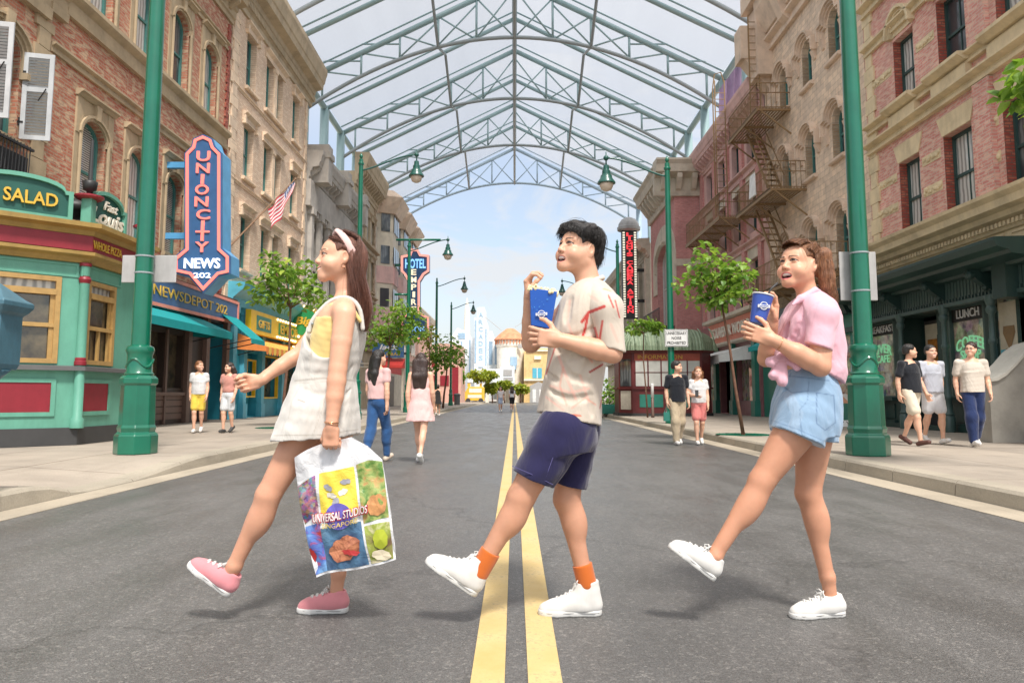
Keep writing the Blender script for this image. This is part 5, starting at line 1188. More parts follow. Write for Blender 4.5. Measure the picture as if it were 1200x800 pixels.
# ================================================================ fire escapes
def rail(mb, F_, ua, ub, z, o, h=1.0, st=.14, mid=True, uo=True):
 r = .014
 n = max(1, int(abs(ub - ua) / st))
 for i in range(n + 1): u = ua + (ub - ua) * i / n; mb.bar(F_.p(u, z, o), F_.p(u, z + h, o), .018)
 mb.bar(F_.p(ua, z + h, o), F_.p(ub, z + h, o), .035); mb.bar(F_.p(ua, z + .05, o), F_.p(ub, z + .05, o), .03)
 if mid: mb.bar(F_.p(ua, z + h * .62, o), F_.p(ub, z + h * .62, o), .02)
def endrail(mb, F_, u, z, o0, o1, h=1.0, st=.17):
 n = max(1, int(abs(o1 - o0) / st))
 for i in range(n + 1): o = o0 + (o1 - o0) * i / n; mb.bar(F_.p(u, z, o), F_.p(u, z + h, o), .018)
 for k in (1.0, .62, .05): mb.bar(F_.p(u, z + h * k, o0), F_.p(u, z + h * k, o1), .03)
def platform(parent, ua, ub, z, o=1.25, h=1.0, nm='landing'):
 mb = MB(); rail(mb, F, ua, ub, z, o, h); endrail(mb, F, ua, z, 0, o, h); endrail(mb, F, ub, z, 0, o, h)
 mb.obj('railing', M['iron'], parent)
 mb = MB(); oo = .04
 while oo < o: mb.fbox(F, ua, ub, z - .02, z + .02, oo, oo + .06); oo += .12
 u = ua
 while u <= ub + .01: mb.fbox(F, u - .04, u + .04, z - .1, z - .021, 0, o); mb.bar(F.p(u, z - .08, o - .1), F.p(u, z - 1.0, 0.0), .05); u += (ub - ua) / max(1, round((ub - ua) / 1.6))
 mb.fbox(F, ua - .04, ub + .04, z - .14, z + .04, o + .001, o + .05)
 mb.obj(nm, M['iron'], parent)
def stair(parent, u0_, z0_, u1_, z1_, o, w=.5, n=12):
 mb = MB()
 for oo in (o, o + w): mb.bar(F.p(u0_, z0_, oo), F.p(u1_, z1_, oo), .07); mb.bar(F.p(u0_, z0_ + .85, oo), F.p(u1_, z1_ + .85, oo), .03)
 for i in range(1, n): t = i / n; u = u0_ + (u1_ - u0_) * t; z = z0_ + (z1_ - z0_) * t; mb.fbox(F, u - .1, u + .1, z - .015, z + .015, o, o + w)
 mb.obj('stair', M['iron'], parent)
F = FU
fe = empty('fire_escape', (9.9, 27, 4.9), 'rusty brown iron fire escape with three landings on the sandy stone building', 'fire escape')
platform(fe, 27.4, 31.0, 11.9); platform(fe, 26.2, 30.2, 8.45); platform(fe, 23.2, 29.6, 4.85)
stair(fe, 27.6, 8.5, 30.2, 11.9, .25); stair(fe, 26.6, 4.9, 29.4, 8.45, .25)
mb = MB()
for oo in (.5, .9): mb.bar(F.p(29.2, 11.9, oo), F.p(29.2, 16.6, oo), .045)
for k in range(15): mb.bar(F.p(29.2, 12.1 + k * .3, .5), F.p(29.2, 12.1 + k * .3, .9), .025)
mb.obj('ladder', M['iron'], fe)
fe2 = empty('iron_balcony', (9.9, 35.5, 8), 'long rusty iron balcony with slatted floor on the dusty pink building', 'balcony')
platform(fe2, 32.6, 38.9, 9.0, o=1.3, h=1.1)
mb = MB()
for oo in (.75, 1.2): mb.bar(F.p(33.2, 9.1, oo), F.p(33.2, 15.6, oo), .045)
for k in range(20): mb.bar(F.p(33.2, 9.3 + k * .3, .75), F.p(33.2, 9.3 + k * .3, 1.2), .025)
mb.tube([F.p(33.2, 15.5, .75), F.p(33.2, 16, .9), F.p(33.2, 15.9, 1.2), F.p(33.2, 15.2, 1.3), F.p(33.2, 9.2, 1.3)], .03, 6)
mb.obj('ladder', M['iron'], fe2)
mb = MB(); c = F.p(28.0, 9.2, 1.35); 
lt = empty('laundry', c, 'white cloth hung over the railing of the middle landing', 'cloth')
mb.hexa([F.p(27.7, 8.6, 1.29), F.p(28.35, 8.6, 1.29), F.p(28.35, 8.6, 1.38), F.p(27.7, 8.6, 1.38), F.p(27.75, 9.5, 1.29), F.p(28.3, 9.5, 1.29), F.p(28.3, 9.5, 1.34), F.p(27.75, 9.5, 1.34)]); mb.obj('cloth', M['white_paint'], lt, bevel=.02)
F = FRR()
bn = empty('purple_banner', atY(856, 130, 37), 'lilac cloth banner hanging beside the roof of the dusty pink building', 'banner')
A_, B_, C_, D_ = atY(843, 104, 37), atY(868, 72, 37), atY(868, 128, 37), atY(843, 133, 37)
vs = []; fs = []; n = 16
for j in range(9):
 for i in range(n + 1):
  t = i / n; s_ = j / 8; top_ = A_.lerp(B_, t); bot = D_.lerp(C_, t); p = top_.lerp(bot, s_); p = p + Vector((0, .12 * math.sin(t * 17 + s_ * 1.2), 0)); vs.append(p)
for j in range(8):
 for i in range(n): k = j * (n + 1) + i; fs.append((k, k + 1, k + n + 2, k + n + 1))
me = bpy.data.meshes.new('cloth'); me.from_pydata(vs, [], fs); boxuv(me)
link(me, 'cloth', simple('lilac', (.42, .30, .45), .8), bn, smooth=True)
mb = MB(); mb.tube([A_ + Vector((-.1, .1, -.2)), B_ + Vector((.2, .1, .3))], .03, 6); mb.tube([B_ + Vector((.1, .1, .2)), C_ + Vector((.1, .1, -1.0))], .04, 6); mb.obj('pole', M['steel_grey'], bn)
# ================================================================ ticket kiosk
yk = .84 * 850 / 23.0
kx0 = (733 - 603) / 850 * (yk + .4); 
Fk = Fr((0, yk, 0), (1, 0, 0), (0, -1, 0))
xa = pl(Fk, 741, 450)[0]; xb = xa + 3.0; dk = 1.9
K = empty('ticket_kiosk', ((xa + xb) / 2, yk + 1, SW), 'maroon ticket kiosk with green ribbed roof and white panelled counter windows', 'kiosk')
zb2, zc2, zw, zf, ze_ = SW + .12, pl(Fk, 745, 455)[1], pl(Fk, 745, 432)[1], pl(Fk, 745, 422)[1], pl(Fk, 745, 412)[1]
def octo(m_, z): return [(xa - m_, yk + .45 - m_ * .4, z), (xa + .0 - m_ * .2, yk - m_, z), (xb + m_ * .2, yk - m_, z), (xb + m_, yk + .45 - m_ * .4, z), (xb + m_, yk + dk + m_, z), (xa - m_, yk + dk + m_, z)]
def octo(m_, z): return [(xa - .5 - m_, yk + .5 - m_ * .4, z), (xa - m_ * .2, yk - m_, z), (xb + m_ * .2, yk - m_, z), (xb + .5 + m_, yk + .5 - m_ * .4, z), (xb + .5 + m_, yk + dk + m_, z), (xa - .5 - m_, yk + dk + m_, z)]
mb = MB(); mb.loft(octo(0, zb2), octo(0, ze_)); mb.obj('body', M['maroon'], K)
mb = MB(); mb.loft(octo(.06, SW), octo(.06, zb2)); mb.obj('plinth', M['black_base'], K)
mb = MB(); mb.loft(octo(.08, zc2 - .02), octo(.08, zc2 + .05)); mb.loft(octo(.1, zf + .32), octo(.22, zf + .45)); mb.loft(octo(.22, zf + .45), octo(.22, ze_ + .05)); mb.obj('trim', M['maroon'], K)
mb = MB()
for k in range(5):
 a = xa + .15 + k * .56; mb.fbox(Fk, a, a + .5, zc2 + .1, zw + .42 - .0, 0, .012)
mb.objs('counter_window', simple('pale_panel', (.60, .60, .55), .4), K)
mb = MB()
for k in range(4): a = xa + .15 + .53 + k * .56; mb.fbox(Fk, a - .03 + .0, a + .0, zc2, zw + .42, .012, .03)
mb.fbox(Fk, xa + .1, xb - .1, (zc2 + zw) / 2 + .25, (zc2 + zw) / 2 + .28, .012, .03); mb.obj('glazing_bar', M['maroon'], K)
mb = MB()
for k in range(2): a = xa + .3 + k * 1.35; mb.fbox(Fk, a, a + 1.0, zb2 + .25, zc2 - .25, 0, .02)
mb.objs('green_panel', M['teal_green'], K)
mb = MB(); mb.fbox(Fk, xa + .1, xb - .1, zf - .02, zf + .3, 0, .03); s1 = mb.obj('sign', simple('dull_red', (.38, .08, .05), .5), K)
fittext('INFORMATION', Fk, (xa + xb) / 2 - .3, zf + .14, .03, 1.9, .17, 'letters', M['gold_letter'], s1, .015)
mb = MB()
e0 = Vector(octo(0, 0)[0]); e1_ = Vector(octo(0, 0)[1]); Fs2 = Fr((e0.x, e0.y, 0), (e1_ - e0), Vector(((e1_ - e0).y, -(e1_ - e0).x, 0))); ll = (e1_ - e0).length
mb.fbox(Fs2, .1, ll - .08, zb2 + .15, zc2 - .1, 0, .02); mb.obj('side_panel', M['stone_cream'], K)
mb = MB(); mb.fbox(Fs2, .08, ll - .06, zc2 + .1, zw + .42, 0, .015); mb.obj('side_window', M['glass_dark'], K)
mb = MB(); rs = []
for k in range(9):
 a = math.pi / 2 * k / 8; m_ = .3 - 1.35 * (1 - math.cos(a)); z = ze_ + .05 + 1.0 * math.sin(a)
 rs.append([Vector(p) for p in octo(m_, z)])
mb.rings([[tuple(v) for v in r] for r in rs])
roofm, nt, b_ = newmat('green_roof'); uv = tcoord(nt, 'UV'); w_ = nt.nodes.new('ShaderNodeTexWave'); w_.inputs['Scale'].default_value = 2.2; w_.bands_direction = 'X'; L(nt, uv, w_.inputs[0])
n_ = noise(nt, tcoord(nt), 5, 5, .7); c_ = mixc(nt, .5, ramp(nt, n_.outputs[0], [(.3, (.12, .20, .11)), (.7, (.30, .38, .24))]), ramp(nt, w_.outputs[1], [(0, (.08, .12, .07)), (.3, (.30, .36, .24))])); L(nt, c_, b_.inputs['Base Color']); bump(nt, b_, w_.outputs[1], .6, .04)
mb.obj('roof', roofm, K)
mb = MB()
for k in range(9):
 a = -.3 + (xb - xa + .9) * k / 8; x_ = xa - .1 + a
 mb.tube([(x_ * .98 + .02 * (xa + xb) / 2, yk - .33 + 1.2 * (1 - math.cos(t)), ze_ + .06 + 1.0 * math.sin(t)) for t in np.linspace(0, 1.3, 6)], .035, 5)
mb.obj('roof_rib', roofm, K)
hd = empty('hedge', (4.2, 36, SW), 'small green hedge behind the maroon kiosk', 'hedge')
# ================================================================ barricade
c = atZ(985, 503, SW); bz = empty('barricade', c, 'white A-frame barricade with orange striped board beside the right lamp post', 'barricade')
Fbz = Fr((c.x, c.y, 0), (1, 0, 0), (0, -1, 0))
def stripes():
 m, nt, b = newmat('barricade_stripe'); uv = tcoord(nt, 'UV'); w = nt.nodes.new('ShaderNodeTexWave'); w.bands_direction = 'DIAGONAL'; w.inputs['Scale'].default_value = 2.0; L(nt, uv, w.inputs[0])
 L(nt, ramp(nt, w.outputs[1], [(.48, (.66, .60, .54)), (.52, (.62, .30, .18))]), b.inputs['Base Color']); return m
mb = MB(); mb.fbox(Fbz, -.55, .65, .82, 1.06, -.02, .02); mb.obj('board', stripes(), bz)
mb = MB()
for s_ in (-.35, .4):
 mb.bar(Fbz.p(s_, SW, .28), Fbz.p(s_, 1.0, .03), .05); mb.bar(Fbz.p(s_, SW, -.28), Fbz.p(s_, 1.0, -.03), .05)
mb.fbox(Fbz, -.5, .6, .24, .40, .2, .24); mb.obj('frame', M['white_paint'], bz)
fittext('NEW YORK', Fbz, .05, .32, .241, .95, .1, 'letters', M['black_iron'], bz, .005)
# ================================================================ canopy
HS, EZ = 12.0, CAMZ
def truss(Y, full, name, label, mat=None, group='roof trusses of the glass canopy'):
 t = empty(name, (0, Y, CAMZ + 18.2), label, 'roof truss', group)
 A = Vector((0, Y, CAMZ + 24)); mt = mat or M['steel_white']
 mb = MB()
 for s in (-1, 1):
  E = Vector((s * HS, Y, CAMZ + 18.0)); mb.tube([A, E], .155 if full else .13, 10); mb.tube([A + Vector((0, 0, .5)), E + Vector((0, 0, .5))], .05, 6)
 mb.obj('rafter', mt, t, smooth=True)
 if full:
  bz = lambda x: CAMZ + 20.55 - .030 * x * x
  tz = lambda x: CAMZ + 24 - .5 * abs(x)
  mb = MB(); mb.tube([(x, Y, bz(x)) for x in np.linspace(-HS, HS, 33)], .11, 10); mb.obj('arched_chord', M['steel_grey'] if mat is None else mat, t, smooth=True)
  mb = MB(); xs_ = [0, 2.2, 4.4, 6.6, 8.8, 11.0]
  for s in (-1, 1):
   for i, x in enumerate(xs_):
    mb.tube([(s * x, Y, tz(x)), (s * x, Y, bz(x))], .07, 6)
    if i < len(xs_) - 1:
     x2 = xs_[i + 1]; mb.tube([(s * x2, Y, tz(x2)), (s * x, Y, bz(x))], .05, 6)
     mb.tube([(s * x, Y, tz(x) - (tz(x) - bz(x)) * .15), (s * x2, Y, bz(x2) + .1)], .05, 6) if i < 3 else mb.tube([(s * x, Y, bz(x) + .9), (s * x2, Y, bz(x) + .9)], .05, 6)
  mb.obj('web', mt, t, smooth=True)
 for s in (-1, 1):
  mb = MB(); mb.tube([(s * HS, Y, 9), (s * HS, Y, CAMZ + 18.2)], .28, 10); mb.obj('column', mt, t, smooth=True)
 return t
lab = ['first full truss from the camera, cut by the top edge of the photo', 'nearest full truss in the middle of the canopy', 'second from last arched truss of the canopy', 'last blue grey arched truss framing the open sky']
Ys = [31.8, 40.0, 48.6, 58.0, 68.7]
full_l = ['canopy truss above the camera outside the top of the photo', 'nearest visible arched truss of the canopy, cut by the top edge', 'second visible arched truss of the canopy with its peak below the top edge', 'third visible arched truss of the canopy', 'farthest arched truss framing the open sky at the canopy mouth']
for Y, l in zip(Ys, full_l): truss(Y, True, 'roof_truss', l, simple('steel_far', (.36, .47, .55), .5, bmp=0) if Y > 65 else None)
rl = ['straight rafter crossing the top left corner of the sky', 'straight rafter between the first and second arched trusses', 'straight rafter between the second and third arched trusses', 'straight rafter between the third and farthest arched trusses']
for Y, l in zip([35.9, 44.3, 53.3, 62.8], rl): truss(Y, False, 'roof_rafter', l)
pu = empty('canopy_purlins', (0, 50, CAMZ + 20), 'long ridge pipe and side pipes tying the canopy trusses together', 'roof pipes')
mb = MB(); mb.tube([(0, 30, CAMZ + 24.2), (0, 69, CAMZ + 24.2)], .16, 8); mb.tube([(0, 30, CAMZ + 20.55), (0, 69, CAMZ + 20.55)], .1, 8); mb.obj('ridge_pipe', M['steel_grey'], pu)
for s in (-1, 1):
 mb = MB(); yy = [31.8, 35.9, 40, 44.3, 48.6, 53.3, 58, 62.8, 68.7]
 pts = [(s * 4.4, y, (CAMZ + 20.55 - .03 * 19.36) if i % 2 == 0 else CAMZ + 21.6) for i, y in enumerate(yy)]
 mb.tube(pts, .09, 6); mb.obj('side_pipe', M['steel_grey'], pu)
 mb = MB(); mb.tube([(s * HS, 31, CAMZ + 18.1), (s * HS, 69, CAMZ + 18.1)], .2, 8); mb.obj('eaves_pipe', M['steel_white'], pu)
def film():
 m, nt, b = newmat('roof_film')
 out = nt.nodes['Material Output']; nt.nodes.remove(b)
 tr = nt.nodes.new('ShaderNodeBsdfTransparent'); tl = nt.nodes.new('ShaderNodeBsdfTranslucent'); df = nt.nodes.new('ShaderNodeBsdfDiffuse')
 tl.inputs[0].default_value = (.50, .53, .58, 1); df.inputs[0].default_value = (.50, .53, .58, 1)
 m1 = nt.nodes.new('ShaderNodeMixShader'); m1.inputs[0].default_value = .25; L(nt, tl.outputs[0], m1.inputs[1]); L(nt, df.outputs[0], m1.inputs[2])
 m2 = nt.nodes.new('ShaderNodeMixShader'); L(nt, tr.outputs[0], m2.inputs[1]); L(nt, m1.outputs[0], m2.inputs[2])
 n = noise(nt, mapping(nt, tcoord(nt), (.5, .05, .2)), 1.5, 4, .6)
 L(nt, ramp(nt, n.outputs[0], [(.3, (.50,) * 3), (.7, (.58,) * 3)]), m2.inputs[0]); L(nt, m2.outputs[0], out.inputs[0]); return m
fm = film()
ca = empty('canopy_film', (0, 50, CAMZ + 21), 'pale translucent film roof stretched over the trusses', 'roof')
for s in (-1, 1):
 mb = MB(); mb.hexa([(0, 30, CAMZ + 24.55), (s * HS, 30, CAMZ + 18.55), (s * HS, 69.2, CAMZ + 18.55), (0, 69.2, CAMZ + 24.55), (0, 30, CAMZ + 24.57), (s * HS, 30, CAMZ + 18.57), (s * HS, 69.2, CAMZ + 18.57), (0, 69.2, CAMZ + 24.57)])
 mb.obj('film', fm, ca)
# ================================================================ street lamps
def lamp(px, pybase, pytop, lab, arm=None, big=False, width=None, crossbars=None, side=1):
 base = atZ(px, pybase, SW); X, Y = base.x, base.y
 zt = atY(px, pytop, Y)[2] if pytop is not None else 8.6
 t = empty('street_lamp', (X, Y, SW), lab, 'street lamp', 'green cast iron street lamps')
 s = 1.0
 rb = .29 * (1 if big else .8)
 k = 1.0 if big else .78
 mb = MB()
 prof = [(.285, 0), (.285, .26), (.27, .29), (.24, .31), (.255, .38), (.235, .42), (.225, 1.0), (.25, 1.03), (.25, 1.10), (.20, 1.15)]
 mb.lathe((X, Y, SW), [(r * k * (1.05 if big else 1), z * (1 if big else .9)) for r, z in prof], 8)
 bs = mb.obj('base', M['lamp_green'], t, bevel=.012)
 mb = MB(); q = 1 if big else .9
 mb.lathe((X, Y, SW), [(r * k, z * q) for r, z in [(.19, 1.13), (.205, 1.17), (.18, 1.2), (.175, 1.45), (.185, 1.48), (.20, 1.52), (.185, 1.57), (.13, 1.6)]], 24)
 if big: mb.tube([(X + .175 * math.cos(a), Y + .175 * math.sin(a), SW + 1.33 + .06 * math.sin(3 * a)) for a in np.linspace(0, 2 * math.pi, 40)], .022, 6)
 add_autosmooth(mb.obj('collar', M['lamp_green'], t))
 mb = MB(); r0, r1 = .132 * k, .105 * k
 mb.lathe((X, Y, 0), [(r0, SW + 1.58 * q), (r0 * .97, 3.0), ((r0 + r1) / 2, (zt + 3) / 2), (r1, zt - .35), (r1 * 1.35, zt - .33), (r1 * 1.35, zt - .27), (r1, zt - .25), (r1 * .9, zt - .12), (.03, zt - .1), (.06, zt - .05), (.07, zt), (.04, zt + .06), (.01, zt + .12)], 24)
 add_autosmooth(mb.obj('pole', M['lamp_green'], t), 50)
 za = zt - .55; L_ = arm or 2.05
 if True:
  mb = MB(); pts = []
  for i in range(15):
   f = i / 14; x_ = X + side * L_ * f; z_ = za + (.62 * math.sin(min(f * 1.35, 1) * math.pi / 2) - .05 * math.sin(f * math.pi * 2) * 0) - .02
   z_ = za + .62 * (f ** 1.1 * (2.1 - 1.1 * f)) if False else za + .6 * (3 * f * f - 2 * f ** 3) ** .8
   pts.append((x_, Y, z_))
  mb.tube(pts, .032, 8); hx = X + side * L_; hz = pts[-1][2]; mb.sphere((hx, Y, hz), .09, 10, 6); mb.tube([(hx, Y, hz + .2), (hx, Y, hz - .3)], [.015, .03], 6)
  mb.obj('arm', M['lamp_dark'], t, smooth=True)
  mb = MB(); mb.lathe((hx, Y, hz), [(.03, -.22), (.09, -.26), (.10, -.40), (.13, -.42), (.14, -.55), (.18, -.58), (.20, -.68), (.29, -.80), (.29, -.84), (.2, -.84)], 20); sh = mb.obj('lamp_shade', M['lamp_dark'], t); add_autosmooth(sh)
  mb = MB(); mb.lathe((hx, Y, hz), [(.22, -.83), (.215, -.92), (.17, -1.03), (.08, -1.08), (.01, -1.09)], 16)
  mb.obj('globe', simple('lamp_globe', (.72, .60, .48), .15, bmp=0), sh, smooth=True)
 if crossbars:
  for (xa_, xb_, py_) in crossbars:
   z = atY(px, py_, Y)[2]; a = (xa_ - 603) / 850 * Y; b2 = (xb_ - 603) / 850 * Y
   mb = MB(); mb.tube([(a, Y, z), (b2, Y, z)], .06, 8); mb.obj('banner_arm', M['lamp_green'], t, smooth=True)
 return X, Y, t
xl, yl, tl_ = lamp(158.5, 531, None, 'large green street lamp post nearest on the left kerb, cut by the top edge', big=True, side=1)
xr, yr, tr_ = lamp(1017.5, 533, None, 'large green street lamp post nearest on the right kerb beside the strolling men', big=True, side=-1)
lamp(417, 491, 183, 'green street lamp rising behind the woman in overalls', arm=2.1)
lamp(477, 483, 282, 'green street lamp behind the woman in blue jeans, with horizontal banner bars', arm=2.05, crossbars=[(462, 515, 281), (461, 477, 345)])
lamp(510.5, 477.5, 327, 'slim green street lamp seen above the second small round tree, hotel sign side', arm=2.05)
lamp(528, 475, 355, 'farthest green street lamp on the left kerb near the yellow truck', arm=2.0)
lamp(788, 496, 187, 'green street lamp on the right kerb carrying the white noise sign', arm=1.95, side=-1)
lamp(726, 483, 283, 'green street lamp beside the film strip sign', arm=1.95, side=-1)
lamp(692, 478, 330, 'green street lamp hidden behind the head of the man with popcorn', arm=1.95, side=-1)
def plates(X, Y, pxs, y0, y1, lab):
 Fp_ = Fr((0, Y + .135, 0), (1, 0, 0), (0, -1, 0)); a = pl(Fp_, pxs[0], y0); b2 = pl(Fp_, pxs[1], y1)
 t = empty('sign_plate', (X, Y + .16, b2[1]), lab, 'sign plate'); mb = MB(); mb.fbox(Fp_, a[0], b2[0], b2[1], a[1], -.02, .0); mb.obj('plate', M['plate'], t, bevel=.012)
 mb = MB()
 for z in (b2[1] + .12, a[1] - .05): mb.lathe((X, Y, 0), [(.12, z - .012), (.136, z - .012), (.136, z + .012), (.12, z + .012)], 20)
 mb.obj('steel_strap', M['steel_grey'], t)
plates(xl, yl, (143.5, 206), 299, 331, 'grey blank sign plate strapped behind the left green post')
plates(xr, yr, (983, 1029), 295, 352, 'grey blank sign plate strapped behind the right green post')
Y = atZ(788, 496, SW)[1]; Fs_ = Fr((0, Y - .2, 0), (1, 0, 0), (0, -1, 0)); a = pl(Fs_, 779, 386); b2 = pl(Fs_, 806.5, 406)
t = empty('noise_sign', ((a[0] + b2[0]) / 2, Y - .2, b2[1]), 'white rectangular sign on a green post reading UNNECESSARY NOISE PROHIBITED', 'sign')
mb = MB(); mb.fbox(Fs_, a[0], b2[0], b2[1], a[1], -.03, 0); mb.obj('plate', M['white_paint'], t, bevel=.008)
mb = MB(); rframe(mb, Fs_, a[0] + .02, b2[0] - .02, b2[1] + .02, a[1] - .02, .012, .004); mb.obj('border', M['black_iron'], t, recalc=False)
h = a[1] - b2[1]
for i, w in enumerate(('UNNECESSARY', 'NOISE', 'PROHIBITED')): fittext(w, Fs_, (a[0] + b2[0]) / 2, a[1] - h * (.22 + .28 * i), .002, (.62, .3, .58)[i], h * .17, 'letters', M['black_iron'], t, .004, bold=.01)
# ================================================================ trees
def leafmat(name, base, tip):
 m, nt, b = newmat(name)
 g = nt.nodes.new('ShaderNodeNewGeometry'); c = ramp(nt, g.outputs['Random Per Island'], [(0, base), (.55, tuple((x + y) / 2 for x, y in zip(base, tip))), (.9, tip), (1, (tip[0] * 1.6, tip[1] * 1.2, tip[2]))])
 L(nt, c, b.inputs['Base Color']); b.inputs['Roughness'].default_value = .42; b.inputs['Specular IOR Level'].default_value = .5
 tl = nt.nodes.new('ShaderNodeBsdfTranslucent'); L(nt, mixc(nt, .5, c, (tip[0] * 1.6, tip[1] * 1.7, tip[2] * .8)), tl.inputs[0])
 mx = nt.nodes.new('ShaderNodeMixShader'); mx.inputs[0].default_value = .38
 out = nt.nodes['Material Output']; L(nt, b.outputs[0], mx.inputs[1]); L(nt, tl.outputs[0], mx.inputs[2]); L(nt, mx.outputs[0], out.inputs[0])
 return m
M['leaf'] = leafmat('leaf', (.06, .16, .02), (.30, .46, .08)); M['leaf_y'] = leafmat('leaf_y', (.14, .22, .02), (.42, .45, .06))
M['bark'] = simple('bark', (.16, .08, .05), .8, var=.3, vscale=10, bmp=.5)
def leaves(mb, c, r, n, size, rnd, droop=.3):
 for _ in range(n):
  while True:
   v = Vector((rnd.uniform(-1, 1), rnd.uniform(-1, 1), rnd.uniform(-1, 1)))
   if v.length < 1: break
  p = Vector(c) + Vector((v.x * r[0], v.y * r[1], v.z * r[2]))
  d = Vector((rnd.gauss(0, 1), rnd.gauss(0, 1), rnd.gauss(-.1, .5))) + v * .8; d.normalize()
  nrm = Vector((rnd.gauss(0, .45), rnd.gauss(0, .45), 1)); sd = d.cross(nrm).normalized(); up = sd.cross(d).normalized()
  s = size * rnd.uniform(.6, 1.25); w = s * .36
  A = p; T = p + d * s - up * s * droop; m1 = p + d * s * .35 + sd * w + up * s * .08; m2 = p + d * s * .35 - sd * w + up * s * .08; mid = p + d * s * .45 - up * s * .02
  n1_ = p + d * s * .75 + sd * w * .7 - up * s * .1; n2_ = p + d * s * .75 - sd * w * .7 - up * s * .1
  mb.add([A, m1, n1_, T, mid], [(0, 1, 4), (1, 2, 4), (2, 3, 4)]) if 0 else mb.add([A, m1, n1_, T, n2_, m2, mid], [(0, 1, 6), (1, 2, 6), (2, 3, 6), (3, 4, 6), (4, 5, 6), (5, 0, 6)])
def tree(base, cc, rad, lab, seed, nclump=34, per=34, leaf=.15, mat='leaf', trunk=.05, group='small street trees', flat=.7, kind='street_tree', fill=1.0):
 rnd = random.Random(seed); base = Vector(base); cc = Vector(cc)
 t = empty(kind, base, lab, 'tree', group)
 tips = []
 for k in range(nclump):
  while True:
   v = Vector((rnd.uniform(-1, 1), rnd.uniform(-1, 1), rnd.uniform(-.9, 1)))
   if .35 < v.length < 1: break
  tips.append(cc + Vector((v.x * rad[0] * 1.1, v.y * rad[1] * 1.1, v.z * rad[2] * (.75 + .35 * rnd.random()))))
 mb = MB(); fork = Vector((cc.x * .8 + base.x * .2, cc.y * .8 + base.y * .2, cc.z - rad[2] * .75))
 pts = [base, base.lerp(fork, .33) + Vector((rnd.uniform(-.04, .04), 0, 0)), base.lerp(fork, .66) + Vector((rnd.uniform(-.05, .05), 0, 0)), fork]
 mb.tube(pts, [trunk * 1.25, trunk, trunk * .85, trunk * .7], 8)
 mains = []
 for k in range(7):
  a = 2 * math.pi * k / 7 + rnd.uniform(-.3, .3); e = cc + Vector((math.cos(a) * rad[0] * .5, math.sin(a) * rad[1] * .5, rnd.uniform(-.3, .45) * rad[2]))
  md = fork.lerp(e, .5) + Vector((0, 0, -.08 * rad[2])); mb.tube([fork, md, e], [trunk * .5, trunk * .35, trunk * .22], 6); mains.append(e)
 for p in tips:
  e = min(mains, key=lambda m_: (m_ - p).length); mb.tube([e, e.lerp(p, .5) + Vector((0, 0, rnd.uniform(-.1, .05))), p], [trunk * .2, trunk * .14, trunk * .07], 4)
 mb.obj('trunk', M['bark'], t, smooth=True)
 mb = MB()
 for p in tips: r = rnd.uniform(.26, .46) * min(rad) * fill; leaves(mb, p, (r * 1.25, r * 1.25, r * .7), int(per * rnd.uniform(.6, 1.3)), leaf, rnd)
 for k in range(nclump // 2): p = mains[k % 7]; leaves(mb, p, (rad[0] * .35, rad[1] * .35, rad[2] * .35), per // 5, leaf, rnd)
 mb.obj('crown', M[mat], t, recalc=False)
 return t
def treepx(pxb, pyb, cxp, cyp, wpx, hpx, lab, seed, **k):
 b_ = atZ(pxb, pyb, SW); Y = b_.y; c = atY(cxp, cyp, Y); s = Y / 850
 return tree(b_, c, (wpx / 2 * s, wpx / 2 * s * .9, hpx / 2 * s), lab, seed, **k)
treepx(330, 501, 343, 331, 84, 82, 'street tree with broad glossy leaves behind the woman in overalls, by the turquoise shop', 1, nclump=36, per=20, leaf=.19, trunk=.04)
treepx(871, 509, 839, 326, 76, 74, 'street tree with leaning trunk to the left of the woman with the paper cup', 2, nclump=36, per=21, leaf=.17, trunk=.035)
treepx(446, 487, 460, 382, 58, 66, 'round street tree above the woman in blue jeans', 3, nclump=34, per=26, leaf=.22, trunk=.06)
treepx(519, 478, 525, 415, 46, 42, 'round street tree above the yellow truck end of the kerb', 4, nclump=32, per=22, leaf=.28, trunk=.07)
treepx(503, 479, 503, 393, 22, 30, 'thin yellowing street tree between two green lamps', 5, nclump=16, per=14, leaf=.22, trunk=.05, mat='leaf_y')
treepx(759, 489, 753, 383, 42, 20, 'small umbrella shaped street tree in front of the maroon kiosk', 6, nclump=22, per=22, leaf=.17, trunk=.03)
b_ = Vector((6.35, 7.6, SW)); tree(b_, atY(1246, 100, 7.6), (.56, .6, .36), 'tree just outside the right edge whose leaf tips reach into the photo', 7, nclump=30, per=22, leaf=.16, trunk=.05)
for px, py, l in ((326, 501, 'round green iron tree grate under the tree behind the woman in overalls'), (871, 509, 'round green iron tree grate under the leaning tree on the right')):
 c = atZ(px, py, SW); t = empty('tree_grate', c, l, 'tree grate'); mb = MB()
 for r in (.15, .27, .39, .51): 
  P = []; 
  for z in (0.0, .006): P.append([(c.x + r * math.cos(a), c.y + r * math.sin(a), SW + z) for a in np.linspace(0, 2 * math.pi, 33)[:-1]]); 
  Q = []
  for z in (0.0, .006): Q.append([(c.x + (r + .08) * math.cos(a), c.y + (r + .08) * math.sin(a), SW + z) for a in np.linspace(0, 2 * math.pi, 33)[:-1]])
  mb.rings([P[0], P[1], Q[1], Q[0]], cap=False)
 for k in range(16): a = k * math.pi / 8; mb.bar((c.x + .12 * math.cos(a), c.y + .12 * math.sin(a), SW + .004), (c.x + .59 * math.cos(a), c.y + .59 * math.sin(a), SW + .004), .012)
 mb.obj('grate', M['lamp_green'], t)
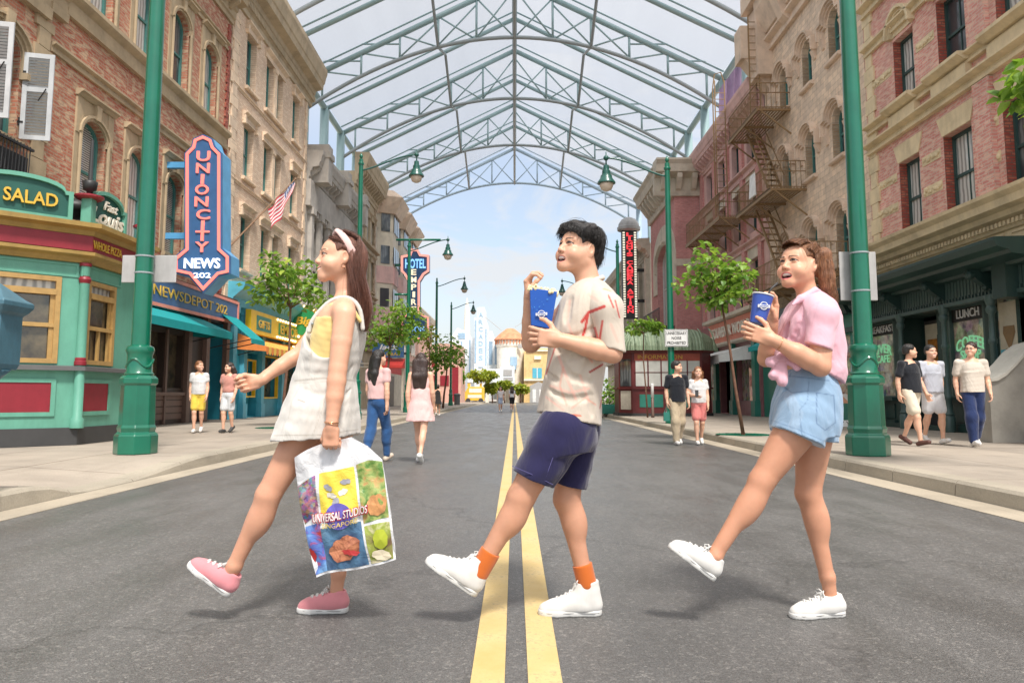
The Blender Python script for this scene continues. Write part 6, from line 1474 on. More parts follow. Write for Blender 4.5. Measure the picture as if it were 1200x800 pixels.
for px, py, l, zz_ in ((765, 489, 'wooden bollard post with white sleeve in front of the maroon kiosk', 1.45),):
 c = atZ(px, py, SW); t = empty('post', c, l, 'post'); mb = MB(); mb.lathe((c.x, c.y, 0), [(.07, SW), (.06, .3), (.05, 1.1)], 10); mb.obj('shaft', M['brown_trim'], t, smooth=True)
 mb = MB(); mb.lathe((c.x, c.y, 0), [(.06, .95), (.06, 1.45), (.05, 1.5)], 10); mb.obj('sleeve', M['white_paint'], t, smooth=True)
rnd = random.Random(9); mb = MB(); c = atZ(718, 487, SW); hd.location = (c.x, c.y + 4, SW)
for k in range(20): leaves(mb, (c.x + rnd.uniform(-.7, .7), c.y + 4 + rnd.uniform(-.5, .5), SW + rnd.uniform(.3, 1.5)), (.35, .35, .35), 25, .18, rnd)
mb.obj('foliage', M['leaf'], hd, recalc=False)
mb = MB(); mb.box(c.x - .8, c.y + 3.4, SW, c.x + .8, c.y + 4.6, SW + .45); mb.obj('planter', M['teal_green'], hd)
# ================================================================ far end of the street
def farY(Y): return Fr((0, Y, 0), (1, 0, 0), (0, -1, 0))
pale = {}
M['far_white'] = stone('far_white', (.80, .84, .86), stain=.1); M['far_blue'] = simple('far_blue', (.32, .46, .60), .5); M['far_cream'] = stone('far_cream', (.82, .76, .66), stain=.15); M['far_yel'] = stone('far_yel', (.74, .52, .24), stain=.15); M['roof_tile'] = simple('roof_tile', (.66, .27, .14), .7, var=.3, vscale=1.5); M['salmon2'] = MATS['salmon']  # far walls paled in their colour to stand in for haze and glare
def block(name, lab, Y, poly, depth, mat):
 t = empty(name, (pl(farY(Y), *poly[0])[0], Y, 0), lab, 'building'); Ff = farY(Y)
 P = [pl(Ff, *p) for p in poly]; mb = MB(); mb.fprism(Ff, P, -depth, 0); mb.obj('wall', mat, t); return t, Ff
def rects(t, Ff, L_, mat, nm='window', o=.08):
 for (a, b2, c, d) in L_:
  p = pl(Ff, a, b2); q_ = pl(Ff, c, d); mb = MB(); mb.fbox(Ff, p[0], q_[0], q_[1], p[1], 0, o); mb.obj(nm, mat, t)
t, Ff = block('far_shop_row', 'pale salmon shop row end wall with red panels behind the second tree', 96, [(498, 473), (498, 405), (516, 402), (540, 404), (540, 473)], 8, M['salmon2'])
rects(t, Ff, [(503, 440, 512, 452), (516, 440, 526, 452), (503, 420, 510, 430), (530, 430, 537, 470)], M['kiosk_red'], 'window')
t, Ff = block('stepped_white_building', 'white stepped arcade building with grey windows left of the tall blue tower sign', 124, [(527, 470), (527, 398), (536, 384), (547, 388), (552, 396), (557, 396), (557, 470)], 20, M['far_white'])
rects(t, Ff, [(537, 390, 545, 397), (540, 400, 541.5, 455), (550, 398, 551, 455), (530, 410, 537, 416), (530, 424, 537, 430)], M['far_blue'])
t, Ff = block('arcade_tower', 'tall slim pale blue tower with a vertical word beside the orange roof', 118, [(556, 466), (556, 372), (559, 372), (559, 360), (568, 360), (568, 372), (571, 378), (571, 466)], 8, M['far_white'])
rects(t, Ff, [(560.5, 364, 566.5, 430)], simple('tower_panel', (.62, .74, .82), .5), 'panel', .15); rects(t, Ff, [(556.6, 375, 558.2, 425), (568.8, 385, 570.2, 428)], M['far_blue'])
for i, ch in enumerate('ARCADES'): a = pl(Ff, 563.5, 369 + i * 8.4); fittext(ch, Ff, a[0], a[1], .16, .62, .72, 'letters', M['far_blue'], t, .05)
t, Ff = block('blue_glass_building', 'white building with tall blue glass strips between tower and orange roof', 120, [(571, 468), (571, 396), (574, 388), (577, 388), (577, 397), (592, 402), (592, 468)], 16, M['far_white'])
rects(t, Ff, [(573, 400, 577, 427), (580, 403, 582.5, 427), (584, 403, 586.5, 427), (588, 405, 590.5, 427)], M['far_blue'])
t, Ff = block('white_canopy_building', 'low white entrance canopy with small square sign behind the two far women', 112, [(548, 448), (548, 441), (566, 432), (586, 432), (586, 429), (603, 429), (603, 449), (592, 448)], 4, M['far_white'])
rects(t, Ff, [(590, 433, 600, 440), (590, 442, 601, 446)], M['plate'], 'sign_panel')
mb = MB()
for px in (550, 571, 590, 602): p = pl(Ff, px, 448); mb.fbox(Ff, p[0] - .25, p[0] + .25, 0, p[1], -.6, -.1)
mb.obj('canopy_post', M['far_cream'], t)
Ff = farY(116); a0 = pl(Ff, 579, 396)[0]; a1 = pl(Ff, 617, 396)[0]; cx_ = (a0 + a1) / 2; r = (a1 - a0) / 2 * .86
t = empty('round_tower', (cx_, 116 + r, 0), 'round cream tower with orange tiled conical roof at the end of the street', 'building')
z1 = pl(Ff, 598, 397)[1]; z2 = pl(Ff, 598, 383)[1]
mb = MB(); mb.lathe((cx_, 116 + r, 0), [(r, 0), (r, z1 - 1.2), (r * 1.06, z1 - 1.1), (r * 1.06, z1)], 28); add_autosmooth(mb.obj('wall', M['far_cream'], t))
mb = MB(); mb.lathe((cx_, 116 + r, 0), [(r * 1.2, z1 - .1), (r * 1.2, z1 + .05), (r * .8, z1 + (z2 - z1) * .5), (r * .3, z2 - .1), (r * .05, z2)], 28); mb.obj('roof', M['roof_tile'], t)
mb = MB()
for k in range(28): a = 2 * math.pi * k / 28; x_, y_ = cx_ + r * 1.09 * math.cos(a), 116 + r + r * 1.09 * math.sin(a); mb.box(x_ - .09, y_ - .09, z1 - .75, x_ + .09, y_ + .09, z1 - .15)
mb.obj('eaves_bracket', M['roof_tile'], t)
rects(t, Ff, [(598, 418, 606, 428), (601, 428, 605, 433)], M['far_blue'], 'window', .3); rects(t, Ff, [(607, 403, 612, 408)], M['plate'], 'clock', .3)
mb = MB(); mb.tube([(cx_ - 4.5, 119, z2 + 2.2), (cx_ - 1.5, 118, z2 - .3)], .05, 5); mb.tube([(cx_ + 3.5, 119, z2 + 2.0), (cx_ + .8, 118, z2 + .2)], .05, 5); mb.tube([(cx_ + 3, 119, z2 + 3.0), (cx_ + 7.5, 118, z2 - .8)], .05, 5); mb.obj('roof_mast', M['plate'], t)
t, Ff = block('yellow_building', 'warm yellow building with teal shuttered window right of the orange roofed tower', 114, [(614, 472), (614, 412), (617, 408), (660, 408), (660, 472)], 12, M['far_yel'])
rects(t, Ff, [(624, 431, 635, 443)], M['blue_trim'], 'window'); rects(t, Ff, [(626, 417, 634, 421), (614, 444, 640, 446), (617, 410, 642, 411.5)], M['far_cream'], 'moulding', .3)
rects(t, Ff, [(629, 431, 630, 443)], M['white_paint'], 'window_bar', .12)
t, Ff = block('grey_doorway', 'small grey gabled doorway below the yellow building', 110, [(621, 472), (621, 452), (631, 447), (642, 452), (642, 472)], 2, M['plate'])
rects(t, Ff, [(624, 456, 628, 471), (632, 456, 638, 471)], M['white_paint'], 'door')
t, Ff = block('timber_fence', 'brown timber wall behind the yellow truck', 109, [(517, 472), (517, 447), (545, 447), (545, 472)], .4, M['wood'])
sp_ = atY(547, 420, 260); sp = empty('spire', (sp_.x, 260, 0), 'pale spire far beyond the street, above the slim tower', 'spire')
for a_, b_, nm in ((366, 420, 0),): 
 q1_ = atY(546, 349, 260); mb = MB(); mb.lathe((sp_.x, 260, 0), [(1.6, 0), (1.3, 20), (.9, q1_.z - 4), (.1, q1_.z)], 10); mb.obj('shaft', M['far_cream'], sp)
Ft = farY(104); a = pl(Ft, 544, 471); b2 = pl(Ft, 568.5, 453)
t = empty('yellow_truck', (a[0], 104, 0), 'small vintage yellow truck parked at the end of the street', 'truck')
yt = simple('truck_yellow', (.78, .50, .06), .35, coat=.5)
x0, x1 = a[0], b2[0]; w = x1 - x0
mb = MB(); mb.fprism(Ft, [(x0, .35), (x1 - .1, .35), (x1 - .1, b2[1] - .1), (x1 - .35, b2[1]), (x0 + .55, b2[1]), (x0 + .15, b2[1] - .7), (x0, b2[1] - 1.1)], -1.7, 0); mb.obj('body', yt, t, bevel=.06)
for xx in (x0 + .55, x1 - .6): mb = MB(); mb.loft([(xx + .35 * math.cos(i * math.pi / 8), 103.9, .36 + .35 * math.sin(i * math.pi / 8)) for i in range(16)], [(xx + .35 * math.cos(i * math.pi / 8), 104.2, .36 + .35 * math.sin(i * math.pi / 8)) for i in range(16)]); mb.obj('wheel', M['black_base'], t)
mb = MB(); mb.fbox(Ft, x0 + .7, x1 - .5, 1.5, 2.1, 0, .02); mb.obj('window', M['far_cream'], t)
mb = MB(); mb.fbox(Ft, x0 + .5, x1 - .5, .75, 1.2, 0, .02); mb.obj('side_panel', M['cream_letter'], t)
mb = MB(); mb.fbox(Ft, x0 + .4, x0 + .8, b2[1], b2[1] + .5, -1, -.6); mb.fbox(Ft, x1 - .8, x1 - .5, b2[1], b2[1] + .5, -1, -.6); mb.obj('roof_box', yt, t)
def fartree(px, py, w, h, Y, lab, seed, mat='leaf_y'):
 c = atY(px, py, Y); s = Y / 850; tree(Vector((c.x, Y, 0)), c, (w / 2 * s, w / 2 * s * .7, h / 2 * s), lab, seed, nclump=40, per=34, leaf=.42, mat=mat, trunk=.1, group='trees at the far end of the street')
fartree(564, 440, 34, 14, 106, 'bright yellow green tree above the yellow truck', 21)
fartree(577, 455, 16, 12, 107, 'low lime green tree just left of the two far women', 22)
fartree(610, 455, 18, 11, 107, 'low lime green tree just right of the two far women', 23)
fartree(537, 440, 12, 24, 100, 'darker green bush between the second tree and the yellow truck', 24, 'leaf')
fartree(591, 451, 14, 9, 108, 'small lime tree between the two far women', 25)
c = atZ(536, 473, 0); t = empty('litter_bin', (c.x, 70, SW), 'small dark litter bin by the farthest left lamp', 'bin'); x_ = (536 - 603) / 850 * 70
mb = MB(); mb.lathe((x_, 70, SW), [(.28, 0), (.3, .9), (.34, .92), (.34, 1.0), (.2, 1.1)], 12); mb.obj('body', M['slate'], t)
# ================================================================ sky and light
w = bpy.data.worlds.new('World'); scene.world = w; w.use_nodes = True; nt = w.node_tree
bg = nt.nodes['Background']; sky = nt.nodes.new('ShaderNodeTexSky'); sky.sky_type = 'NISHITA'; sky.sun_disc = False
SUN_EL, SUN_AZ = R(56), R(160)       # azimuth measured clockwise from +Y (towards +X)
sky.sun_elevation = SUN_EL; sky.sun_rotation = SUN_AZ; sky.air_density = 1.1; sky.dust_density = 1.8; sky.ozone_density = 1.2
g = tcoord(nt, 'Generated'); sp2 = nt.nodes.new('ShaderNodeSeparateXYZ'); L(nt, g, sp2.inputs[0])
n = noise(nt, mapping(nt, g, (1.5, 1.5, 5.5), (.3, .1, .2)), 1.5, 8, .6, .4)
cl = ramp(nt, n.outputs[0], [(.45, (0, 0, 0)), (.6, (.9, .9, .9))])
hz = ramp(nt, sp2.outputs[2], [(0.0, (.9,) * 3), (.07, (.7,) * 3), (.18, (.35,) * 3), (.32, (.4,) * 3), (.5, (.75,) * 3)])
mxv = nt.nodes.new('ShaderNodeMath'); mxv.operation = 'MAXIMUM'; L(nt, cl, mxv.inputs[0]); L(nt, hz, mxv.inputs[1])
c = mixc(nt, mxv.outputs[0], sky.outputs[0], ramp(nt, sp2.outputs[2], [(0, (3.7, 3.75, 3.85)), (.3, (3.9, 3.95, 4.05)), (.55, (6.4, 6.2, 5.9))]))
L(nt, c, bg.inputs[0]); bg.inputs[1].default_value = .135
sd = bpy.data.lights.new('sun', 'SUN'); sd.energy = 2.7; sd.angle = R(9); sd.color = (1, .95, .89)
so = bpy.data.objects.new('sun', sd); COL.objects.link(so)
dv = Vector((math.sin(SUN_AZ) * math.cos(SUN_EL), math.cos(SUN_AZ) * math.cos(SUN_EL), math.sin(SUN_EL)))
so.rotation_euler = dv.to_track_quat('Z', 'Y').to_euler()
scene.view_settings.view_transform = 'Standard'; scene.view_settings.look = 'None'; scene.view_settings.exposure = 0.72; scene.view_settings.gamma = 1
scene.render.engine = 'CYCLES'; scene.cycles.use_denoising = True
try: scene.cycles.denoiser = 'OPENIMAGEDENOISE'
except Exception: pass
scene.cycles.max_bounces = 8; scene.cycles.diffuse_bounces = 3; scene.cycles.glossy_bounces = 3; scene.cycles.transparent_max_bounces = 12; scene.cycles.transmission_bounces = 4
scene.cycles.sample_clamp_indirect = 6
# ================================================================ people: implicit surfaces -> one mesh each
V3 = lambda *a: np.array(a, 'f8')
def nrm(v): v = np.asarray(v, 'f8'); return v / max(np.linalg.norm(v), 1e-9)
def J(px, py, Y): return np.array(atY(px, py, Y))
class SDF:
 def __init__(s): s.p = []
 def cone(s, a, b, ra, rb, k=.02, op='add'): s.p.append(('c', np.asarray(a, 'f8'), np.asarray(b, 'f8'), ra, rb, k, op)); return s
 def ell(s, c, r, M3=None, k=.02, op='add'): s.p.append(('e', np.asarray(c, 'f8'), np.asarray(r, 'f8'), M3, k, op)); return s
 def box(s, c, hh, M3=None, r=.01, k=.01, op='add'): s.p.append(('b', np.asarray(c, 'f8'), np.asarray(hh, 'f8'), M3, r, k, op)); return s
 def stack(s, secs, k=.02, op='add', off=0.0, pw=2.3, wr=0, seed=1, wk=(22, 22, 9)):
  """secs: (z, cx, cy, hx, hy) from bottom to top"""
  S = np.array(sorted(secs), 'f8'); t = np.arange(len(S)); tt = np.linspace(0, len(S) - 1, 80); D = []
  for q in tt:
   i = min(int(q), len(S) - 2); f = q - i; p0 = S[max(i - 1, 0)]; p1 = S[i]; p2 = S[i + 1]; p3 = S[min(i + 2, len(S) - 1)]
   D.append(.5 * ((2 * p1) + (-p0 + p2) * f + (2 * p0 - 5 * p1 + 4 * p2 - p3) * f * f + (-p0 + 3 * p1 - 3 * p2 + p3) * f ** 3))
  D = np.array(D); D = D[np.argsort(D[:, 0])]
  s.p.append(('s', D, off, pw, k, op, wr, seed, wk)); return s
 def plane(s, pt, n, k=.004): s.p.append(('p', np.asarray(pt, 'f8'), nrm(n), k, 'cut')); return s   # removes the side n points to
 def noise(s, amp, freq, seed=1): s.p.append(('n', amp, np.asarray(freq, 'f8'), seed)); return s
 def shell(s, t): s.p.append(('h', t)); return s
 def bounds(s):
  lo = np.array([9e9] * 3); hi = -lo
  for q in s.p:
   if q[0] == 'c' and q[6] == 'add': r = max(q[3], q[4]) + .01; lo = np.minimum(lo, np.minimum(q[1], q[2]) - r); hi = np.maximum(hi, np.maximum(q[1], q[2]) + r)
   elif q[0] == 'e' and q[5] == 'add': r = q[2].max() + .01; lo = np.minimum(lo, q[1] - r); hi = np.maximum(hi, q[1] + r)
   elif q[0] == 'b' and q[6] == 'add': r = np.linalg.norm(q[2]) + q[4] + .01; lo = np.minimum(lo, q[1] - r); hi = np.maximum(hi, q[1] + r)
   elif q[0] == 's' and q[5] == 'add':
    D = q[1]; o = q[2] + .02; lo = np.minimum(lo, [(D[:, 1] - D[:, 3]).min() - o, (D[:, 2] - D[:, 4]).min() - o, D[0, 0] - o]); hi = np.maximum(hi, [(D[:, 1] + D[:, 3]).max() + o, (D[:, 2] + D[:, 4]).max() + o, D[-1, 0] + o])
  return lo, hi
 def grid(s, lo, hi, h):
  n = np.maximum(np.ceil((hi - lo) / h).astype(int) + 1, 3)
  F = np.full(n, 1.0, 'f4'); ax = [lo[i] + h * np.arange(n[i]) for i in range(3)]
  def region(l, u):
   a = np.clip(np.floor((l - lo) / h).astype(int), 0, n); b = np.clip(np.ceil((u - lo) / h).astype(int) + 1, 0, n)
   if (b <= a).any(): return None, None
   sl = tuple(slice(a[i], b[i]) for i in range(3))
   return sl, [ax[0][sl[0]][:, None, None], ax[1][sl[1]][None, :, None], ax[2][sl[2]][None, None, :]]
  mg = 3 * h
  for q in s.p:
   t = q[0]
   if t == 'c':
    _, a, b, ra, rb, k, op = q; r = max(ra, rb) + mg + k
    sl, X = region(np.minimum(a, b) - r, np.maximum(a, b) + r)
    if sl is None: continue
    d = b - a; L2 = max(float(d @ d), 1e-12)
    px, py, pz = X[0] - a[0], X[1] - a[1], X[2] - a[2]
    tt = np.clip((px * d[0] + py * d[1] + pz * d[2]) / L2, 0, 1)
    D = np.sqrt((px - tt * d[0]) ** 2 + (py - tt * d[1]) ** 2 + (pz - tt * d[2]) ** 2) - (ra + (rb - ra) * tt)
   elif t in 'eb':
    if t == 'e': _, c, r, M3, k, op = q; ext = r.max()
    else: _, c, r, M3, rr, k, op = q; ext = np.linalg.norm(r) + rr
    e = ext + mg + k
    sl, X = region(c - e, c + e)
    if sl is None: continue
    p = [X[i] - c[i] for i in range(3)]
    if M3 is not None: p = [p[0] * M3[i][0] + p[1] * M3[i][1] + p[2] * M3[i][2] for i in range(3)]
    if t == 'e':
     k0 = np.sqrt((p[0] / r[0]) ** 2 + (p[1] / r[1]) ** 2 + (p[2] / r[2]) ** 2); k1 = np.sqrt((p[0] / r[0] ** 2) ** 2 + (p[1] / r[1] ** 2) ** 2 + (p[2] / r[2] ** 2) ** 2)
     D = k0 * (k0 - 1) / np.maximum(k1, 1e-6)
    else:
     qq = [np.abs(p[i]) - r[i] for i in range(3)]
     D = np.sqrt(sum(np.maximum(v, 0) ** 2 for v in qq)) + np.minimum(np.maximum(np.maximum(qq[0], qq[1]), qq[2]), 0) - rr
   elif t == 's':
    _, S, off, pw, k, op, wr, seed, wk = q; e = mg + k + off + .02
    sl, X = region(np.array([(S[:, 1] - S[:, 3]).min() - e, (S[:, 2] - S[:, 4]).min() - e, S[0, 0] - e]), np.array([(S[:, 1] + S[:, 3]).max() + e, (S[:, 2] + S[:, 4]).max() + e, S[-1, 0] + e]))
    if sl is None: continue
    z = X[2].ravel(); cx, cy, hx, hy = [np.interp(z, S[:, 0], S[:, i])[None, None, :] for i in (1, 2, 3, 4)]
    u = np.abs((X[0] - cx) / hx); v = np.abs((X[1] - cy) / hy)
    D = ((u ** pw + v ** pw + 1e-9) ** (1 / pw) - 1) * np.minimum(hx, hy) - off
    dz = np.maximum(S[0, 0] - X[2], X[2] - S[-1, 0]); D = np.maximum(D, dz - off * .3)
   elif t == 'p':
    _, c, nn, k, _ = q
    D = (ax[0][:, None, None] - c[0]) * nn[0] + (ax[1][None, :, None] - c[1]) * nn[1] + (ax[2][None, None, :] - c[2]) * nn[2]
    F = np.maximum(F, D.astype('f4')); continue
   elif t == 'n':
    _, amp, fr, seed = q; rg = np.random.RandomState(seed); acc = 0
    X = [ax[0][:, None, None], ax[1][None, :, None], ax[2][None, None, :]]
    for o in range(4):
     kd = rg.normal(size=3) * fr * (1 + .5 * o); k2 = rg.normal(size=3) * fr * .5; ph = rg.uniform(0, 6, 2)
     acc = acc + np.sin(X[0] * kd[0] + X[1] * kd[1] + X[2] * kd[2] + ph[0] + 1.6 * np.sin(X[0] * k2[0] + X[1] * k2[1] + X[2] * k2[2] + ph[1])) / (1 + .5 * o)
    F = F - (amp * acc / 2).astype('f4'); continue
   elif t == 'h':
    F = np.maximum(F, -(F + q[1])); continue
   D = D.astype('f4'); f = F[sl]
   if op == 'add':
    if k > 0: hh = np.maximum(k - np.abs(f - D), 0) / k; F[sl] = np.minimum(f, D) - hh * hh * k * .25
    else: F[sl] = np.minimum(f, D)
   elif op == 'sub':
    D = -D
    if k > 0: hh = np.maximum(k - np.abs(f - D), 0) / k; F[sl] = np.maximum(f, D) + hh * hh * k * .25
    else: F[sl] = np.maximum(f, D)
  return F
 def mesh(s, h, lo=None, hi=None, smooth=1):
  if lo is None: lo, hi = s.bounds()
  lo = np.asarray(lo) - 2 * h; hi = np.asarray(hi) + 2 * h
  F = s.grid(lo, hi, h); return surfnet(F, lo, h, smooth)
def surfnet(F, lo, h, smooth=1):
 ins = F < 0
 F = F.copy()
 ins[0] = ins[-1] = False; ins[:, 0] = ins[:, -1] = False; ins[:, :, 0] = ins[:, :, -1] = False
 F[0] = F[-1] = h; F[:, 0] = F[:, -1] = h; F[:, :, 0] = F[:, :, -1] = h
 c = sum(ins[i:ins.shape[0] - 1 + i, j:ins.shape[1] - 1 + j, k:ins.shape[2] - 1 + k].astype('i1') for i in (0, 1) for j in (0, 1) for k in (0, 1))
 act = (c > 0) & (c < 8); ii = np.argwhere(act); idx = np.full(act.shape, -1, 'i4'); idx[act] = np.arange(len(ii))
 if len(ii) == 0: return np.zeros((0, 3)), np.zeros((0, 4), int)
 cs = [(i, j, k) for i in (0, 1) for j in (0, 1) for k in (0, 1)]
 val = np.stack([F[ii[:, 0] + a, ii[:, 1] + b, ii[:, 2] + d] for a, b, d in cs], 1)
 acc = np.zeros((len(ii), 3)); cnt = np.zeros(len(ii))
 for x in range(8):
  for y in range(x + 1, 8):
   A, B = np.array(cs[x]), np.array(cs[y])
   if np.abs(A - B).sum() != 1: continue
   m = (val[:, x] < 0) != (val[:, y] < 0)
   t = val[m, x] / (val[m, x] - val[m, y]); t = np.clip(t, .02, .98)
   acc[m] += A + (B - A) * t[:, None]; cnt[m] += 1
 P = lo + h * (ii + acc / cnt[:, None])
 fs = []
 for ax in range(3):
  o = [0, 0, 0]; o[ax] = 1; b, d = [(1, 2), (2, 0), (0, 1)][ax]
  s0 = tuple(slice(0, ins.shape[i] - (1 if i == ax else 0)) for i in range(3)); s1 = tuple(slice(1 if i == ax else 0, None) for i in range(3))
  e = np.argwhere(ins[s0] != ins[s1]); e = e[(e[:, b] > 0) & (e[:, d] > 0) & (e[:, b] < ins.shape[b] - 1) & (e[:, d] < ins.shape[d] - 1)]
  if len(e) == 0: continue
  def g(db, dd): q = e.copy(); q[:, b] -= db; q[:, d] -= dd; return idx[q[:, 0], q[:, 1], q[:, 2]]
  f = np.stack([g(1, 1), g(0, 1), g(0, 0), g(1, 0)], 1); fl = ~ins[e[:, 0], e[:, 1], e[:, 2]]
  f[fl] = f[fl][:, ::-1]; fs.append(f)
 Q = np.concatenate(fs); Q = Q[(Q >= 0).all(1)]
 for _ in range(smooth):
  acc = np.zeros_like(P); cn = np.zeros(len(P))
  for i in range(4):
   a, b = Q[:, i], Q[:, (i + 1) % 4]; 
   for k in range(3): acc[:, k] += np.bincount(a, P[b, k], len(P)) + np.bincount(b, P[a, k], len(P))
   cn += np.bincount(a, minlength=len(P)) + np.bincount(b, minlength=len(P))
  P = P * .5 + acc / np.maximum(cn, 1)[:, None] * .5
 return P, Q
def npmesh(name, P, Q, col=None):
 me = bpy.data.meshes.new(name); me.vertices.add(len(P)); me.vertices.foreach_set('co', P.astype('f4').ravel())
 me.loops.add(Q.size); me.loops.foreach_set('vertex_index', Q.astype('i4').ravel()); me.polygons.add(len(Q)); me.polygons.foreach_set('loop_start', (np.arange(len(Q)) * 4).astype('i4'))
 me.update(calc_edges=True)
 if col is not None:
  a = me.color_attributes.new('Col', 'FLOAT_COLOR', 'POINT'); a.data.foreach_set('color', np.concatenate([col, np.ones((len(col), 1))], 1).astype('f4').ravel())
 return me
def join(parts):
 P = []; Q = []; n = 0
 for p, q in parts: P.append(p); Q.append(q + n); n += len(p)
 return np.concatenate(P), np.concatenate(Q)
def bodymesh(sd, h, blocks):
 """whole figure at h, finer blocks (lo, hi, h2) swapped in where detail matters"""
 P, Q = sd.mesh(h); parts = []
 cen = P[Q].mean(1)
 for lo, hi, h2 in blocks:
  ins = ((cen > lo + h * .3) & (cen < hi - h * .3)).all(1); Q = Q[~ins]; cen = cen[~ins]
 parts.append((P, Q))
 for lo, hi, h2 in blocks:
  p, q = sd.mesh(h2, lo - 2 * h2, hi + 2 * h2); c = p[q].mean(1); k = ((c > lo) & (c < hi)).all(1); parts.append((p, q[k]))
 P, Q = join(parts); used = np.unique(Q); mp = np.full(len(P), -1); mp[used] = np.arange(len(used)); return P[used], mp[Q]
def skinmat():
 m, nt, b = newmat('skin'); a = nt.nodes.new('ShaderNodeAttribute'); a.attribute_name = 'Col'
 n = noise(nt, tcoord(nt), 14, 4, .6); c = mixc(nt, 1, a.outputs[0], ramp(nt, n.outputs[0], [(.3, (.93, .90, .89)), (.7, (1.05, 1.03, 1.02))]), 'MULTIPLY')
 L(nt, c, b.inputs['Base Color']); b.inputs['Roughness'].default_value = .46; b.inputs['Specular IOR Level'].default_value = .42
 b.inputs['Subsurface Weight'].default_value = .12; b.inputs['Subsurface Radius'].default_value = (1, .35, .2); b.inputs['Subsurface Scale'].default_value = .012
 n2 = noise(nt, tcoord(nt), 350, 3, .6); bump(nt, b, n2.outputs[0], .1, .002)
 return m
M['skin'] = skinmat()
def cloth(name, col, weave=420, rough=.85, var=.08, wr=.5, wscale=9, sheen=.3, col2=None, pat=None):
 if name in MATS: return MATS[name]
 m, nt, b = newmat(name); oc = tcoord(nt)
 n = noise(nt, oc, 5, 5, .6); c = ramp(nt, n.outputs[0], [(.3, tuple(x * (1 - var) for x in col)), (.7, tuple(min(1, x * (1 + var)) for x in col))])
 if pat: c = pat(nt, oc, c)
 L(nt, c, b.inputs['Base Color']); b.inputs['Roughness'].default_value = rough; b.inputs['Sheen Weight'].default_value = sheen; b.inputs['Specular IOR Level'].default_value = .25
 f = noise(nt, oc, weave, 2, .5); w = noise(nt, mapping(nt, oc, (1, 1, .45)), wscale, 3, .5, 1.2)
 a = nt.nodes.new('ShaderNodeMath'); a.operation = 'MULTIPLY_ADD'; L(nt, f.outputs[0], a.inputs[0]); a.inputs[1].default_value = .05; L(nt, w.outputs[0], a.inputs[2])
 bump(nt, b, a.outputs[0], wr, .03)
 return m
def hairmat(name, c1, c2):
 m, nt, b = newmat(name); uvn = tcoord(nt)
 n = noise(nt, mapping(nt, uvn, (60, 60, 5)), 2.5, 4, .7); L(nt, ramp(nt, n.outputs[0], [(.3, c1), (.7, c2)]), b.inputs['Base Color'])
 b.inputs['Roughness'].default_value = .33; b.inputs['Specular IOR Level'].default_value = .6; bump(nt, b, n.outputs[0], .8, .01)
 return m
M['hair_black'] = hairmat('hair_black', (.006, .005, .005), (.03, .024, .02)); M['hair_brown'] = hairmat('hair_brown', (.085, .032, .02), (.28, .12, .08)); M['hair_auburn'] = hairmat('hair_auburn', (.10, .036, .015), (.40, .18, .08)); M['hair_dark'] = hairmat('hair_dark', (.012, .007, .006), (.07, .035, .025))
SKIN = V3(.76, .455, .315)
def frame(f, up=(0, 0, 1)):
 f = nrm(f); x = nrm(np.cross(f, up)); u = np.cross(x, f); return np.array([x, f, u])   # rows: right(subject), forward, up
def head(sd, c, f, up, s, mouth='smile', male=False, lod=0):
 A = frame(f, up); W = lambda x, y, z: np.asarray(c) + s * (A[0] * x + A[1] * y + A[2] * z)
 E = lambda p, r, k=.015, op='add': sd.ell(W(*p), np.array(r) * s, A, k * s, op)
 C = lambda a, b, ra, rb, k=.012, op='add': sd.cone(W(*a), W(*b), ra * s, rb * s, k * s, op)
 E((0, -.018, .038), (.073, .092, .083), .02)
 E((0, .022, -.022), (.062, .066, .085), .03)
 E((0, .040, .03), (.058, .045, .05), .02)
 jw = 1.06 if male else 1.0
 for q in (-1, 1):
  C((q * .052 * jw, -.004, -.052), (q * .016, .066, -.097), .021, .017, .03)
  E((q * .034, .058, -.036), (.027, .026, .026), .025)
  C((q * .06, .0, -.01), (q * .048, .045, -.045), .018, .02, .03)
 E((0, .071, -.098), (.022, .021, .018), .02)
 E((0, .066, -.066), (.034, .0285, .03), .02)
 if lod < 2:
  for q in (-1, 1):
   E((q * .031, .094, .006), (.019, .015, .012), .014, 'sub')
   E((q * .031, .0745, .005), (.0145, .0135, .0135), .003)
   C((q * .016, .0875, .0225), (q * .045, .074, .022), .006, .006, .010)
   C((q * .019, .0825, .0135), (q * .043, .073, .012), .0046, .0046, .004)
   C((q * .020, .0820, -.0055), (q * .042, .073, -.004), .004, .004, .006)
 C((0, .081, .012), (0, .1005, -.026), .0075, .0108, .014)
 E((0, .100, -.030), (.0105, .0105, .009), .008)
 for q in (-1, 1): E((q * .012, .093, -.033), (.0085, .011, .0075), .008)
 if mouth == 'open':
  for q in (-1, 1): C((q * .030, .072, -.0575), (0, .0925, -.0545), .0035, .005, .006); C((q * .030, .071, -.060), (0, .0895, -.0865), .0035, .0065, .008); E((q * .040, .058, -.040), (.022, .022, .022), .02)
  E((0, .088, -.0695), (.0285, .024, .0125), .004, 'sub'); E((0, .074, -.061), (.026, .016, .0062), .002)
 else:
  for q in (-1, 1):
   C((q * .028, .076, -.0545), (0, .0945, -.0590), .0032, .0058, .006); C((q * .027, .075, -.0560), (0, .0925, -.0715), .003, .0068, .006); E((q * .038, .060, -.036), (.022, .022, .020), .02)
  C((-.029, .084, -.0555), (0, .101, -.0650), .0015, .003, .003, 'sub'); C((.029, .084, -.0555), (0, .101, -.0650), .0015, .003, .003, 'sub')
 for q in (-1, 1):
  M_ = A.copy(); E((q * .077, -.010, -.004), (.010, .020, .032), .005); E((q * .085, -.007, .0), (.006, .011, .018), .004, 'sub')
  E((q * .073, -.002, -.030), (.007, .009, .009), .006)
 return A, W
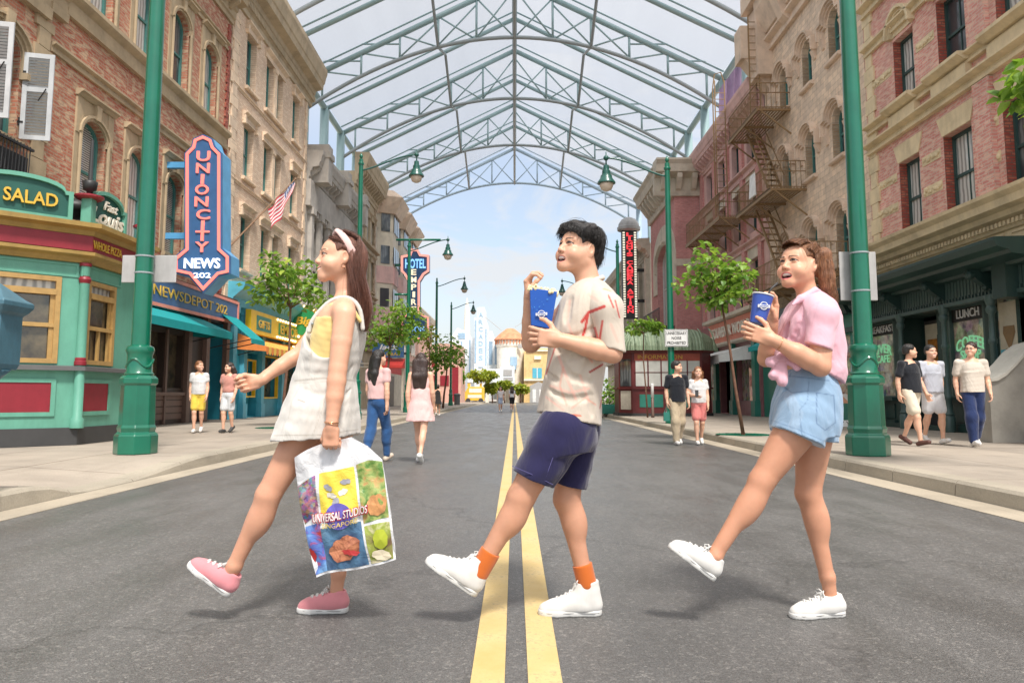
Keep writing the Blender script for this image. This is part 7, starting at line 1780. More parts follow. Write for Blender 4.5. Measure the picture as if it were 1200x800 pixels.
def headcolor(P, col, c, A, s, mouth, brow=(.02, .015, .012), lip=(.62, .18, .16), gaze=(0, 0)):
 q = (P - np.asarray(c)) @ A.T / s; near = np.linalg.norm(q, axis=1) < .16
 x, y, z = q.T
 def put(m, cc, t=1.0): col[m] = col[m] * (1 - t) + np.array(cc) * t
 fr = near & (y > .05)
 d = np.minimum(*[np.sqrt((x - sg * .036) ** 2 + (z + .034) ** 2) for sg in (-1, 1)])
 t = np.clip(1 - d / .03, 0, 1) * fr; col[:] = col * (1 - .30 * t[:, None]) + np.array([.78, .30, .24]) * .30 * t[:, None]
 for sg in (-1, 1):
  ex, ez = x - sg * .031, z - .004
  sq = .0032 if mouth == 'open' else .0038; ez = ez - .0024 * (1 - (ex / .0155) ** 2); alm = (ex / .0155) ** 2 + (ez / sq) ** 2 < 1
  put(fr & alm, (.42, .35, .31)); 
  put(fr & alm & ((ex - gaze[0]) ** 2 + (ez - gaze[1]) ** 2 < .0088 ** 2), (.02, .010, .006))
  ln = ((ex / .0185) ** 2 + (ez / .0085) ** 2 < 1) & ~alm & (ez > -.001); put(fr & ln, (.015, .008, .006), 1)
  ln2 = ((ex / .0165) ** 2 + (ez / .0052) ** 2 < 1) & ~alm & (ez <= -.001); put(fr & ln2, (.25, .11, .08), .5)
  bx = np.abs(x) * np.sign(x * sg); br = (bx > .012) & (bx < .050) & (np.abs(z - (.0245 + .003 * np.sin((bx - .012) / .038 * 2.6))) < .0046 - .0022 * (bx - .012) / .038); put(fr & br, brow, .92)
  put(near & (y > .08) & ((x - sg * .0065) ** 2 / .0035 ** 2 + (z + .0385) ** 2 / .002 ** 2 < 1), (.12, .04, .03), .8)
 if mouth == 'open':
  m_ = (x / .031) ** 2 + ((z + .070) / .0195) ** 2
  put(fr & (m_ < 1.0) & (y > .060), lip, .85); inn = fr & ((x / .0275) ** 2 + ((z + .0695) / .0128) ** 2 < 1); put(inn, (.06, .012, .012))
  put(inn & (np.abs(x) < .023) & (z > -.0665), (.88, .86, .82))
  put(inn & (z < -.077), (.42, .11, .10))
 else:
  zl = -.0635 + np.abs(x) * .30; up = (z < zl + .0075 - np.abs(x) * .2) & (z > zl - .0125 + np.abs(x) * .42); put(fr & (np.abs(x) < .026) & up & (y > .072), lip, .8)
  put(fr & (np.abs(x) < .022) & (np.abs(z - zl + .0030) < .0040), (.86, .83, .80), 1); put(fr & (np.abs(x) < .027) & (np.abs(z - zl - .0006) < .001), (.2, .05, .04), .7)
 return col
def hand(sd, w, d, n, s, sc=1.0, curl=((10, 20, 15),) * 4, thumb=((.55, .75, .25), (.8, .45, .3), (.9, .1, .4)), spread=.05, k=.006):
 d = nrm(d); n = np.asarray(n, 'f8'); n = nrm(n - d * (n @ d)); s = np.asarray(s, 'f8'); s = nrm(s - d * (s @ d) - n * (s @ n)); M3 = np.array([s, d, n]); w = np.asarray(w)
 sd.box(w + d * .048 * sc, np.array([.027, .034, .004]) * sc, M3, .0105 * sc, .012 * sc)
 sd.cone(w - d * .02 * sc, w + d * .03 * sc, .024 * sc, .022 * sc, .018 * sc)
 sd.ell(w + d * .035 * sc + s * .026 * sc + n * .008 * sc, np.array([.014, .03, .014]) * sc, M3, .012 * sc)
 L1 = (1, 1.08, 1.0, .80); offs = (.029, .010, -.010, -.028); tips = []
 for i in range(4):
  base = w + d * (.084 - (.006 if i == 3 else 0)) * sc + s * offs[i] * sc; p = base; ang = 0; sp_ = (1.5 - i) * spread
  sd.ell(base, np.array([.010, .010, .010]) * sc, None, .008 * sc)
  for j, (ln, r0, r1) in enumerate(((.042, .0098, .0088), (.026, .0088, .0080), (.021, .0080, .0066))):
   ang += math.radians(curl[i][j]); dd = nrm(d * math.cos(ang) + n * math.sin(ang) + s * sp_ * (1 if j == 0 else .5)); q = p + dd * ln * L1[i] * sc
   sd.cone(p, q, r0 * sc, r1 * sc, .003 * sc); p = q
  tips.append(p)
 p = w + d * .025 * sc + s * .030 * sc + n * .006 * sc
 for (td, ts, tn), ln, r0, r1 in zip(thumb, (.040, .032, .024), (.0135, .0112, .0098), (.0112, .0098, .0082)):
  dd = nrm(d * td + s * ts + n * tn); q = p + dd * ln * sc; sd.cone(p, q, r0 * sc, r1 * sc, .006 * sc); p = q
 tips.append(p); return tips
FIST = ((70, 85, 60),) * 4; GRIP = ((35, 45, 35), (38, 45, 35), (42, 45, 35), (48, 45, 35)); RELAX = ((18, 28, 18), (22, 30, 20), (26, 32, 20), (30, 34, 22))
def arm(sd, sh, el, wr, r=(.048, .038, .040, .0245), k=.02):
 sh, el, wr = map(np.asarray, (sh, el, wr))
 L_ = [(sh, r[0]), (sh + (el - sh) * .5, r[0] * .94), (el, r[1]), (el + (wr - el) * .22, r[2]), (el + (wr - el) * .5, r[2] * .92), (el + (wr - el) * .8, r[3] * 1.12), (wr, r[3])]
 for i in range(6): sd.cone(L_[i][0], L_[i + 1][0], L_[i][1], L_[i + 1][1], .008 if i else k)
def leg(sd, hp, kn, an, fw, r=(.09, .055, .058, .03), k=.03):
 """hip, knee, ankle; fw = direction the knee points"""
 hp, kn, an = map(np.asarray, (hp, kn, an)); fw = nrm(fw); ax = nrm(an - kn)
 sd.cone(hp, kn, r[0], r[1], k); sd.cone(kn, an, r[1] * .9, r[3], k)
 b = -(fw - ax * (fw @ ax)); b = nrm(b)
 M3 = np.array([nrm(np.cross(ax, b)), ax, b])
 Lc = np.linalg.norm(an - kn); sd.ell(kn + ax * Lc * .30 + b * r[2] * .28, [r[2] * .86, Lc * .28, r[2] * .88], M3, .03)
 sd.ell(kn + fw * r[1] * .42 + ax * .004, [r[1] * .55, r[1] * .7, r[1] * .5], M3, .02)
 sd.cone(kn + ax * Lc * .1 + fw * r[1] * .3, an + fw * .008, r[1] * .45, r[3] * .72, .02)
 sd.ell(an - ax * 0.0 + np.cross(ax, b) * r[3] * .7, [.012] * 3, None, .012); sd.ell(an - np.cross(ax, b) * r[3] * .7, [.012] * 3, None, .012)
def foot(sd, an, heel, toe): sd.cone(an, heel, .032, .028, .02); sd.cone(heel, toe, .03, .022, .02)
def shoe(parent, heel, toe, up, mat, solemat, high=False, laces=None, wd=1.0, ht=1.0, ank=None, h=.0035, trim=None):
 """heel / toe: points on the sole's underside"""
 heel, toe = np.asarray(heel, 'f8'), np.asarray(toe, 'f8'); d = nrm(toe - heel); Ls = np.linalg.norm(toe - heel); up = nrm(np.asarray(up, 'f8') - d * (np.asarray(up) @ d)); sdv = np.cross(d, up)
 W = lambda a, b, c: heel + d * a * Ls + sdv * b + up * c
 M3 = np.array([sdv, d, up]); T = .024 * ht
 u = SDF()
 u.cone(W(.13, 0, .045), W(.36, 0, .045), .035 * wd, .036 * wd, .02); u.cone(W(.30, 0, .04), W(.72, 0, .028), .038 * wd, .036 * wd, .03); u.cone(W(.70, 0, .026), W(.86, 0, .022), .037 * wd, .031 * wd, .03)
 u.cone(W(.14, 0, .05), W(.17, 0, .085 if not high else .10), .034 * wd, .033 * wd, .02); u.cone(W(.33, 0, .06), W(.5, 0, .05), .034 * wd, .028 * wd, .03)
 if high: u.cone(W(.17, 0, .08), W(.21, 0, .175), .040, .045, .02); u.cone(W(.30, 0, .175), W(.33, 0, .09), .035, .036, .02); u.cone(W(.3, 0, .09), W(.56, 0, .05), .036, .03, .03)
 if ank is not None:
  an = np.asarray(ank); dd = nrm(an - W(.2, 0, .03)); 
 u.plane(W(0, 0, T * .8), -up)
 if not high: u.ell(W(.24, 0, .125), [.030, .052, .045], M3, .01, 'sub')
 else: u.plane(W(.2, 0, .150), nrm(up * 1 + d * .12)); 
 P, Q = u.mesh(h); root = link(npmesh('shoe', P, Q), 'shoe', mat, parent, smooth=True)
 so = SDF()
 for t, w_ in ((.12, .032), (.22, .034)): pass
 so.box(W(.5, 0, T * .5), [.022 * wd, Ls * .36, T * .5 - .004], M3, .008, 0)
 S2 = SDF(); S2.cone(W(.14, 0, T * .5), W(.42, 0, T * .5), .037 * wd, .034 * wd, .01); S2.cone(W(.42, 0, T * .5), W(.70, 0, T * .5), .034 * wd, .044 * wd, .02); S2.cone(W(.70, 0, T * .5), W(.84, 0, T * .5), .044 * wd, .040 * wd, .02)
 S2.plane(W(0, 0, T), up); S2.plane(W(0, 0, 0), -up); P, Q = S2.mesh(h); link(npmesh('sole', P, Q), 'sole', solemat, root, smooth=True)
 mb = MB()
 zt = 0
 n = 4 if not high else 6
 for i in range(n):
  t = .40 + .30 * i / (n - 1) if not high else .34 + .34 * i / (n - 1); z = np.interp(t, [.34, .45, .6, .72], [.140, .110, .082, .072] if high else [.100, .090, .078, .070])
  mb.tube([W(t, -.022, z - .016), W(t - .01, -.010, z + .002), W(t + .01, .010, z + .002), W(t, .022, z - .016)], .0045, 5)
  mb.tube([W(t, .022, z - .016), W(t + .02, .0, z + .003), W(t + .04, -.020, z - .018)], .004, 5)
 for q in (-1, 1):
  t = .38 if not high else .33; z = .104 if not high else .150
  mb.tube([W(t, 0, z), W(t + .03, q * .018, z + .012), W(t + .07, q * .032, z + .003), W(t + .04, q * .024, z - .012), W(t, 0, z)], .003, 5); mb.tube([W(t, 0, z), W(t + .06, q * .012, z - .004), W(t + .10, q * .03, z - .022)], .0028, 5)
 mb.obj('laces', laces or solemat, root, smooth=True)
 mb = MB()
 for q in (-1, 1): mb.tube([W(t, q * w_ * wd, T * .62) for t, w_ in ((.06, .030), (.14, .0395), (.42, .037), (.56, .041), (.70, .0465), (.82, .043), (.93, .031))], .0013, 4)
 mb.tube([W(.72, -.036, T), W(.735, -.03, .048), W(.74, 0, .060), W(.735, .03, .048), W(.72, .036, T)], .0013, 4)
 for q in (-1, 1): mb.tube([W(.30, q * .0375, .05), W(.42, q * .0385, .045), W(.55, q * .0375, .035), W(.60, q * .036, T)], .001, 4)
 mb.obj('stitching', simple('shoe_grey', (.30, .29, .28), .7), root, smooth=True)
 if high:
  mb = MB(); 
  for q in (-1, 1):
   for t in (.36, .44): c = W(t, q * .037, .055); mb.sphere(c, .005, 8, 4)
  mb.obj('eyelet', M['steel_grey'], root)
  mb = MB(); mb.tube([W(.10 + .0 * q, .0395 * q, T * .8) for q in (-1, 1)], .002, 4)
 return root
def strands(guides, n, jit, rad, seed=1, seg=None, taper=.4):
 rnd = np.random.RandomState(seed); mb = MB()
 G = [np.asarray(g, 'f8') for g in guides]
 for _ in range(n):
  i = rnd.randint(len(G) - 1) if len(G) > 1 else 0; f = rnd.rand(); g = G[i] * (1 - f) + G[min(i + 1, len(G) - 1)] * f
  off = rnd.normal(size=3) * jit; off2 = rnd.normal(size=3) * jit * .8; m = len(g); t = np.linspace(0, 1, m)[:, None]
  g = g + off * (.4 + .6 * t) + off2 * t * t
  mb.tube([Vector(p) for p in g], [rad * (1 - (1 - taper) * q) for q in np.linspace(0, 1, m)], 3, cap=False)
 return mb
def addmesh(me_list, name, mat, parent):
 """join SDF mesh (P,Q) and MB strands in one object"""
 (P, Q), mb = me_list
 v = [tuple(p) for p in P] + [tuple(x) for x in mb.v]; b = len(P)
 f = [tuple(q) for q in Q] + [tuple(b + i for i in ff) for ff in mb.f]
 me = bpy.data.meshes.new(name); me.from_pydata(v, [], f); me.update(); return link(me, name, mat, parent, smooth=True)
def crv(pts, n=9):
 P = np.asarray(pts, 'f8'); t = np.linspace(0, len(P) - 1, n); out = []
 for q in t:
  i = min(int(q), len(P) - 2); f = q - i; p0, p1, p2, p3 = P[max(i - 1, 0)], P[i], P[i + 1], P[min(i + 2, len(P) - 1)]
  out.append(.5 * ((2 * p1) + (-p0 + p2) * f + (2 * p0 - 5 * p1 + 4 * p2 - p3) * f * f + (-p0 + 3 * p1 - 3 * p2 + p3) * f ** 3))
 return np.array(out)
def pxstack(rows, Y, hy=None, oy=0):
 """rows: (py, pxL, pxR, half depth[, y offset]) -> world sections at depth Y"""
 out = []
 for r in rows:
  a = J(r[1], r[0], Y); b = J(r[2], r[0], Y); out.append((a[2], (a[0] + b[0]) / 2, Y + (r[4] if len(r) > 4 else 0), (b[0] - a[0]) / 2, r[3]))
 return out
def proj(P):
 d = P - np.array([0, 0, CAMZ]); dep = d[:, 1] * math.cos(TH) + d[:, 2] * math.sin(TH); up = -d[:, 1] * math.sin(TH) + d[:, 2] * math.cos(TH)
 return CX0 + FPX * d[:, 0] / dep, CY0 - FPX * up / dep
def segd(x, y, a, b):
 ax, ay = a; bx, by = b; dx, dy = bx - ax, by - ay; t = np.clip(((x - ax) * dx + (y - ay) * dy) / max(dx * dx + dy * dy, 1e-9), 0, 1); return np.hypot(x - ax - t * dx, y - ay - t * dy)
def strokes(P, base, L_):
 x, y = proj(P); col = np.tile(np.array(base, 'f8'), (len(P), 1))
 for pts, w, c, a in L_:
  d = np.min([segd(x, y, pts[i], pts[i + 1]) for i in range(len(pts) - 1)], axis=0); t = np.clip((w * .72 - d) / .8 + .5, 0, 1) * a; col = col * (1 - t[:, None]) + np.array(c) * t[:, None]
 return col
def colcloth(name, **k):
 def pat(nt, oc, c):
  a = nt.nodes.new('ShaderNodeAttribute'); a.attribute_name = 'Col'; return mixc(nt, 1, a.outputs[0], c, 'MULTIPLY')
 return cloth(name, (.96, .96, .96), pat=pat, **k)
def torus(mb, c, ax, r, t, n=24, m=6, sq=1.0):
 ax = Vector(ax).normalized(); a = ax.orthogonal().normalized(); b = ax.cross(a); c = Vector(c); rs = []
 for i in range(n + 1):
  q = 2 * math.pi * i / n; d = a * math.cos(q) + b * math.sin(q); rs.append([c + d * (r + t * math.cos(2 * math.pi * k / m)) + ax * t * sq * math.sin(2 * math.pi * k / m) for k in range(m)])
 mb.rings(rs, cap=False)
def person_mesh(sd, h, blocks, base, label, colfn):
 P, Q = bodymesh(sd, h, [(b_[0], b_[1], .0026 if i else .002) for i, b_ in enumerate(blocks)]); tz = np.clip((P[:, 2] - .8) / .55, 0, 1)[:, None]; col = SKIN * (V3(.84, .74, .69) * (1 - tz) + V3(.97, .93, .90) * tz); col = colfn(P, col)  # skin darkens towards the legs: tan plus some shading put into the colour
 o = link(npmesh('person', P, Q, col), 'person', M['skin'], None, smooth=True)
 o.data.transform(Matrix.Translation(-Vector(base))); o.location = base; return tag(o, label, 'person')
def hbox(c, r=.15): c = np.asarray(c); return (c - r, c + r)
def hook(P, Q, name, mat, parent, col=None): return link(npmesh(name, P, Q, col), name, mat, parent, smooth=True)
def linecut(a, b, Y, side):
 """plane containing the sight-perpendicular line a-b (pixels) and the Y axis; side=+1 removes below"""
 A, B_ = J(*a, Y), J(*b, Y); d = B_ - A; n = np.cross(d, [0, 1.0, 0]); n = n if n[2] * side < 0 else -n; return A, n
def creases(t, rows, Y, lines, r=.012, out=.005, k=.016, pw=2.3):
 S = np.array(sorted(rows), 'f8')
 def srf(px, py):
  p = J(px, py, Y - .15)
  for _ in range(3):
   cx, cy, hx, hy = [np.interp(p[2], S[:, 0], S[:, i]) for i in (1, 2, 3, 4)]; u = min(abs((p[0] - cx) / hx), .98); y = cy - hy * (1 - u ** pw) ** (1 / pw); p = J(px, py, y)
  return p + V3(0, -out, 0)
 for L_ in lines:
  c = crv([srf(*q) for q in L_], 6); n = len(c)
  for i in range(n - 1): a = r * (.45 + .55 * math.sin(math.pi * (i + .3) / n)); t.cone(c[i] - V3(0, r - a, 0), c[i + 1] - V3(0, r - a, 0), a, a, k, 'sub')
# ================================================================ WOMAN IN OVERALLS
def woman1():
 Y = 3.42; YN, YF = 3.33, 3.49; s = SDF()
 f = (-.90, -.42, .06); hc = J(398, 303, Y)
 A, W = head(s, hc, f, (0, 0, 1), 1.0, 'smile')
 s.cone(J(402, 312, Y), J(405, 350, Y), .043, .045, .03)
 s.cone(J(405, 354, Y), J(403, 365, Y - .145), .042, .050, .03); s.cone(J(405, 354, Y), J(401, 363, Y + .145), .042, .05, .03)
 body = pxstack([(352, 393, 417, .07), (362, 381, 421, .13), (375, 373, 424, .145), (390, 368, 425, .142), (410, 366, 421, .13), (430, 367, 414, .118), (445, 363, 413, .12), (470, 354, 416, .145), (495, 350, 418, .16), (512, 354, 412, .15)], Y)
 s.stack(body, .03)
 sh = J(404, 369, Y - .165); el = J(396, 432, Y - .20); wr = J(388.5, 500, Y - .235); arm(s, sh, el, wr, (.049, .040, .041, .0245))
 hand(s, wr, (-.02, .0, -1), (.05, 1, 0), (-1, .1, 0), .93, FIST, ((.9, .35, .25), (.8, -.1, .6), (.7, -.3, .8)))
 sh2 = J(388, 367, Y + .16); el2 = J(351, 414, Y + .12); wr2 = J(304, 446, Y + .02); arm(s, sh2, el2, wr2, (.045, .037, .038, .024))
 hand(s, wr2, (-.93, -.12, -.30), (-.1, -1, .1), (-.25, 0, .95), .93, ((62, 75, 50), (68, 78, 50), (72, 80, 50), (75, 85, 50)), ((.8, .35, .45), (.7, -.1, .8), (.4, -.5, .7)))
 kn = J(314.5, 580, YN - .01); an = J(275, 663, YN); leg(s, J(360, 500, YN + .045), kn, an, (-1, 0, .45), (.088, .053, .060, .029))
 kn2 = J(391, 592, YF - .01); an2 = J(397, 671, YF); leg(s, J(385, 498, YF - .02), kn2, an2, (-1, 0, 0), (.088, .053, .058, .029))
 hl, te = J(269, 699, YN), J(219.5, 661, YN); up = np.cross(nrm(te - hl), [0, 1, 0]); up = up if up[2] > 0 else -up
 foot(s, an, hl + nrm(te - hl) * .06 + up * .045, te - nrm(te - hl) * .05 + up * .035)
 hl2, te2 = J(407.5, 708.5, YF), J(348.5, 708.5, YF); hl2[2] = te2[2] = .001; foot(s, an2, hl2 + np.array([-.06, 0, .045]), te2 + np.array([.05, 0, .035]))
 base = (J(378, 708, Y)[0], Y, 0)
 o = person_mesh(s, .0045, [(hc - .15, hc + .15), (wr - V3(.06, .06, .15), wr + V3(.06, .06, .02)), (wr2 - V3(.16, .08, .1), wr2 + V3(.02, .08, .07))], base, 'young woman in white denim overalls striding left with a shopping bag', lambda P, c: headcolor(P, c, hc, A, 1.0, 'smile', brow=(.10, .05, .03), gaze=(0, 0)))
 ye = cloth('tank_yellow', (.78, .60, .24), var=.06, wr=.35)
 t = SDF(); t.stack([r for r in body if r[0] < J(0, 366, Y)[2] and r[0] > J(0, 440, Y)[2]], 0, off=.005); 
 for q in (-1, 1): t.cone(J(374, 378, Y + q * .10), J(389, 358, Y + q * .118), .010, .010, .01); t.cone(J(389, 358, Y + q * .118), J(410, 357, Y + q * .118), .010, .010, .01); t.cone(J(410, 357, Y + q * .118), J(422, 376, Y + q * .105), .010, .010, .01)
 t.noise(.0016, (60, 60, 40), 4); hook(*t.mesh(.005), 'tank_top', ye, o)
 wh = cloth('overall_white', (.62, .59, .54), var=.04, weave=500, wr=.45, wscale=11)
 OVR = pxstack([(358, 379, 425, .12), (375, 366, 427, .14), (390, 360.5, 427, .152), (410, 355, 424, .152), (430, 350, 419, .142), (445, 345, 416, .142), (460, 341, 417, .155), (480, 334, 419, .178), (500, 327, 420.5, .190), (514, 323, 420.5, .192), (530, 320, 420, .19)], Y); ov = SDF(); ov.stack(OVR, 0, pw=2.5)
 ov.cone(J(362, 485, YN - .01), J(346, 520, YN - .02), .10, .108, .03)
 creases(ov, OVR, Y, [[(350, 452), (372, 461), (392, 456)], [(412, 455), (398, 475), (383, 500)], [(370, 395), (365, 420), (363, 440)], [(413, 428), (405, 448)], [(356, 430), (366, 438), (380, 436)], [(404, 470), (396, 500)]], .011, .0105, .010, 2.5)
 ov.ell(J(391, 380, Y), [.118, 1.0, .166], None, .012, 'sub')
 a, n_ = linecut((360, 381), (428, 362), Y, -1); ov.plane(a, n_)
 a, n_ = linecut((320, 516), (420, 509), Y, 1); ov.plane(a, n_)
 ov.noise(.0055, (26, 26, 15), 11); ov.noise(.0018, (60, 60, 35), 5)
 P, Q = ov.mesh(.005)
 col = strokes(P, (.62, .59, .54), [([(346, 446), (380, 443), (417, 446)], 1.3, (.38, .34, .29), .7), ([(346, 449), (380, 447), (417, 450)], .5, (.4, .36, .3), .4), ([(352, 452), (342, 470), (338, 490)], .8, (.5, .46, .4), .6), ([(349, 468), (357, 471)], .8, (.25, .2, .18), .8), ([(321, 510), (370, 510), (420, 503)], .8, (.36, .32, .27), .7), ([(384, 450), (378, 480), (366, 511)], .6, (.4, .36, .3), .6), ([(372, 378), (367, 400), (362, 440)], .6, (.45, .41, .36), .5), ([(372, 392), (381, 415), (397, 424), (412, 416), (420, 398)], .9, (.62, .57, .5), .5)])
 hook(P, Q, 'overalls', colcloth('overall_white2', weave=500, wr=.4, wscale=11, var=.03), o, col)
 st = SDF()
 for q in (-1, 1):
  c = crv([J(a, b, Y + q * .09) for a, b in ((362, 388), (366, 376), (376, 363), (388, 352.5), (402, 348.5), (414, 352), (422, 364), (425, 385))], 22)
  for i in range(21): st.cone(c[i], c[i + 1], .0105, .0105, .001)
 hook(*st.mesh(.004), 'strap', wh, o)
 mb = MB(); 
 for q in (-1, 1): mb.sphere(J(366, 379, Y + q * .102), .006, 8, 6)
 mb.obj('buckle', M['steel_grey'], o, smooth=True)
 h = SDF(); h.ell(W(0, -.026, .042), [.083, .099, .084], A, .0); h.ell(W(0, -.07, -.01), [.078, .065, .075], A, .03)
 h.stack(pxstack([(290, 400, 421, .075), (305, 403, 425, .085), (325, 408, 428.5, .09), (345, 411, 434, .095), (362, 413.5, 436.5, .09), (376, 416, 433, .07), (388, 420, 427, .03)], Y + .01), .03, pw=2)
 h.cone(W(.05, -.03, -.04), W(.055, -.02, -.17), .028, .012, .02)
 h.ell(W(0, .088, -.022), [.095, .066, .085], A, .012, 'sub'); h.ell(W(-.086, .006, -.010), [.036, .034, .046], A, .006, 'sub')
 h.noise(.0022, (70, 70, 9), 3); PQ = h.mesh(.004)
 g = []
 for k, (a, b, c_) in enumerate(((-.02, 404, 424), (.0, 408, 430), (.02, 413, 436), (.04, 417, 433))):
  for yy in (-.085, -.05, 0, .05):
   pass
 for yy in (-.075, -.05, -.02, .02):
  for e in (-6, 0, 7): g.append(crv([W(yy * .7, .0, .126), W(yy * 1.05, -.075, .09), J(415 + e, 305, Y + yy), J(421 + e, 335, Y + yy * 1.2), J(425 + e, 362, Y + yy), J(423 + e * .8, 386, Y + yy * .8)], 12))
 for yy in (-.078, -.07): g.append(crv([W(-.03, .062, .088), W(yy, .03, .075), W(yy - .006, -.012, .045), W(yy - .004, -.05, -.005), J(411, 335, Y + yy - .01), J(414, 365, Y + yy), J(417, 384, Y + yy)], 12))
 mb = strands(g, 900, .0055, .0013, 5); fly = strands(g, 90, .014, .0007, 15); mb.add(fly.v, fly.f); addmesh((PQ, mb), 'hair', M['hair_brown'], o)
 mb = MB(); rs = []
 for i in range(25):
  a = math.pi * (i / 24 * 1.24 - .12); r_ = 1 + .10 * math.exp(-((i - 12) / 2.2) ** 2)
  c = W(.090 * math.cos(a), -.036 + .060 * math.sin(a), .028 + .101 * math.sin(a) * (r_ * .3 + .7)); nn = nrm(A[0] * math.cos(a) + A[2] * math.sin(a)); wv = .021 * (.7 if abs(i - 12) < 1.2 else 1); t2 = A[1] * .9 + A[2] * -.25 * abs(math.cos(a))
  rs.append([Vector(c + t2 * wv * math.cos(q) + nn * .0075 * math.sin(q)) for q in np.linspace(0, 2 * math.pi, 9)[:-1]])
 mb.rings(rs); mb.sphere(W(.0, .022, .134), .014, 10, 6, (1, 1, .7)); mb.obj('headband', cloth('band_pink', (.72, .47, .43), wr=.3), o, smooth=True)
 mb = MB(); torus(mb, W(-.079, -.004, -.046), A[1] * .35 + A[0], .011, .0018); mb.obj('earring', simple('rose_gold', (.75, .42, .25), .25, metal=1, bmp=0), o, smooth=True)
 mb = MB(); torus(mb, wr + V3(0, 0, .02), (.05, 0, 1), .029, .003); torus(mb, wr + V3(0, 0, .012), (.2, .1, 1), .031, .0018); mb.obj('bracelet', MATS['rose_gold'], o, smooth=True)
 pk = cloth('shoe_pink', (.66, .25, .27), weave=700, wr=.15, var=.06); so = simple('sole_white', (.66, .65, .62), .55, bmp=.1)
 shoe(o, hl, te, up, pk, so); shoe(o, hl2, te2, (0, 0, 1), pk, so)
 return o, wr
w1, w1wr = woman1()
# ================================================================ MAN WITH POPCORN
def man():
 Y = 3.38; YN, YF = 3.29, 3.45; s = SDF(); f = (-.80, -.56, .20); hc = J(678, 293.5, Y)
 A, W = head(s, hc, f, (.12, 0, 1), 1.03, 'open', male=True)
 s.cone(J(683, 306, Y), J(691, 338, Y), .055, .058, .03)
 s.cone(J(692, 342, Y), J(706, 352, Y - .16), .05, .055, .04); s.cone(J(690, 342, Y), J(682, 350, Y + .18), .05, .055, .04)
 sh = J(711, 356, Y - .18); el = J(716, 413, Y - .20); wr = J(656, 398, Y - .215); arm(s, sh, el, wr, (.053, .046, .047, .029))
 s.ell(J(722, 417, Y - .2), [.02] * 3, None, .03)
 hand(s, wr, (-1, .02, .12), (0, 1, .05), (0.05, 0, 1), 1.03, ((22, 45, 40), (26, 45, 40), (30, 45, 40), (35, 45, 40)), ((.55, .8, .25), (.75, .5, .5), (.85, .2, .6)), spread=.13)
 el2 = J(622, 403, Y + .08); wr2 = J(621, 350, Y - .02); arm(s, J(676, 354, Y + .19), el2, wr2, (.05, .042, .043, .028))
 hand(s, wr2, (-.12, -.15, 1), (1, -.25, 0), (-.15, -1, -.1), 1.0, ((48, 55, 30), (42, 55, 35), (38, 52, 35), (30, 45, 30)), ((.8, .3, .55), (.7, -.1, .75), (.5, -.3, .8)), spread=.1)
 top = pxstack([(326, 684, 704, .06), (334, 671, 711, .11), (345, 661, 720, .165), (360, 653, 724, .19), (380, 647, 720, .195), (400, 643, 714, .19), (420, 641, 711, .182), (440, 638, 708, .178), (460, 634, 705, .178), (480, 630, 704, .18), (500, 625, 703, .182), (512, 623, 702, .18)], Y)
 s.stack([(r[0], r[1], r[2], r[3] * .84, r[4] * .86) for r in top if r[0] < J(0, 338, Y)[2]], .03)
 kn = J(611, 582, YN); an = J(569, 656, YN); leg(s, J(655, 500, YN), kn, an, (-1, 0, .45), (.092, .060, .063, .035))
 kn2 = J(664, 585, YF); an2 = J(684, 668, YF); leg(s, J(675, 500, YF), kn2, an2, (-1, 0, .1), (.088, .059, .061, .034))
 hl, te = J(557.5, 699, YN), J(497, 657, YN); up = np.cross(nrm(te - hl), [0, 1, 0]); up = up if up[2] > 0 else -up
 foot(s, an, hl + nrm(te - hl) * .06 + up * .05, te - nrm(te - hl) * .06 + up * .035)
 hl2, te2 = J(706, 711, YF), J(629, 711, YF); hl2[2] = te2[2] = .001; foot(s, an2, hl2 + V3(-.06, 0, .05), te2 + V3(.06, 0, .035))
 base = (J(667, 711, Y)[0], Y, 0)
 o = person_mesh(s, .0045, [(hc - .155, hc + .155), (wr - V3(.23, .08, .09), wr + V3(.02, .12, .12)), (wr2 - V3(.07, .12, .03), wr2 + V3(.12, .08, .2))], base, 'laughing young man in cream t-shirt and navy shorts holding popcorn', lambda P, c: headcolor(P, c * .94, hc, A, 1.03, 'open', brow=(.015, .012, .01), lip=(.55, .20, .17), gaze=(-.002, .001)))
 red, pk_, rs_ = (.50, .06, .05), (.80, .42, .34), (.72, .30, .22)
 L_ = [([(682, 377), (690, 366), (708, 359)], 2.6, red, 1), ([(689, 368), (686, 384), (683, 394)], 2.2, red, 1), ([(697, 384), (702, 402), (706, 376)], 1.8, red, .95), ([(713, 346), (719, 360)], 1.4, red, .9), ([(721, 352), (726, 372)], 1.2, red, .9), ([(654, 358), (648, 378)], 2.2, red, .95), ([(650, 408), (640, 438)], 1.3, red, .8), ([(713, 432), (703, 478)], 1.2, red, .7), ([(691, 436), (706, 427)], 1.7, (.35, .02, .02), .9), ([(668, 486), (680, 487)], 1.6, (.70, .12, .05), .9),
  ([(655, 418), (664, 442), (676, 470)], 2.4, pk_, .6), ([(645, 452), (668, 460), (690, 455)], 2.2, pk_, .5), ([(668, 352), (664, 375), (672, 395)], 2.0, pk_, .45), ([(690, 345), (700, 352)], 2.4, pk_, .5), ([(676, 400), (694, 424)], 2.2, rs_, .5), ([(660, 430), (656, 452), (664, 474)], 1.6, rs_, .5), ([(640, 465), (660, 480)], 1.8, pk_, .6), ([(680, 440), (690, 470)], 2.0, pk_, .5), ([(716, 380), (724, 400)], 2.2, pk_, .6), ([(670, 478), (686, 466), (698, 474)], 1.4, rs_, .6), ([(648, 385), (656, 400)], 1.8, pk_, .5)]
 tm = colcloth('tee_cream', weave=450, wr=.4, wscale=9, var=.03)
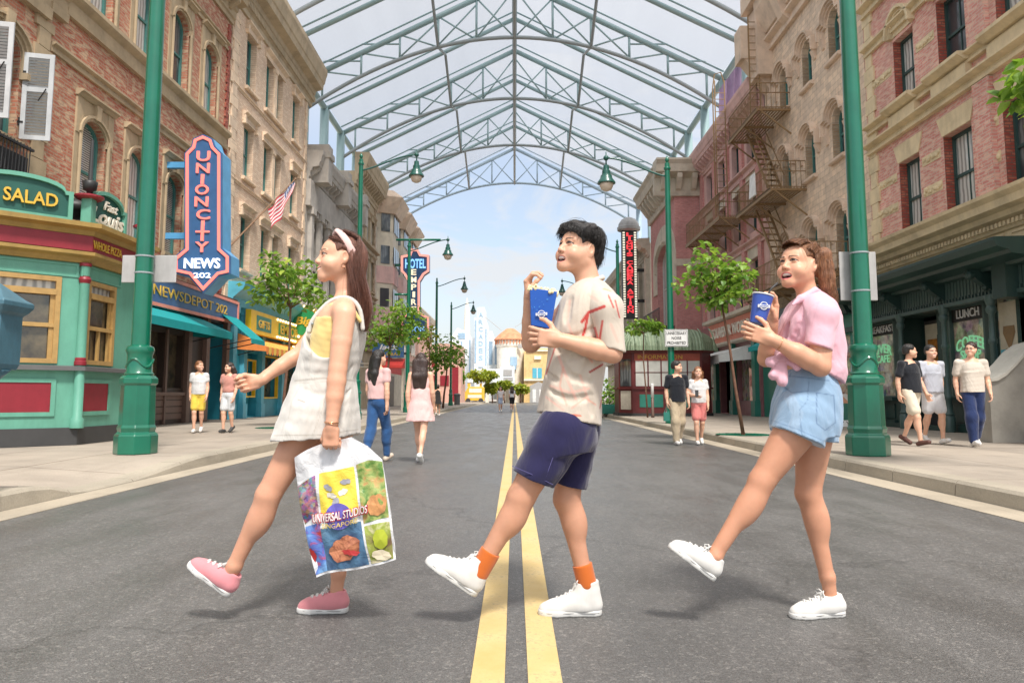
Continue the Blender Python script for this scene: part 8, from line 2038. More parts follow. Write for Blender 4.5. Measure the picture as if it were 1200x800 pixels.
 t = SDF(); t.stack(top, 0, pw=2.3); creases(t, top, Y, [[(703, 380), (680, 393), (660, 398)], [(704, 394), (684, 412), (668, 422)], [(700, 406), (690, 425), (684, 447)], [(668, 348), (662, 375)], [(655, 420), (668, 440), (692, 447)], [(642, 455), (665, 468), (694, 464)], [(648, 393), (655, 415)], [(692, 460), (695, 486)], [(640, 436), (652, 446)]]); t.ell(J(694, 328, Y), [.068, .075, .055], None, .012, 'sub')
 a, n_ = linecut((628.5, 482), (700, 497), Y, 1); t.plane(a, n_); t.noise(.0045, (22, 22, 13), 7); t.noise(.0016, (60, 60, 30), 9); P1 = t.mesh(.005)
 t = SDF(); t.cone(J(700, 350, Y - .12), J(711, 362, Y - .185), .066, .072, .04); t.cone(J(711, 362, Y - .185), J(718, 412, Y - .20), .066, .058, .03); a, n_ = linecut((703, 407), (732, 413), Y - .2, 1); t.plane(a, n_); t.noise(.003, (25, 25, 14), 3); P2 = t.mesh(.005)
 t = SDF(); t.cone(J(690, 347, Y + .1), J(672, 362, Y + .2), .064, .07, .04); t.cone(J(672, 362, Y + .2), J(650, 385, Y + .17), .066, .062, .03); P3 = t.mesh(.006)
 P, Q = join([P1, P2, P3]); hook(P, Q, 't_shirt', tm, o, strokes(P, (.60, .52, .43), L_))
 mb = MB(); torus(mb, J(692, 332, Y - .005), (-.45, 0, 1), .067, .007, sq=1.6); mb.obj('collar', cloth('rib_cream', (.70, .62, .52), wr=.1), o, smooth=True)
 nv = cloth('shorts_navy', (.017, .015, .062), weave=500, wr=.35, var=.12)
 t = SDF(); t.stack(pxstack([(480, 640, 694, .13), (490, 633, 697, .155), (500, 626, 700, .178), (515, 620, 700, .185), (528, 622, 694, .185)], Y), 0); t.cone(J(657, 505, YN), J(624, 563, YN - .005), .118, .098, .04); a, n_ = linecut((599, 549), (650, 572), YN, 1); t.plane(a, n_); t.noise(.004, (22, 22, 14), 5); P1 = t.mesh(.005)
 t = SDF(); t.cone(J(677, 505, YF), J(667, 572, YF), .108, .083, .04); a, n_ = linecut((640, 560), (683, 573), YF, 1); t.plane(a, n_); t.noise(.003, (22, 22, 14), 6); P2 = t.mesh(.005)
 P, Q = join([P1, P2]); so_ = hook(P, Q, 'shorts', nv, o)
 mb = MB(); 
 hm = [J(600, 545.5, YN - .1), J(622, 555, YN - .107), J(648, 567.5, YN - .09)]; mb.tube(hm, .0016, 4); mb.tube([J(660, 500, YN - .112), J(650, 530, YN - .112), J(640, 558, YN - .10)], .0018, 4); mb.obj('stitching', cloth('stitch', (.10, .09, .24)), so_)
 h = SDF(); h.ell(W(0, -.020, .044), [.085, .102, .084], A, .0); h.ell(W(0, -.075, .0), [.074, .05, .06], A, .03); h.cone(W(-.03, .07, .098), W(.045, .078, .085), .026, .022, .02); h.cone(W(-.06, .05, .08), W(-.06, .0, .1), .026, .028, .02)
 h.ell(W(0, .105, -.012), [.088, .062, .080], A, .010, 'sub'); h.ell(W(-.092, .012, -.022), [.045, .052, .064], A, .006, 'sub'); h.ell(W(.09, .02, -.03), [.045, .045, .062], A, .008, 'sub'); h.plane(W(0, -.06, -.055), -A[2] + A[1] * .2)
 h.noise(.004, (60, 60, 45), 8); PQ = h.mesh(.0038); g = []
 cr = W(.015, -.035, .124)
 for (x, y, z) in ((.088, .0, .02), (.078, .05, .045), (.058, .085, .055), (.035, .094, .072), (.012, .097, .080), (-.012, .097, .076), (-.035, .092, .066), (-.056, .080, .058), (-.074, .055, .05)): g.append(crv([cr, W(x * .6, .03, .130 - abs(x) * .2), W(x * 1.02, y * .8 + .008, .106 - abs(x) * .3), W(x * 1.1, y, z)], 8))
 for (x, y, z) in ((-.084, .04, .045), (-.088, .0, .036), (-.088, -.032, .02), (-.08, -.07, -.04), (-.04, -.105, -.05), (0, -.115, -.055), (.04, -.105, -.05)): g.append(crv([cr, W(x * .7, y * .5 - .01, .124 - abs(x) * .1), W(x * 1.08, y, .07), W(x, y, z)], 8))
 mb = strands(g, 900, .006, .0017, 3, taper=.3); fly = strands(g, 110, .012, .0009, 13, taper=.2); mb.add(fly.v, fly.f); addmesh((PQ, mb), 'hair', M['hair_black'], o)
 og = cloth('sock_orange', (.55, .13, .02), weave=300, wr=.1)
 for a_, k_, hh in ((an, kn, .062), (an2, kn2, .055)):
  t = SDF(); d = nrm(k_ - a_); t.cone(a_ - d * .05, a_ + d * (.035 if hh > .06 else .012), .044, .046, 0); P, Q = t.mesh(.004); 
  t = SDF(); t.cone(a_ - d * .06, a_ + d * .09, .0455, .047, 0); t.plane(a_ + d * (.045 if hh > .06 else .03), d); P, Q = t.mesh(.004); hook(P, Q, 'sock', og, o)
 wc = cloth('canvas_white', (.66, .64, .60), weave=700, wr=.15, var=.03); so = simple('sole_white', (.66, .65, .62), .55)
 shoe(o, hl, te, up, wc, so, high=True, wd=1.08, ht=1.1); shoe(o, hl2, te2, (0, 0, 1), wc, so, high=True, wd=1.08, ht=1.1)
 return o, wr, wr2
m1, mwr, mwr2 = man()
# ================================================================ WOMAN WITH CUP
def woman3():
 Y = 3.36; YN, YF = 3.27, 3.44; s = SDF(); f = (-.84, -.53, .12); hc = J(936, 311.5, Y); S_ = .97
 A, W = head(s, hc, f, (.05, 0, 1), S_, 'open')
 s.cone(J(941, 325, Y), J(948, 352, Y), .045, .048, .03)
 s.cone(J(950, 356, Y), J(962, 364, Y - .14), .043, .048, .04); s.cone(J(948, 356, Y), J(940, 364, Y + .15), .043, .048, .04)
 top = pxstack([(341, 944, 958, .05), (348, 934, 968, .10), (358, 926, 976, .145), (372, 919, 980.5, .165), (388, 915, 983, .17), (404, 911, 985, .17), (420, 909, 987, .168), (435, 912, 987, .165), (450, 925, 984, .16)], Y)
 s.stack([(r[0], r[1] + .01, r[2], r[3] * .74, r[4] * .78) for r in top if r[0] < J(0, 352, Y)[2]] + pxstack([(465, 918, 976, .14), (490, 914, 976, .15)], Y), .03)
 sh = J(964, 367, Y - .155); el = J(961, 428, Y - .19); wr = J(905, 398, Y - .20); arm(s, sh, el, wr, (.052, .045, .046, .026)); s.ell(J(963, 433, Y - .19), [.02] * 3, None, .03)
 hand(s, wr, (-.93, .05, .36), (.1, 1, .1), (.35, 0, .93), .93, ((16, 42, 36), (20, 42, 36), (24, 42, 36), (28, 45, 38)), ((.6, .75, .3), (.8, .4, .4), (.85, .2, .5)), spread=.06)
 el2 = J(898, 420, Y + .07); wr2 = J(905, 377, Y - .03); arm(s, J(938, 367, Y + .16), el2, wr2, (.047, .04, .042, .026))
 hand(s, wr2, (.08, -.1, 1), (-1, -.2, 0), (.1, -1, 0), .9, ((15, 30, 30), (20, 35, 30), (30, 40, 35), (38, 45, 35)), ((.85, .1, .5), (.9, -.1, .4), (.9, -.1, .3)), spread=.05)
 kn = J(893, 563, YN); an = J(838, 651, YN); leg(s, J(937, 497, YN), kn, an, (-1, 0, .5), (.096, .054, .060, .029))
 kn2 = J(947, 578, YF); an2 = J(970, 676, YF); leg(s, J(955, 497, YF), kn2, an2, (-1, 0, .1), (.092, .055, .060, .030))
 hl, te = J(836, 681, YN), J(782, 640, YN); up = np.cross(nrm(te - hl), [0, 1, 0]); up = up if up[2] > 0 else -up; foot(s, an, hl + nrm(te - hl) * .06 + up * .045, te - nrm(te - hl) * .05 + up * .035)
 hl2, te2 = J(990, 711.5, YF), J(924, 712.5, YF - .04); hl2[2] = te2[2] = .001; foot(s, an2, hl2 + V3(-.06, 0, .045), te2 + V3(.05, 0, .035))
 base = (J(955, 711, Y)[0], Y, 0)
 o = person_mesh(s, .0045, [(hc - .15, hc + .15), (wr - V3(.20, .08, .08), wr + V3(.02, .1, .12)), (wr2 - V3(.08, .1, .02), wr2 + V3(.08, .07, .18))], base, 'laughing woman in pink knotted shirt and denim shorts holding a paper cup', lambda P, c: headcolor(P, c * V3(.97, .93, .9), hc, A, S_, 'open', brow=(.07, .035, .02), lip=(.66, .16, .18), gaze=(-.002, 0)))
 pm = colcloth('shirt_pink', weave=350, wr=.4, wscale=10, var=.04)
 t = SDF(); t.stack(top, 0); creases(t, top, Y, [[(952, 394), (935, 405), (920, 412)], [(976, 414), (955, 428), (932, 424)], [(940, 372), (930, 395), (924, 412)], [(981, 398), (972, 425), (962, 441)], [(925, 380), (918, 405)], [(950, 410), (945, 430)]]); t.ell(J(945, 343, Y), [.055, .07, .045], None, .01, 'sub'); t.cone(J(932, 343, Y - .06), J(924, 372, Y - .14), .026, .008, .01, 'sub')
 a, n_ = linecut((914, 421), (978, 450), Y, 1); t.plane(a, n_); t.noise(.0048, (24, 24, 15), 17); t.noise(.0018, (60, 60, 35), 2); P1 = t.mesh(.005)
 t = SDF(); t.cone(J(955, 359, Y - .1), J(964, 370, Y - .16), .060, .068, .04); t.cone(J(964, 370, Y - .16), J(958.5, 408, Y - .185), .062, .060, .03); a, n_ = linecut((943, 401.5), (973, 412), Y - .18, 1); t.plane(a, n_); t.noise(.003, (25, 25, 16), 4); P2 = t.mesh(.005)
 t = SDF(); t.cone(J(945, 360, Y + .08), J(932, 376, Y + .17), .06, .064, .04); t.cone(J(932, 376, Y + .17), J(915, 395, Y + .14), .06, .056, .03); P3 = t.mesh(.006)
 t = SDF(); K = J(916, 418, Y - .13); t.ell(K, [.026, .028, .024], None, 0)
 for e, r_ in (((903, 424, Y - .16), .020), ((906, 440, Y - .15), .018), ((917, 446, Y - .16), .022), ((935, 430, Y - .16), .014)): t.cone(K, J(*e), .014, r_ * 1.2, .012)
 t.noise(.004, (55, 55, 50), 9); P4 = t.mesh(.004)
 P, Q = join([P1, P2, P3, P4]); hook(P, Q, 'knotted_shirt', pm, o, strokes(P, (.78, .45, .52), [([(930, 350), (922, 372), (912, 395)], .7, (.45, .22, .28), .6), ([(944, 398), (972, 408)], .7, (.60, .32, .38), .6), ([(960, 352), (950, 385)], .6, (.62, .34, .40), .4)]))
 t = SDF(); t.cone(J(955, 340, Y - .065), J(938, 350, Y - .10), .014, .016, .01); t.cone(J(938, 350, Y - .10), J(929, 357, Y - .115), .017, .006, .01); t.cone(J(955, 340, Y - .065), J(961, 343, Y), .014, .014, .01); t.cone(J(961, 343, Y), J(952, 342, Y + .07), .014, .013, .01)
 P, Q = t.mesh(.004); hook(P, Q, 'collar', pm, o, np.tile(V3(.78, .46, .53), (len(P), 1)))
 DN = pxstack([(432, 924, 970, .148), (445, 916, 975, .156), (460, 911, 980, .165), (478, 907, 982.5, .172), (495, 906, 981, .176), (510, 908, 978, .178)], Y); t = SDF(); t.stack(DN, 0); creases(t, DN, Y, [[(912, 470), (930, 478), (952, 475)], [(908, 486), (925, 491), (947, 488)], [(918, 456), (940, 466)], [(958, 500), (970, 492)]], .009, .004, .012); t.cone(J(940, 485, YN), J(933, 520, YN - .02), .112, .118, .03); a, n_ = linecut((904, 499), (968, 526.5), YN, 1); t.plane(a, n_); t.noise(.0045, (28, 28, 22), 21); P1 = t.mesh(.005)
 t = SDF(); t.cone(J(955, 480, YF), J(956, 530, YF), .108, .10, .03); a, n_ = linecut((930, 512), (975, 518), YF, 1); t.plane(a, n_); t.noise(.003, (25, 25, 20), 2); P2 = t.mesh(.005); P, Q = join([P1, P2])
 dk, lt = (.10, .17, .30), (.72, .80, .88)
 col = strokes(P, (.27, .40, .55), [([(925, 465), (935, 485), (930, 500)], 9, lt, .12), ([(922, 440), (950, 443), (972, 446)], .7, dk, .7), ([(957, 460), (977, 463), (979, 495), (967, 504), (957, 496), (957, 460)], .7, dk, .8), ([(921, 441), (917, 452), (928, 460), (948, 458)], .7, dk, .7), ([(948, 447), (946, 470), (937, 480), (940, 515)], .6, dk, .6), ([(904, 492), (935, 503), (969, 518)], .8, dk, .5), ([(903, 499), (935, 512), (969, 526)], 2.2, lt, .6), ([(926, 434), (926, 441)], 1.2, dk, .5)])
 hook(P, Q, 'denim_shorts', colcloth('denim', weave=600, wr=.35, var=.12, wscale=14), o, col)
 h = SDF(); h.ell(W(0, -.024, .040), [.081, .098, .082], A, 0); h.ell(W(0, -.075, .01), [.07, .05, .06], A, .03)
 h.ell(W(0, .098, -.012), [.088, .062, .086], A, .012, 'sub'); h.ell(W(-.09, .012, -.022), [.042, .05, .060], A, .006, 'sub'); h.ell(W(.088, .02, -.03), [.040, .042, .055], A, .008, 'sub'); h.plane(W(0, -.06, -.05), -A[2])
 pt = crv([W(0, -.10, .02), J(963, 297, Y - .02), J(968, 315, Y - .02), J(969, 333, Y - .02), J(974, 349, Y - .02), J(973, 361, Y - .02)], 9); rr = [.026, .03, .034, .036, .036, .032, .026, .017, .007]
 for i in range(8): h.cone(pt[i], pt[i + 1], rr[i], rr[i + 1], .012)
 h.noise(.003, (60, 60, 14), 5); PQ = h.mesh(.004); g = []
 tie = pt[0]
 for (x, y, z) in ((-.05, .072, .085), (-.03, .088, .092), (0, .09, .10), (.03, .088, .092), (.055, .06, .08), (-.075, .03, .07), (-.086, .0, .05), (-.085, -.01, .02), (-.075, -.03, -.02), (.08, .02, .06)): g.append(crv([W(x, y, z), W(x * 1.02, y * .4 - .02, z * .4 + .082 if z > .06 else z + .02), W(x * .6, -.085, .06 + z * .2), tie], 8))
 nb = len(g); mb = strands(g, 500, .005, .0016, 4, taper=.9); fly = strands(g, 60, .011, .0008, 14); mb.add(fly.v, fly.f)
 g2 = [crv([p + nrm([math.cos(a), math.sin(a), 0]) * r_ * .75 for p, r_ in zip(pt, rr)], 10) for a in np.linspace(0, 5.5, 8)]; m2 = strands(g2, 460, .009, .0014, 6)
 g3 = [crv([W(-.045, .066, .092), W(-.07, .068, .045), W(-.082, .045, -.01), W(-.078, .05, -.035)], 8)]; m3 = strands(g3, 2, .002, .0007, 8)
 for q in (m2, m3): mb.add(q.v, q.f)
 addmesh((PQ, mb), 'hair', M['hair_auburn'], o)
 mb = MB(); torus(mb, pt[0] * .6 + pt[1] * .4, pt[1] - pt[0], .032, .007); mb.obj('hair_tie', M['black_base'], o, smooth=True)
 mb = MB(); torus(mb, wr + V3(.03, 0, -.016), (-.9, 0, .4), .031, .0018); mb.obj('bracelet', MATS['rose_gold'], o, smooth=True)
 wc = MATS['canvas_white']; so = MATS['sole_white']; shoe(o, hl, te, up, wc, so, wd=1.0); shoe(o, hl2, te2, (0, 0, 1), wc, so)
 return o, wr, wr2
w3, cwr, cwr2 = woman3()
# ================================================================ popcorn, cup, bag
Yb = 3.245
tl, tr, br, bl = J(621, 337, Yb), J(653, 341.5, Yb), J(645.5, 385, Yb + .008), J(622.5, 381, Yb + .008)
px_ = empty('popcorn_box', Vector((bl + br) / 2), 'blue paper box brimming with popcorn held by the man', 'popcorn box')
pb_ = simple('box_blue', (.012, .09, .42), .35, var=.1, bmp=.05)
D = V3(.0, .105, 0); mb = MB(); mb.hexa([bl, br, br + D * .85, bl + D * .85, tl, tr, tr + D, tl + D]); bx_ = mb.obj('box', pb_, px_, bevel=.002)
mb = MB(); rnd = random.Random(4)
for k in range(48):
 a, b = rnd.random(), rnd.random(); c = tl + (tr - tl) * a + D * b + V3(0, 0, rnd.uniform(-.006, .012))
 for q in range(4): mb.sphere(c + np.array([rnd.uniform(-.007, .007) for _ in range(3)]), rnd.uniform(.005, .009), 7, 5)
mb.obj('popcorn', simple('popcorn', (.88, .72, .42), .8, var=.25, vscale=60), px_, smooth=True)
e = nrm(br - bl); Fx = Fr((0, 0, 0), (1, 0, 0), (0, -1, 0))
Fx = Fr((0, Yb - .002, 0), (1, 0, 0), (0, -1, 0)); c = J(634.5, 368, Yb)
wp = M['white_paint']; mb = MB(); torus(mb, (c[0], Yb - .0035, c[2]), (0, 1, 0), .0155, .0016, sq=.5); mb.fprism(Fx, [(c[0] - .026, c[2] - .0075), (c[0] + .026, c[2] - .0045), (c[0] + .026, c[2] + .0075), (c[0] - .026, c[2] + .0045)], .0005, .0025); mb.obj('logo', wp, bx_)
fittext('UNIVERSAL', Fx, c[0], c[2] + .0005, .0026, .042, .007, 'letters', pb_, bx_, .0006, bold=.01)
mb = MB()
for k in range(34): u, v = rnd.random(), rnd.random(); p = (bl + (br - bl) * u) * (1 - v) + (tl + (tr - tl) * u) * v; r_ = rnd.uniform(.0008, .0022); mb.fprism(Fx, [(p[0] - r_, p[2]), (p[0], p[2] - r_), (p[0] + r_, p[2]), (p[0], p[2] + r_)], .0, .0012) if .35 < v < .85 else None
mb.obj('sparkle', simple('spark', (.12, .40, .72), .5), bx_)
Yq = 3.225; a0, a1 = Vector(J(887.5, 379, Yq)), Vector(J(894.5, 345.5, Yq)); ax = (a1 - a0).normalized(); q1 = ax.orthogonal().normalized(); q2 = ax.cross(q1)
cu_ = empty('paper_cup', a0, 'blue paper cup with white globe logo held by the woman in pink', 'cup'); mb = MB(); rs = []
Lc = (a1 - a0).length
def cring(t, r): p = a0 + ax * Lc * t; return [p + (q1 * math.cos(2 * math.pi * k / 28) + q2 * math.sin(2 * math.pi * k / 28)) * r for k in range(28)]
for t, r in ((0, .031), (.0, .033), (.97, .0455)): rs.append(cring(t, r))
mb.rings(rs); cb_ = mb.obj('cup', simple('cup_blue', (.045, .10, .42), .35, var=.08, bmp=.05), cu_); add_autosmooth(cb_)
mb = MB(); mb.rings([cring(.965, .0455), cring(.965, .0475), cring(.99, .0485), cring(1.01, .0475), cring(1.01, .044), cring(.98, .043)]); mb.obj('rim', wp, cb_, smooth=True)
c = a0 + ax * Lc * .58 + Vector((0, -.0415, 0)); Fq2 = Fr((0, c.y, 0), (1, 0, 0), (0, -1, 0)); mb = MB(); torus(mb, c, (0, 1, 0), .0165, .002, sq=.5); mb.fprism(Fq2, [(c.x - .027, c.z - .006), (c.x + .026, c.z - .010), (c.x + .027, c.z + .003), (c.x - .026, c.z + .007)], -.004, .002); mb.obj('logo', wp, cb_)
fittext('UNIVERSAL', Fq2, c.x, c.z - .0012, .0022, .042, .008, 'letters', MATS['cup_blue'], cb_, .0006, bold=.01)
mb = MB(); mb.tube([a0 + ax * Lc * .9 + Vector((.015, 0, 0)), a1 + ax * .03 + Vector((.03, 0, 0)), a1 + ax * .045 + Vector((.055, 0, .01))], .004, 8); mb.obj('straw', M['black_base'], cu_, smooth=True)
Yg = 3.255
bag = empty('shopping_bag', Vector(J(410, 670, Yg)), 'white printed plastic shopping bag hanging from the hand of the woman in overalls', 'shopping bag')
TOP = [(345, 536), (362, 526), (376, 520), (390, 517), (411, 512), (430, 522), (448, 538)]; BOT = [(371, 676), (385, 670), (400, 668), (415, 667), (430, 664), (448, 660), (464, 655)]
LM, RM = (357, 614), (457, 600)
def bagpx(u, v):
 i = u * 6; k = min(int(i), 5); f_ = i - k; t = (TOP[k][0] * (1 - f_) + TOP[k + 1][0] * f_, TOP[k][1] * (1 - f_) + TOP[k + 1][1] * f_); b = (BOT[k][0] * (1 - f_) + BOT[k + 1][0] * f_, BOT[k][1] * (1 - f_) + BOT[k + 1][1] * f_)
 x = t[0] * (1 - v) + b[0] * v; y = t[1] * (1 - v) + b[1] * v
 x += -3 * math.sin(math.pi * v) * (1 - u) + 1.5 * math.sin(math.pi * v) * u; return x, y
def bagpt(u, v, side=0, off=0):
 x, y = bagpx(u, v); bul = .035 * math.sin(math.pi * min(max(u, 0), 1)) ** .6 * (.25 + .75 * math.sin(math.pi * min(v * .85 + .12, 1)) ** .7)
 w = .007 * math.sin(u * 13 + v * 5) * (1.2 - v) + .005 * math.sin(v * 19 + u * 7) + .003 * math.sin(u * 31 - v * 17)
 pinch = math.exp(-((u - .47) / .2) ** 2) * math.exp(-(v / .16) ** 2)
 yy = Yg + (-(bul * (1 - pinch * .7) + w + off) if side == 0 else (bul * (1 - pinch * .7) + w * .7)); p = J(x, y, Yg); p[1] = yy; return p
def bpatch(uv, side, off, nu, nv):
 (u0, v0), (u1, v1), (u2, v2), (u3, v3) = uv; vs = []; fs = []
 for j in range(nv + 1):
  for i in range(nu + 1):
   a, b = i / nu, j / nv; u = (u0 * (1 - a) + u1 * a) * (1 - b) + (u3 * (1 - a) + u2 * a) * b; v = (v0 * (1 - a) + v1 * a) * (1 - b) + (v3 * (1 - a) + v2 * a) * b; vs.append(tuple(bagpt(u, v, side, off)))
 for j in range(nv):
  for i in range(nu): k = j * (nu + 1) + i; fs.append((k, k + 1, k + nu + 2, k + nu + 1))
 return vs, fs
mb = MB()
for sd_ in (0, 1): v, f_ = bpatch(((0, 0), (1, 0), (1, 1), (0, 1)), sd_, 0, 48, 56); mb.add(v, f_)
plm, nt, b_ = newmat('bag_plastic'); b_.inputs['Base Color'].default_value = (.68, .68, .69, 1); b_.inputs['Roughness'].default_value = .3; b_.inputs['Coat Weight'].default_value = .3; n_ = noise(nt, tcoord(nt), 14, 4, .6, 1.5); bump(nt, b_, n_.outputs[0], .5, .02)
bs = mb.obj('bag', plm, bag, smooth=True, recalc=False)
def invbag(px, py):
 best = None
 for i in range(41):
  for j in range(51):
   x, y = bagpx(i / 40, j / 50); d = (x - px) ** 2 + (y - py) ** 2
   if best is None or d < best[0]: best = (d, i / 40, j / 50)
 return best[1], best[2]
def panmat(name, stops, sc=9, vor=None):
 m, nt, b = newmat(name); oc = tcoord(nt); n = noise(nt, oc, sc, 3, .5, .5); c = ramp(nt, n.outputs[0], stops)
 if vor: v = nt.nodes.new('ShaderNodeTexVoronoi'); v.inputs['Scale'].default_value = vor; L(nt, oc, v.inputs[0]); c = mixc(nt, .22, c, v.outputs['Color'])
 L(nt, c, b.inputs['Base Color']); b.inputs['Roughness'].default_value = .32; b.inputs['Coat Weight'].default_value = .3; n_ = noise(nt, oc, 14, 4, .6, 1.5); bump(nt, b, n_.outputs[0], .4, .02); return m
PAN = [(((348, 570), (372, 556), (375, 601), (357, 613)), panmat('pan_dark', [(.36, (.03, .03, .08)), (.5, (.30, .10, .10)), (.62, (.10, .12, .25))], 26, 70)),
 (((375, 554), (416, 546), (422, 600), (377, 602)), panmat('pan_yellow', [(.3, (.80, .60, .05)), (.7, (.85, .68, .10))])),
 (((419, 545), (449, 541), (455, 605), (426, 613)), panmat('pan_green', [(.32, (.08, .20, .03)), (.5, (.34, .40, .12)), (.62, (.50, .28, .10))], 26)),
 (((358, 617), (376, 612), (385, 667), (370, 674)), panmat('pan_blue', [(.35, (.20, .42, .70)), (.55, (.10, .16, .50)), (.65, (.55, .06, .05))], 14)),
 (((378, 616), (423, 610), (434, 659), (386, 666)), panmat('pan_night', [(.3, (.02, .04, .10)), (.6, (.10, .22, .36)), (.75, (.3, .42, .5))], 9)),
 (((427, 617), (456, 609), (462, 654), (437, 659)), panmat('pan_olive', [(.35, (.16, .10, .05)), (.55, (.30, .36, .06)), (.65, (.62, .55, .36))], 12))]
UV = []
for q, mt in PAN:
 uv = [invbag(*p) for p in q]; UV.append(uv); mb = MB(); v, f_ = bpatch(uv, 0, .0018, 14, 18); mb.add(v, f_); mb.obj('printed_panel', mt, bs, smooth=True, recalc=False)
def bblob(px, py, rx, ry, mat, off, nm, seed=0, irr=.0, n=22):
 rg = random.Random(seed); P = [bagpt(*invbag2(px, py), 0, off)]
 for i in range(n): a = 2 * math.pi * i / n; k = 1 + irr * math.sin(a * 2 + seed) + irr * .5 * math.sin(a * 7 + seed * 2); P.append(bagpt(*invbag2(px + rx * k * math.cos(a), py + ry * k * math.sin(a)), 0, off))
 mb = MB(); mb.add(P, [(0, i + 1, (i + 1) % n + 1) for i in range(n)]); return mb.obj(nm, mat, bs, recalc=False)
def invbag2(px, py):
 u, v = invbag(px, py)
 for _ in range(6):
  x, y = bagpx(u, v); e = 1e-3; x1, y1 = bagpx(u + e, v); x2, y2 = bagpx(u, v + e); a, b, c_, d = (x1 - x) / e, (x2 - x) / e, (y1 - y) / e, (y2 - y) / e; D_ = a * d - b * c_
  if abs(D_) < 1e-6: break
  u += (d * (px - x) - b * (py - y)) / D_; v += (a * (py - y) - c_ * (px - x)) / D_
 return min(max(u, 0), .999), min(max(v, 0), 1)
bblob(406, 641, 17, 15, panmat('pan_rust', [(.35, (.22, .06, .03)), (.6, (.52, .20, .10))], 30), .0075, 'rock_shape', 3, .16); bblob(413, 645, 8, 4, simple('pan_redish', (.45, .04, .04), .4), .010, 'rock_crack', 1, .3)
bblob(443, 590, 10, 14, simple('pan_tan', (.62, .30, .12), .4, var=.3, vscale=30), .0070, 'sand_shape', 2, .12); bblob(447, 630, 9, 11, simple('pan_lime', (.42, .48, .04), .4), .0070, 'hill_shape', 5, .1); bblob(448, 649, 11, 6, simple('pan_cream', (.66, .58, .42), .4), .0085, 'dune_shape', 6, .12)
for k, (x, y) in enumerate(((387, 570), (391, 579), (407, 563), (404, 575), (396, 586))): bblob(x, y, 5, 4, simple('pan_grey%d' % (k % 2), ((.40, .40, .45), (.72, .68, .58))[k % 2], .4), .0050, 'paper_shape', k, .25, 12)
bblob(366, 650, 5, 9, simple('pan_red2', (.55, .04, .04), .4), .0060, 'ribbon_shape', 7, .2)
bblob(399.5, 603, 15.5, 15.5, simple('globe_purple', (.14, .12, .46), .3, var=.25, vscale=20), .0065, 'globe')
def bagtext(s, a, b, hgt, mat, off, name, bd=0.0):
 me = textmesh(s, 1, .04, bd); n = len(me.vertices); co = np.empty(n * 3, 'f'); me.vertices.foreach_get('co', co); co = co.reshape(-1, 3); mn, mx = co.min(0), co.max(0); out = []
 for c in co:
  t = (c[0] - mn[0]) / (mx[0] - mn[0]); w = (c[1] - mn[1]) / (mx[1] - mn[1]) - .5; px = a[0] + (b[0] - a[0]) * t; py = a[1] + (b[1] - a[1]) * t - w * hgt + 1.5 * math.sin(math.pi * t); out.append(bagpt(*invbag2(px, py), 0, off + (.0016 if c[2] > 0 else 0)))
 me.vertices.foreach_set('co', np.array(out, 'f4').ravel()); me.update(); link(me, name, mat, bs)
bagtext('UNIVERSAL STUDIOS', (367.5, 606.3), (433.5, 594.3), 11.5, simple('bag_red', (.50, .05, .07), .4), .0105, 'letters_outline', .055); bagtext('UNIVERSAL STUDIOS', (368.5, 606), (432.5, 594), 9.2, simple('bag_white', (.85, .84, .82), .4), .0125, 'letters', .005); bagtext('SINGAPORE', (380, 614.5), (421, 607.5), 5.5, simple('bag_gold', (.75, .55, .12), .4), .0125, 'letters')
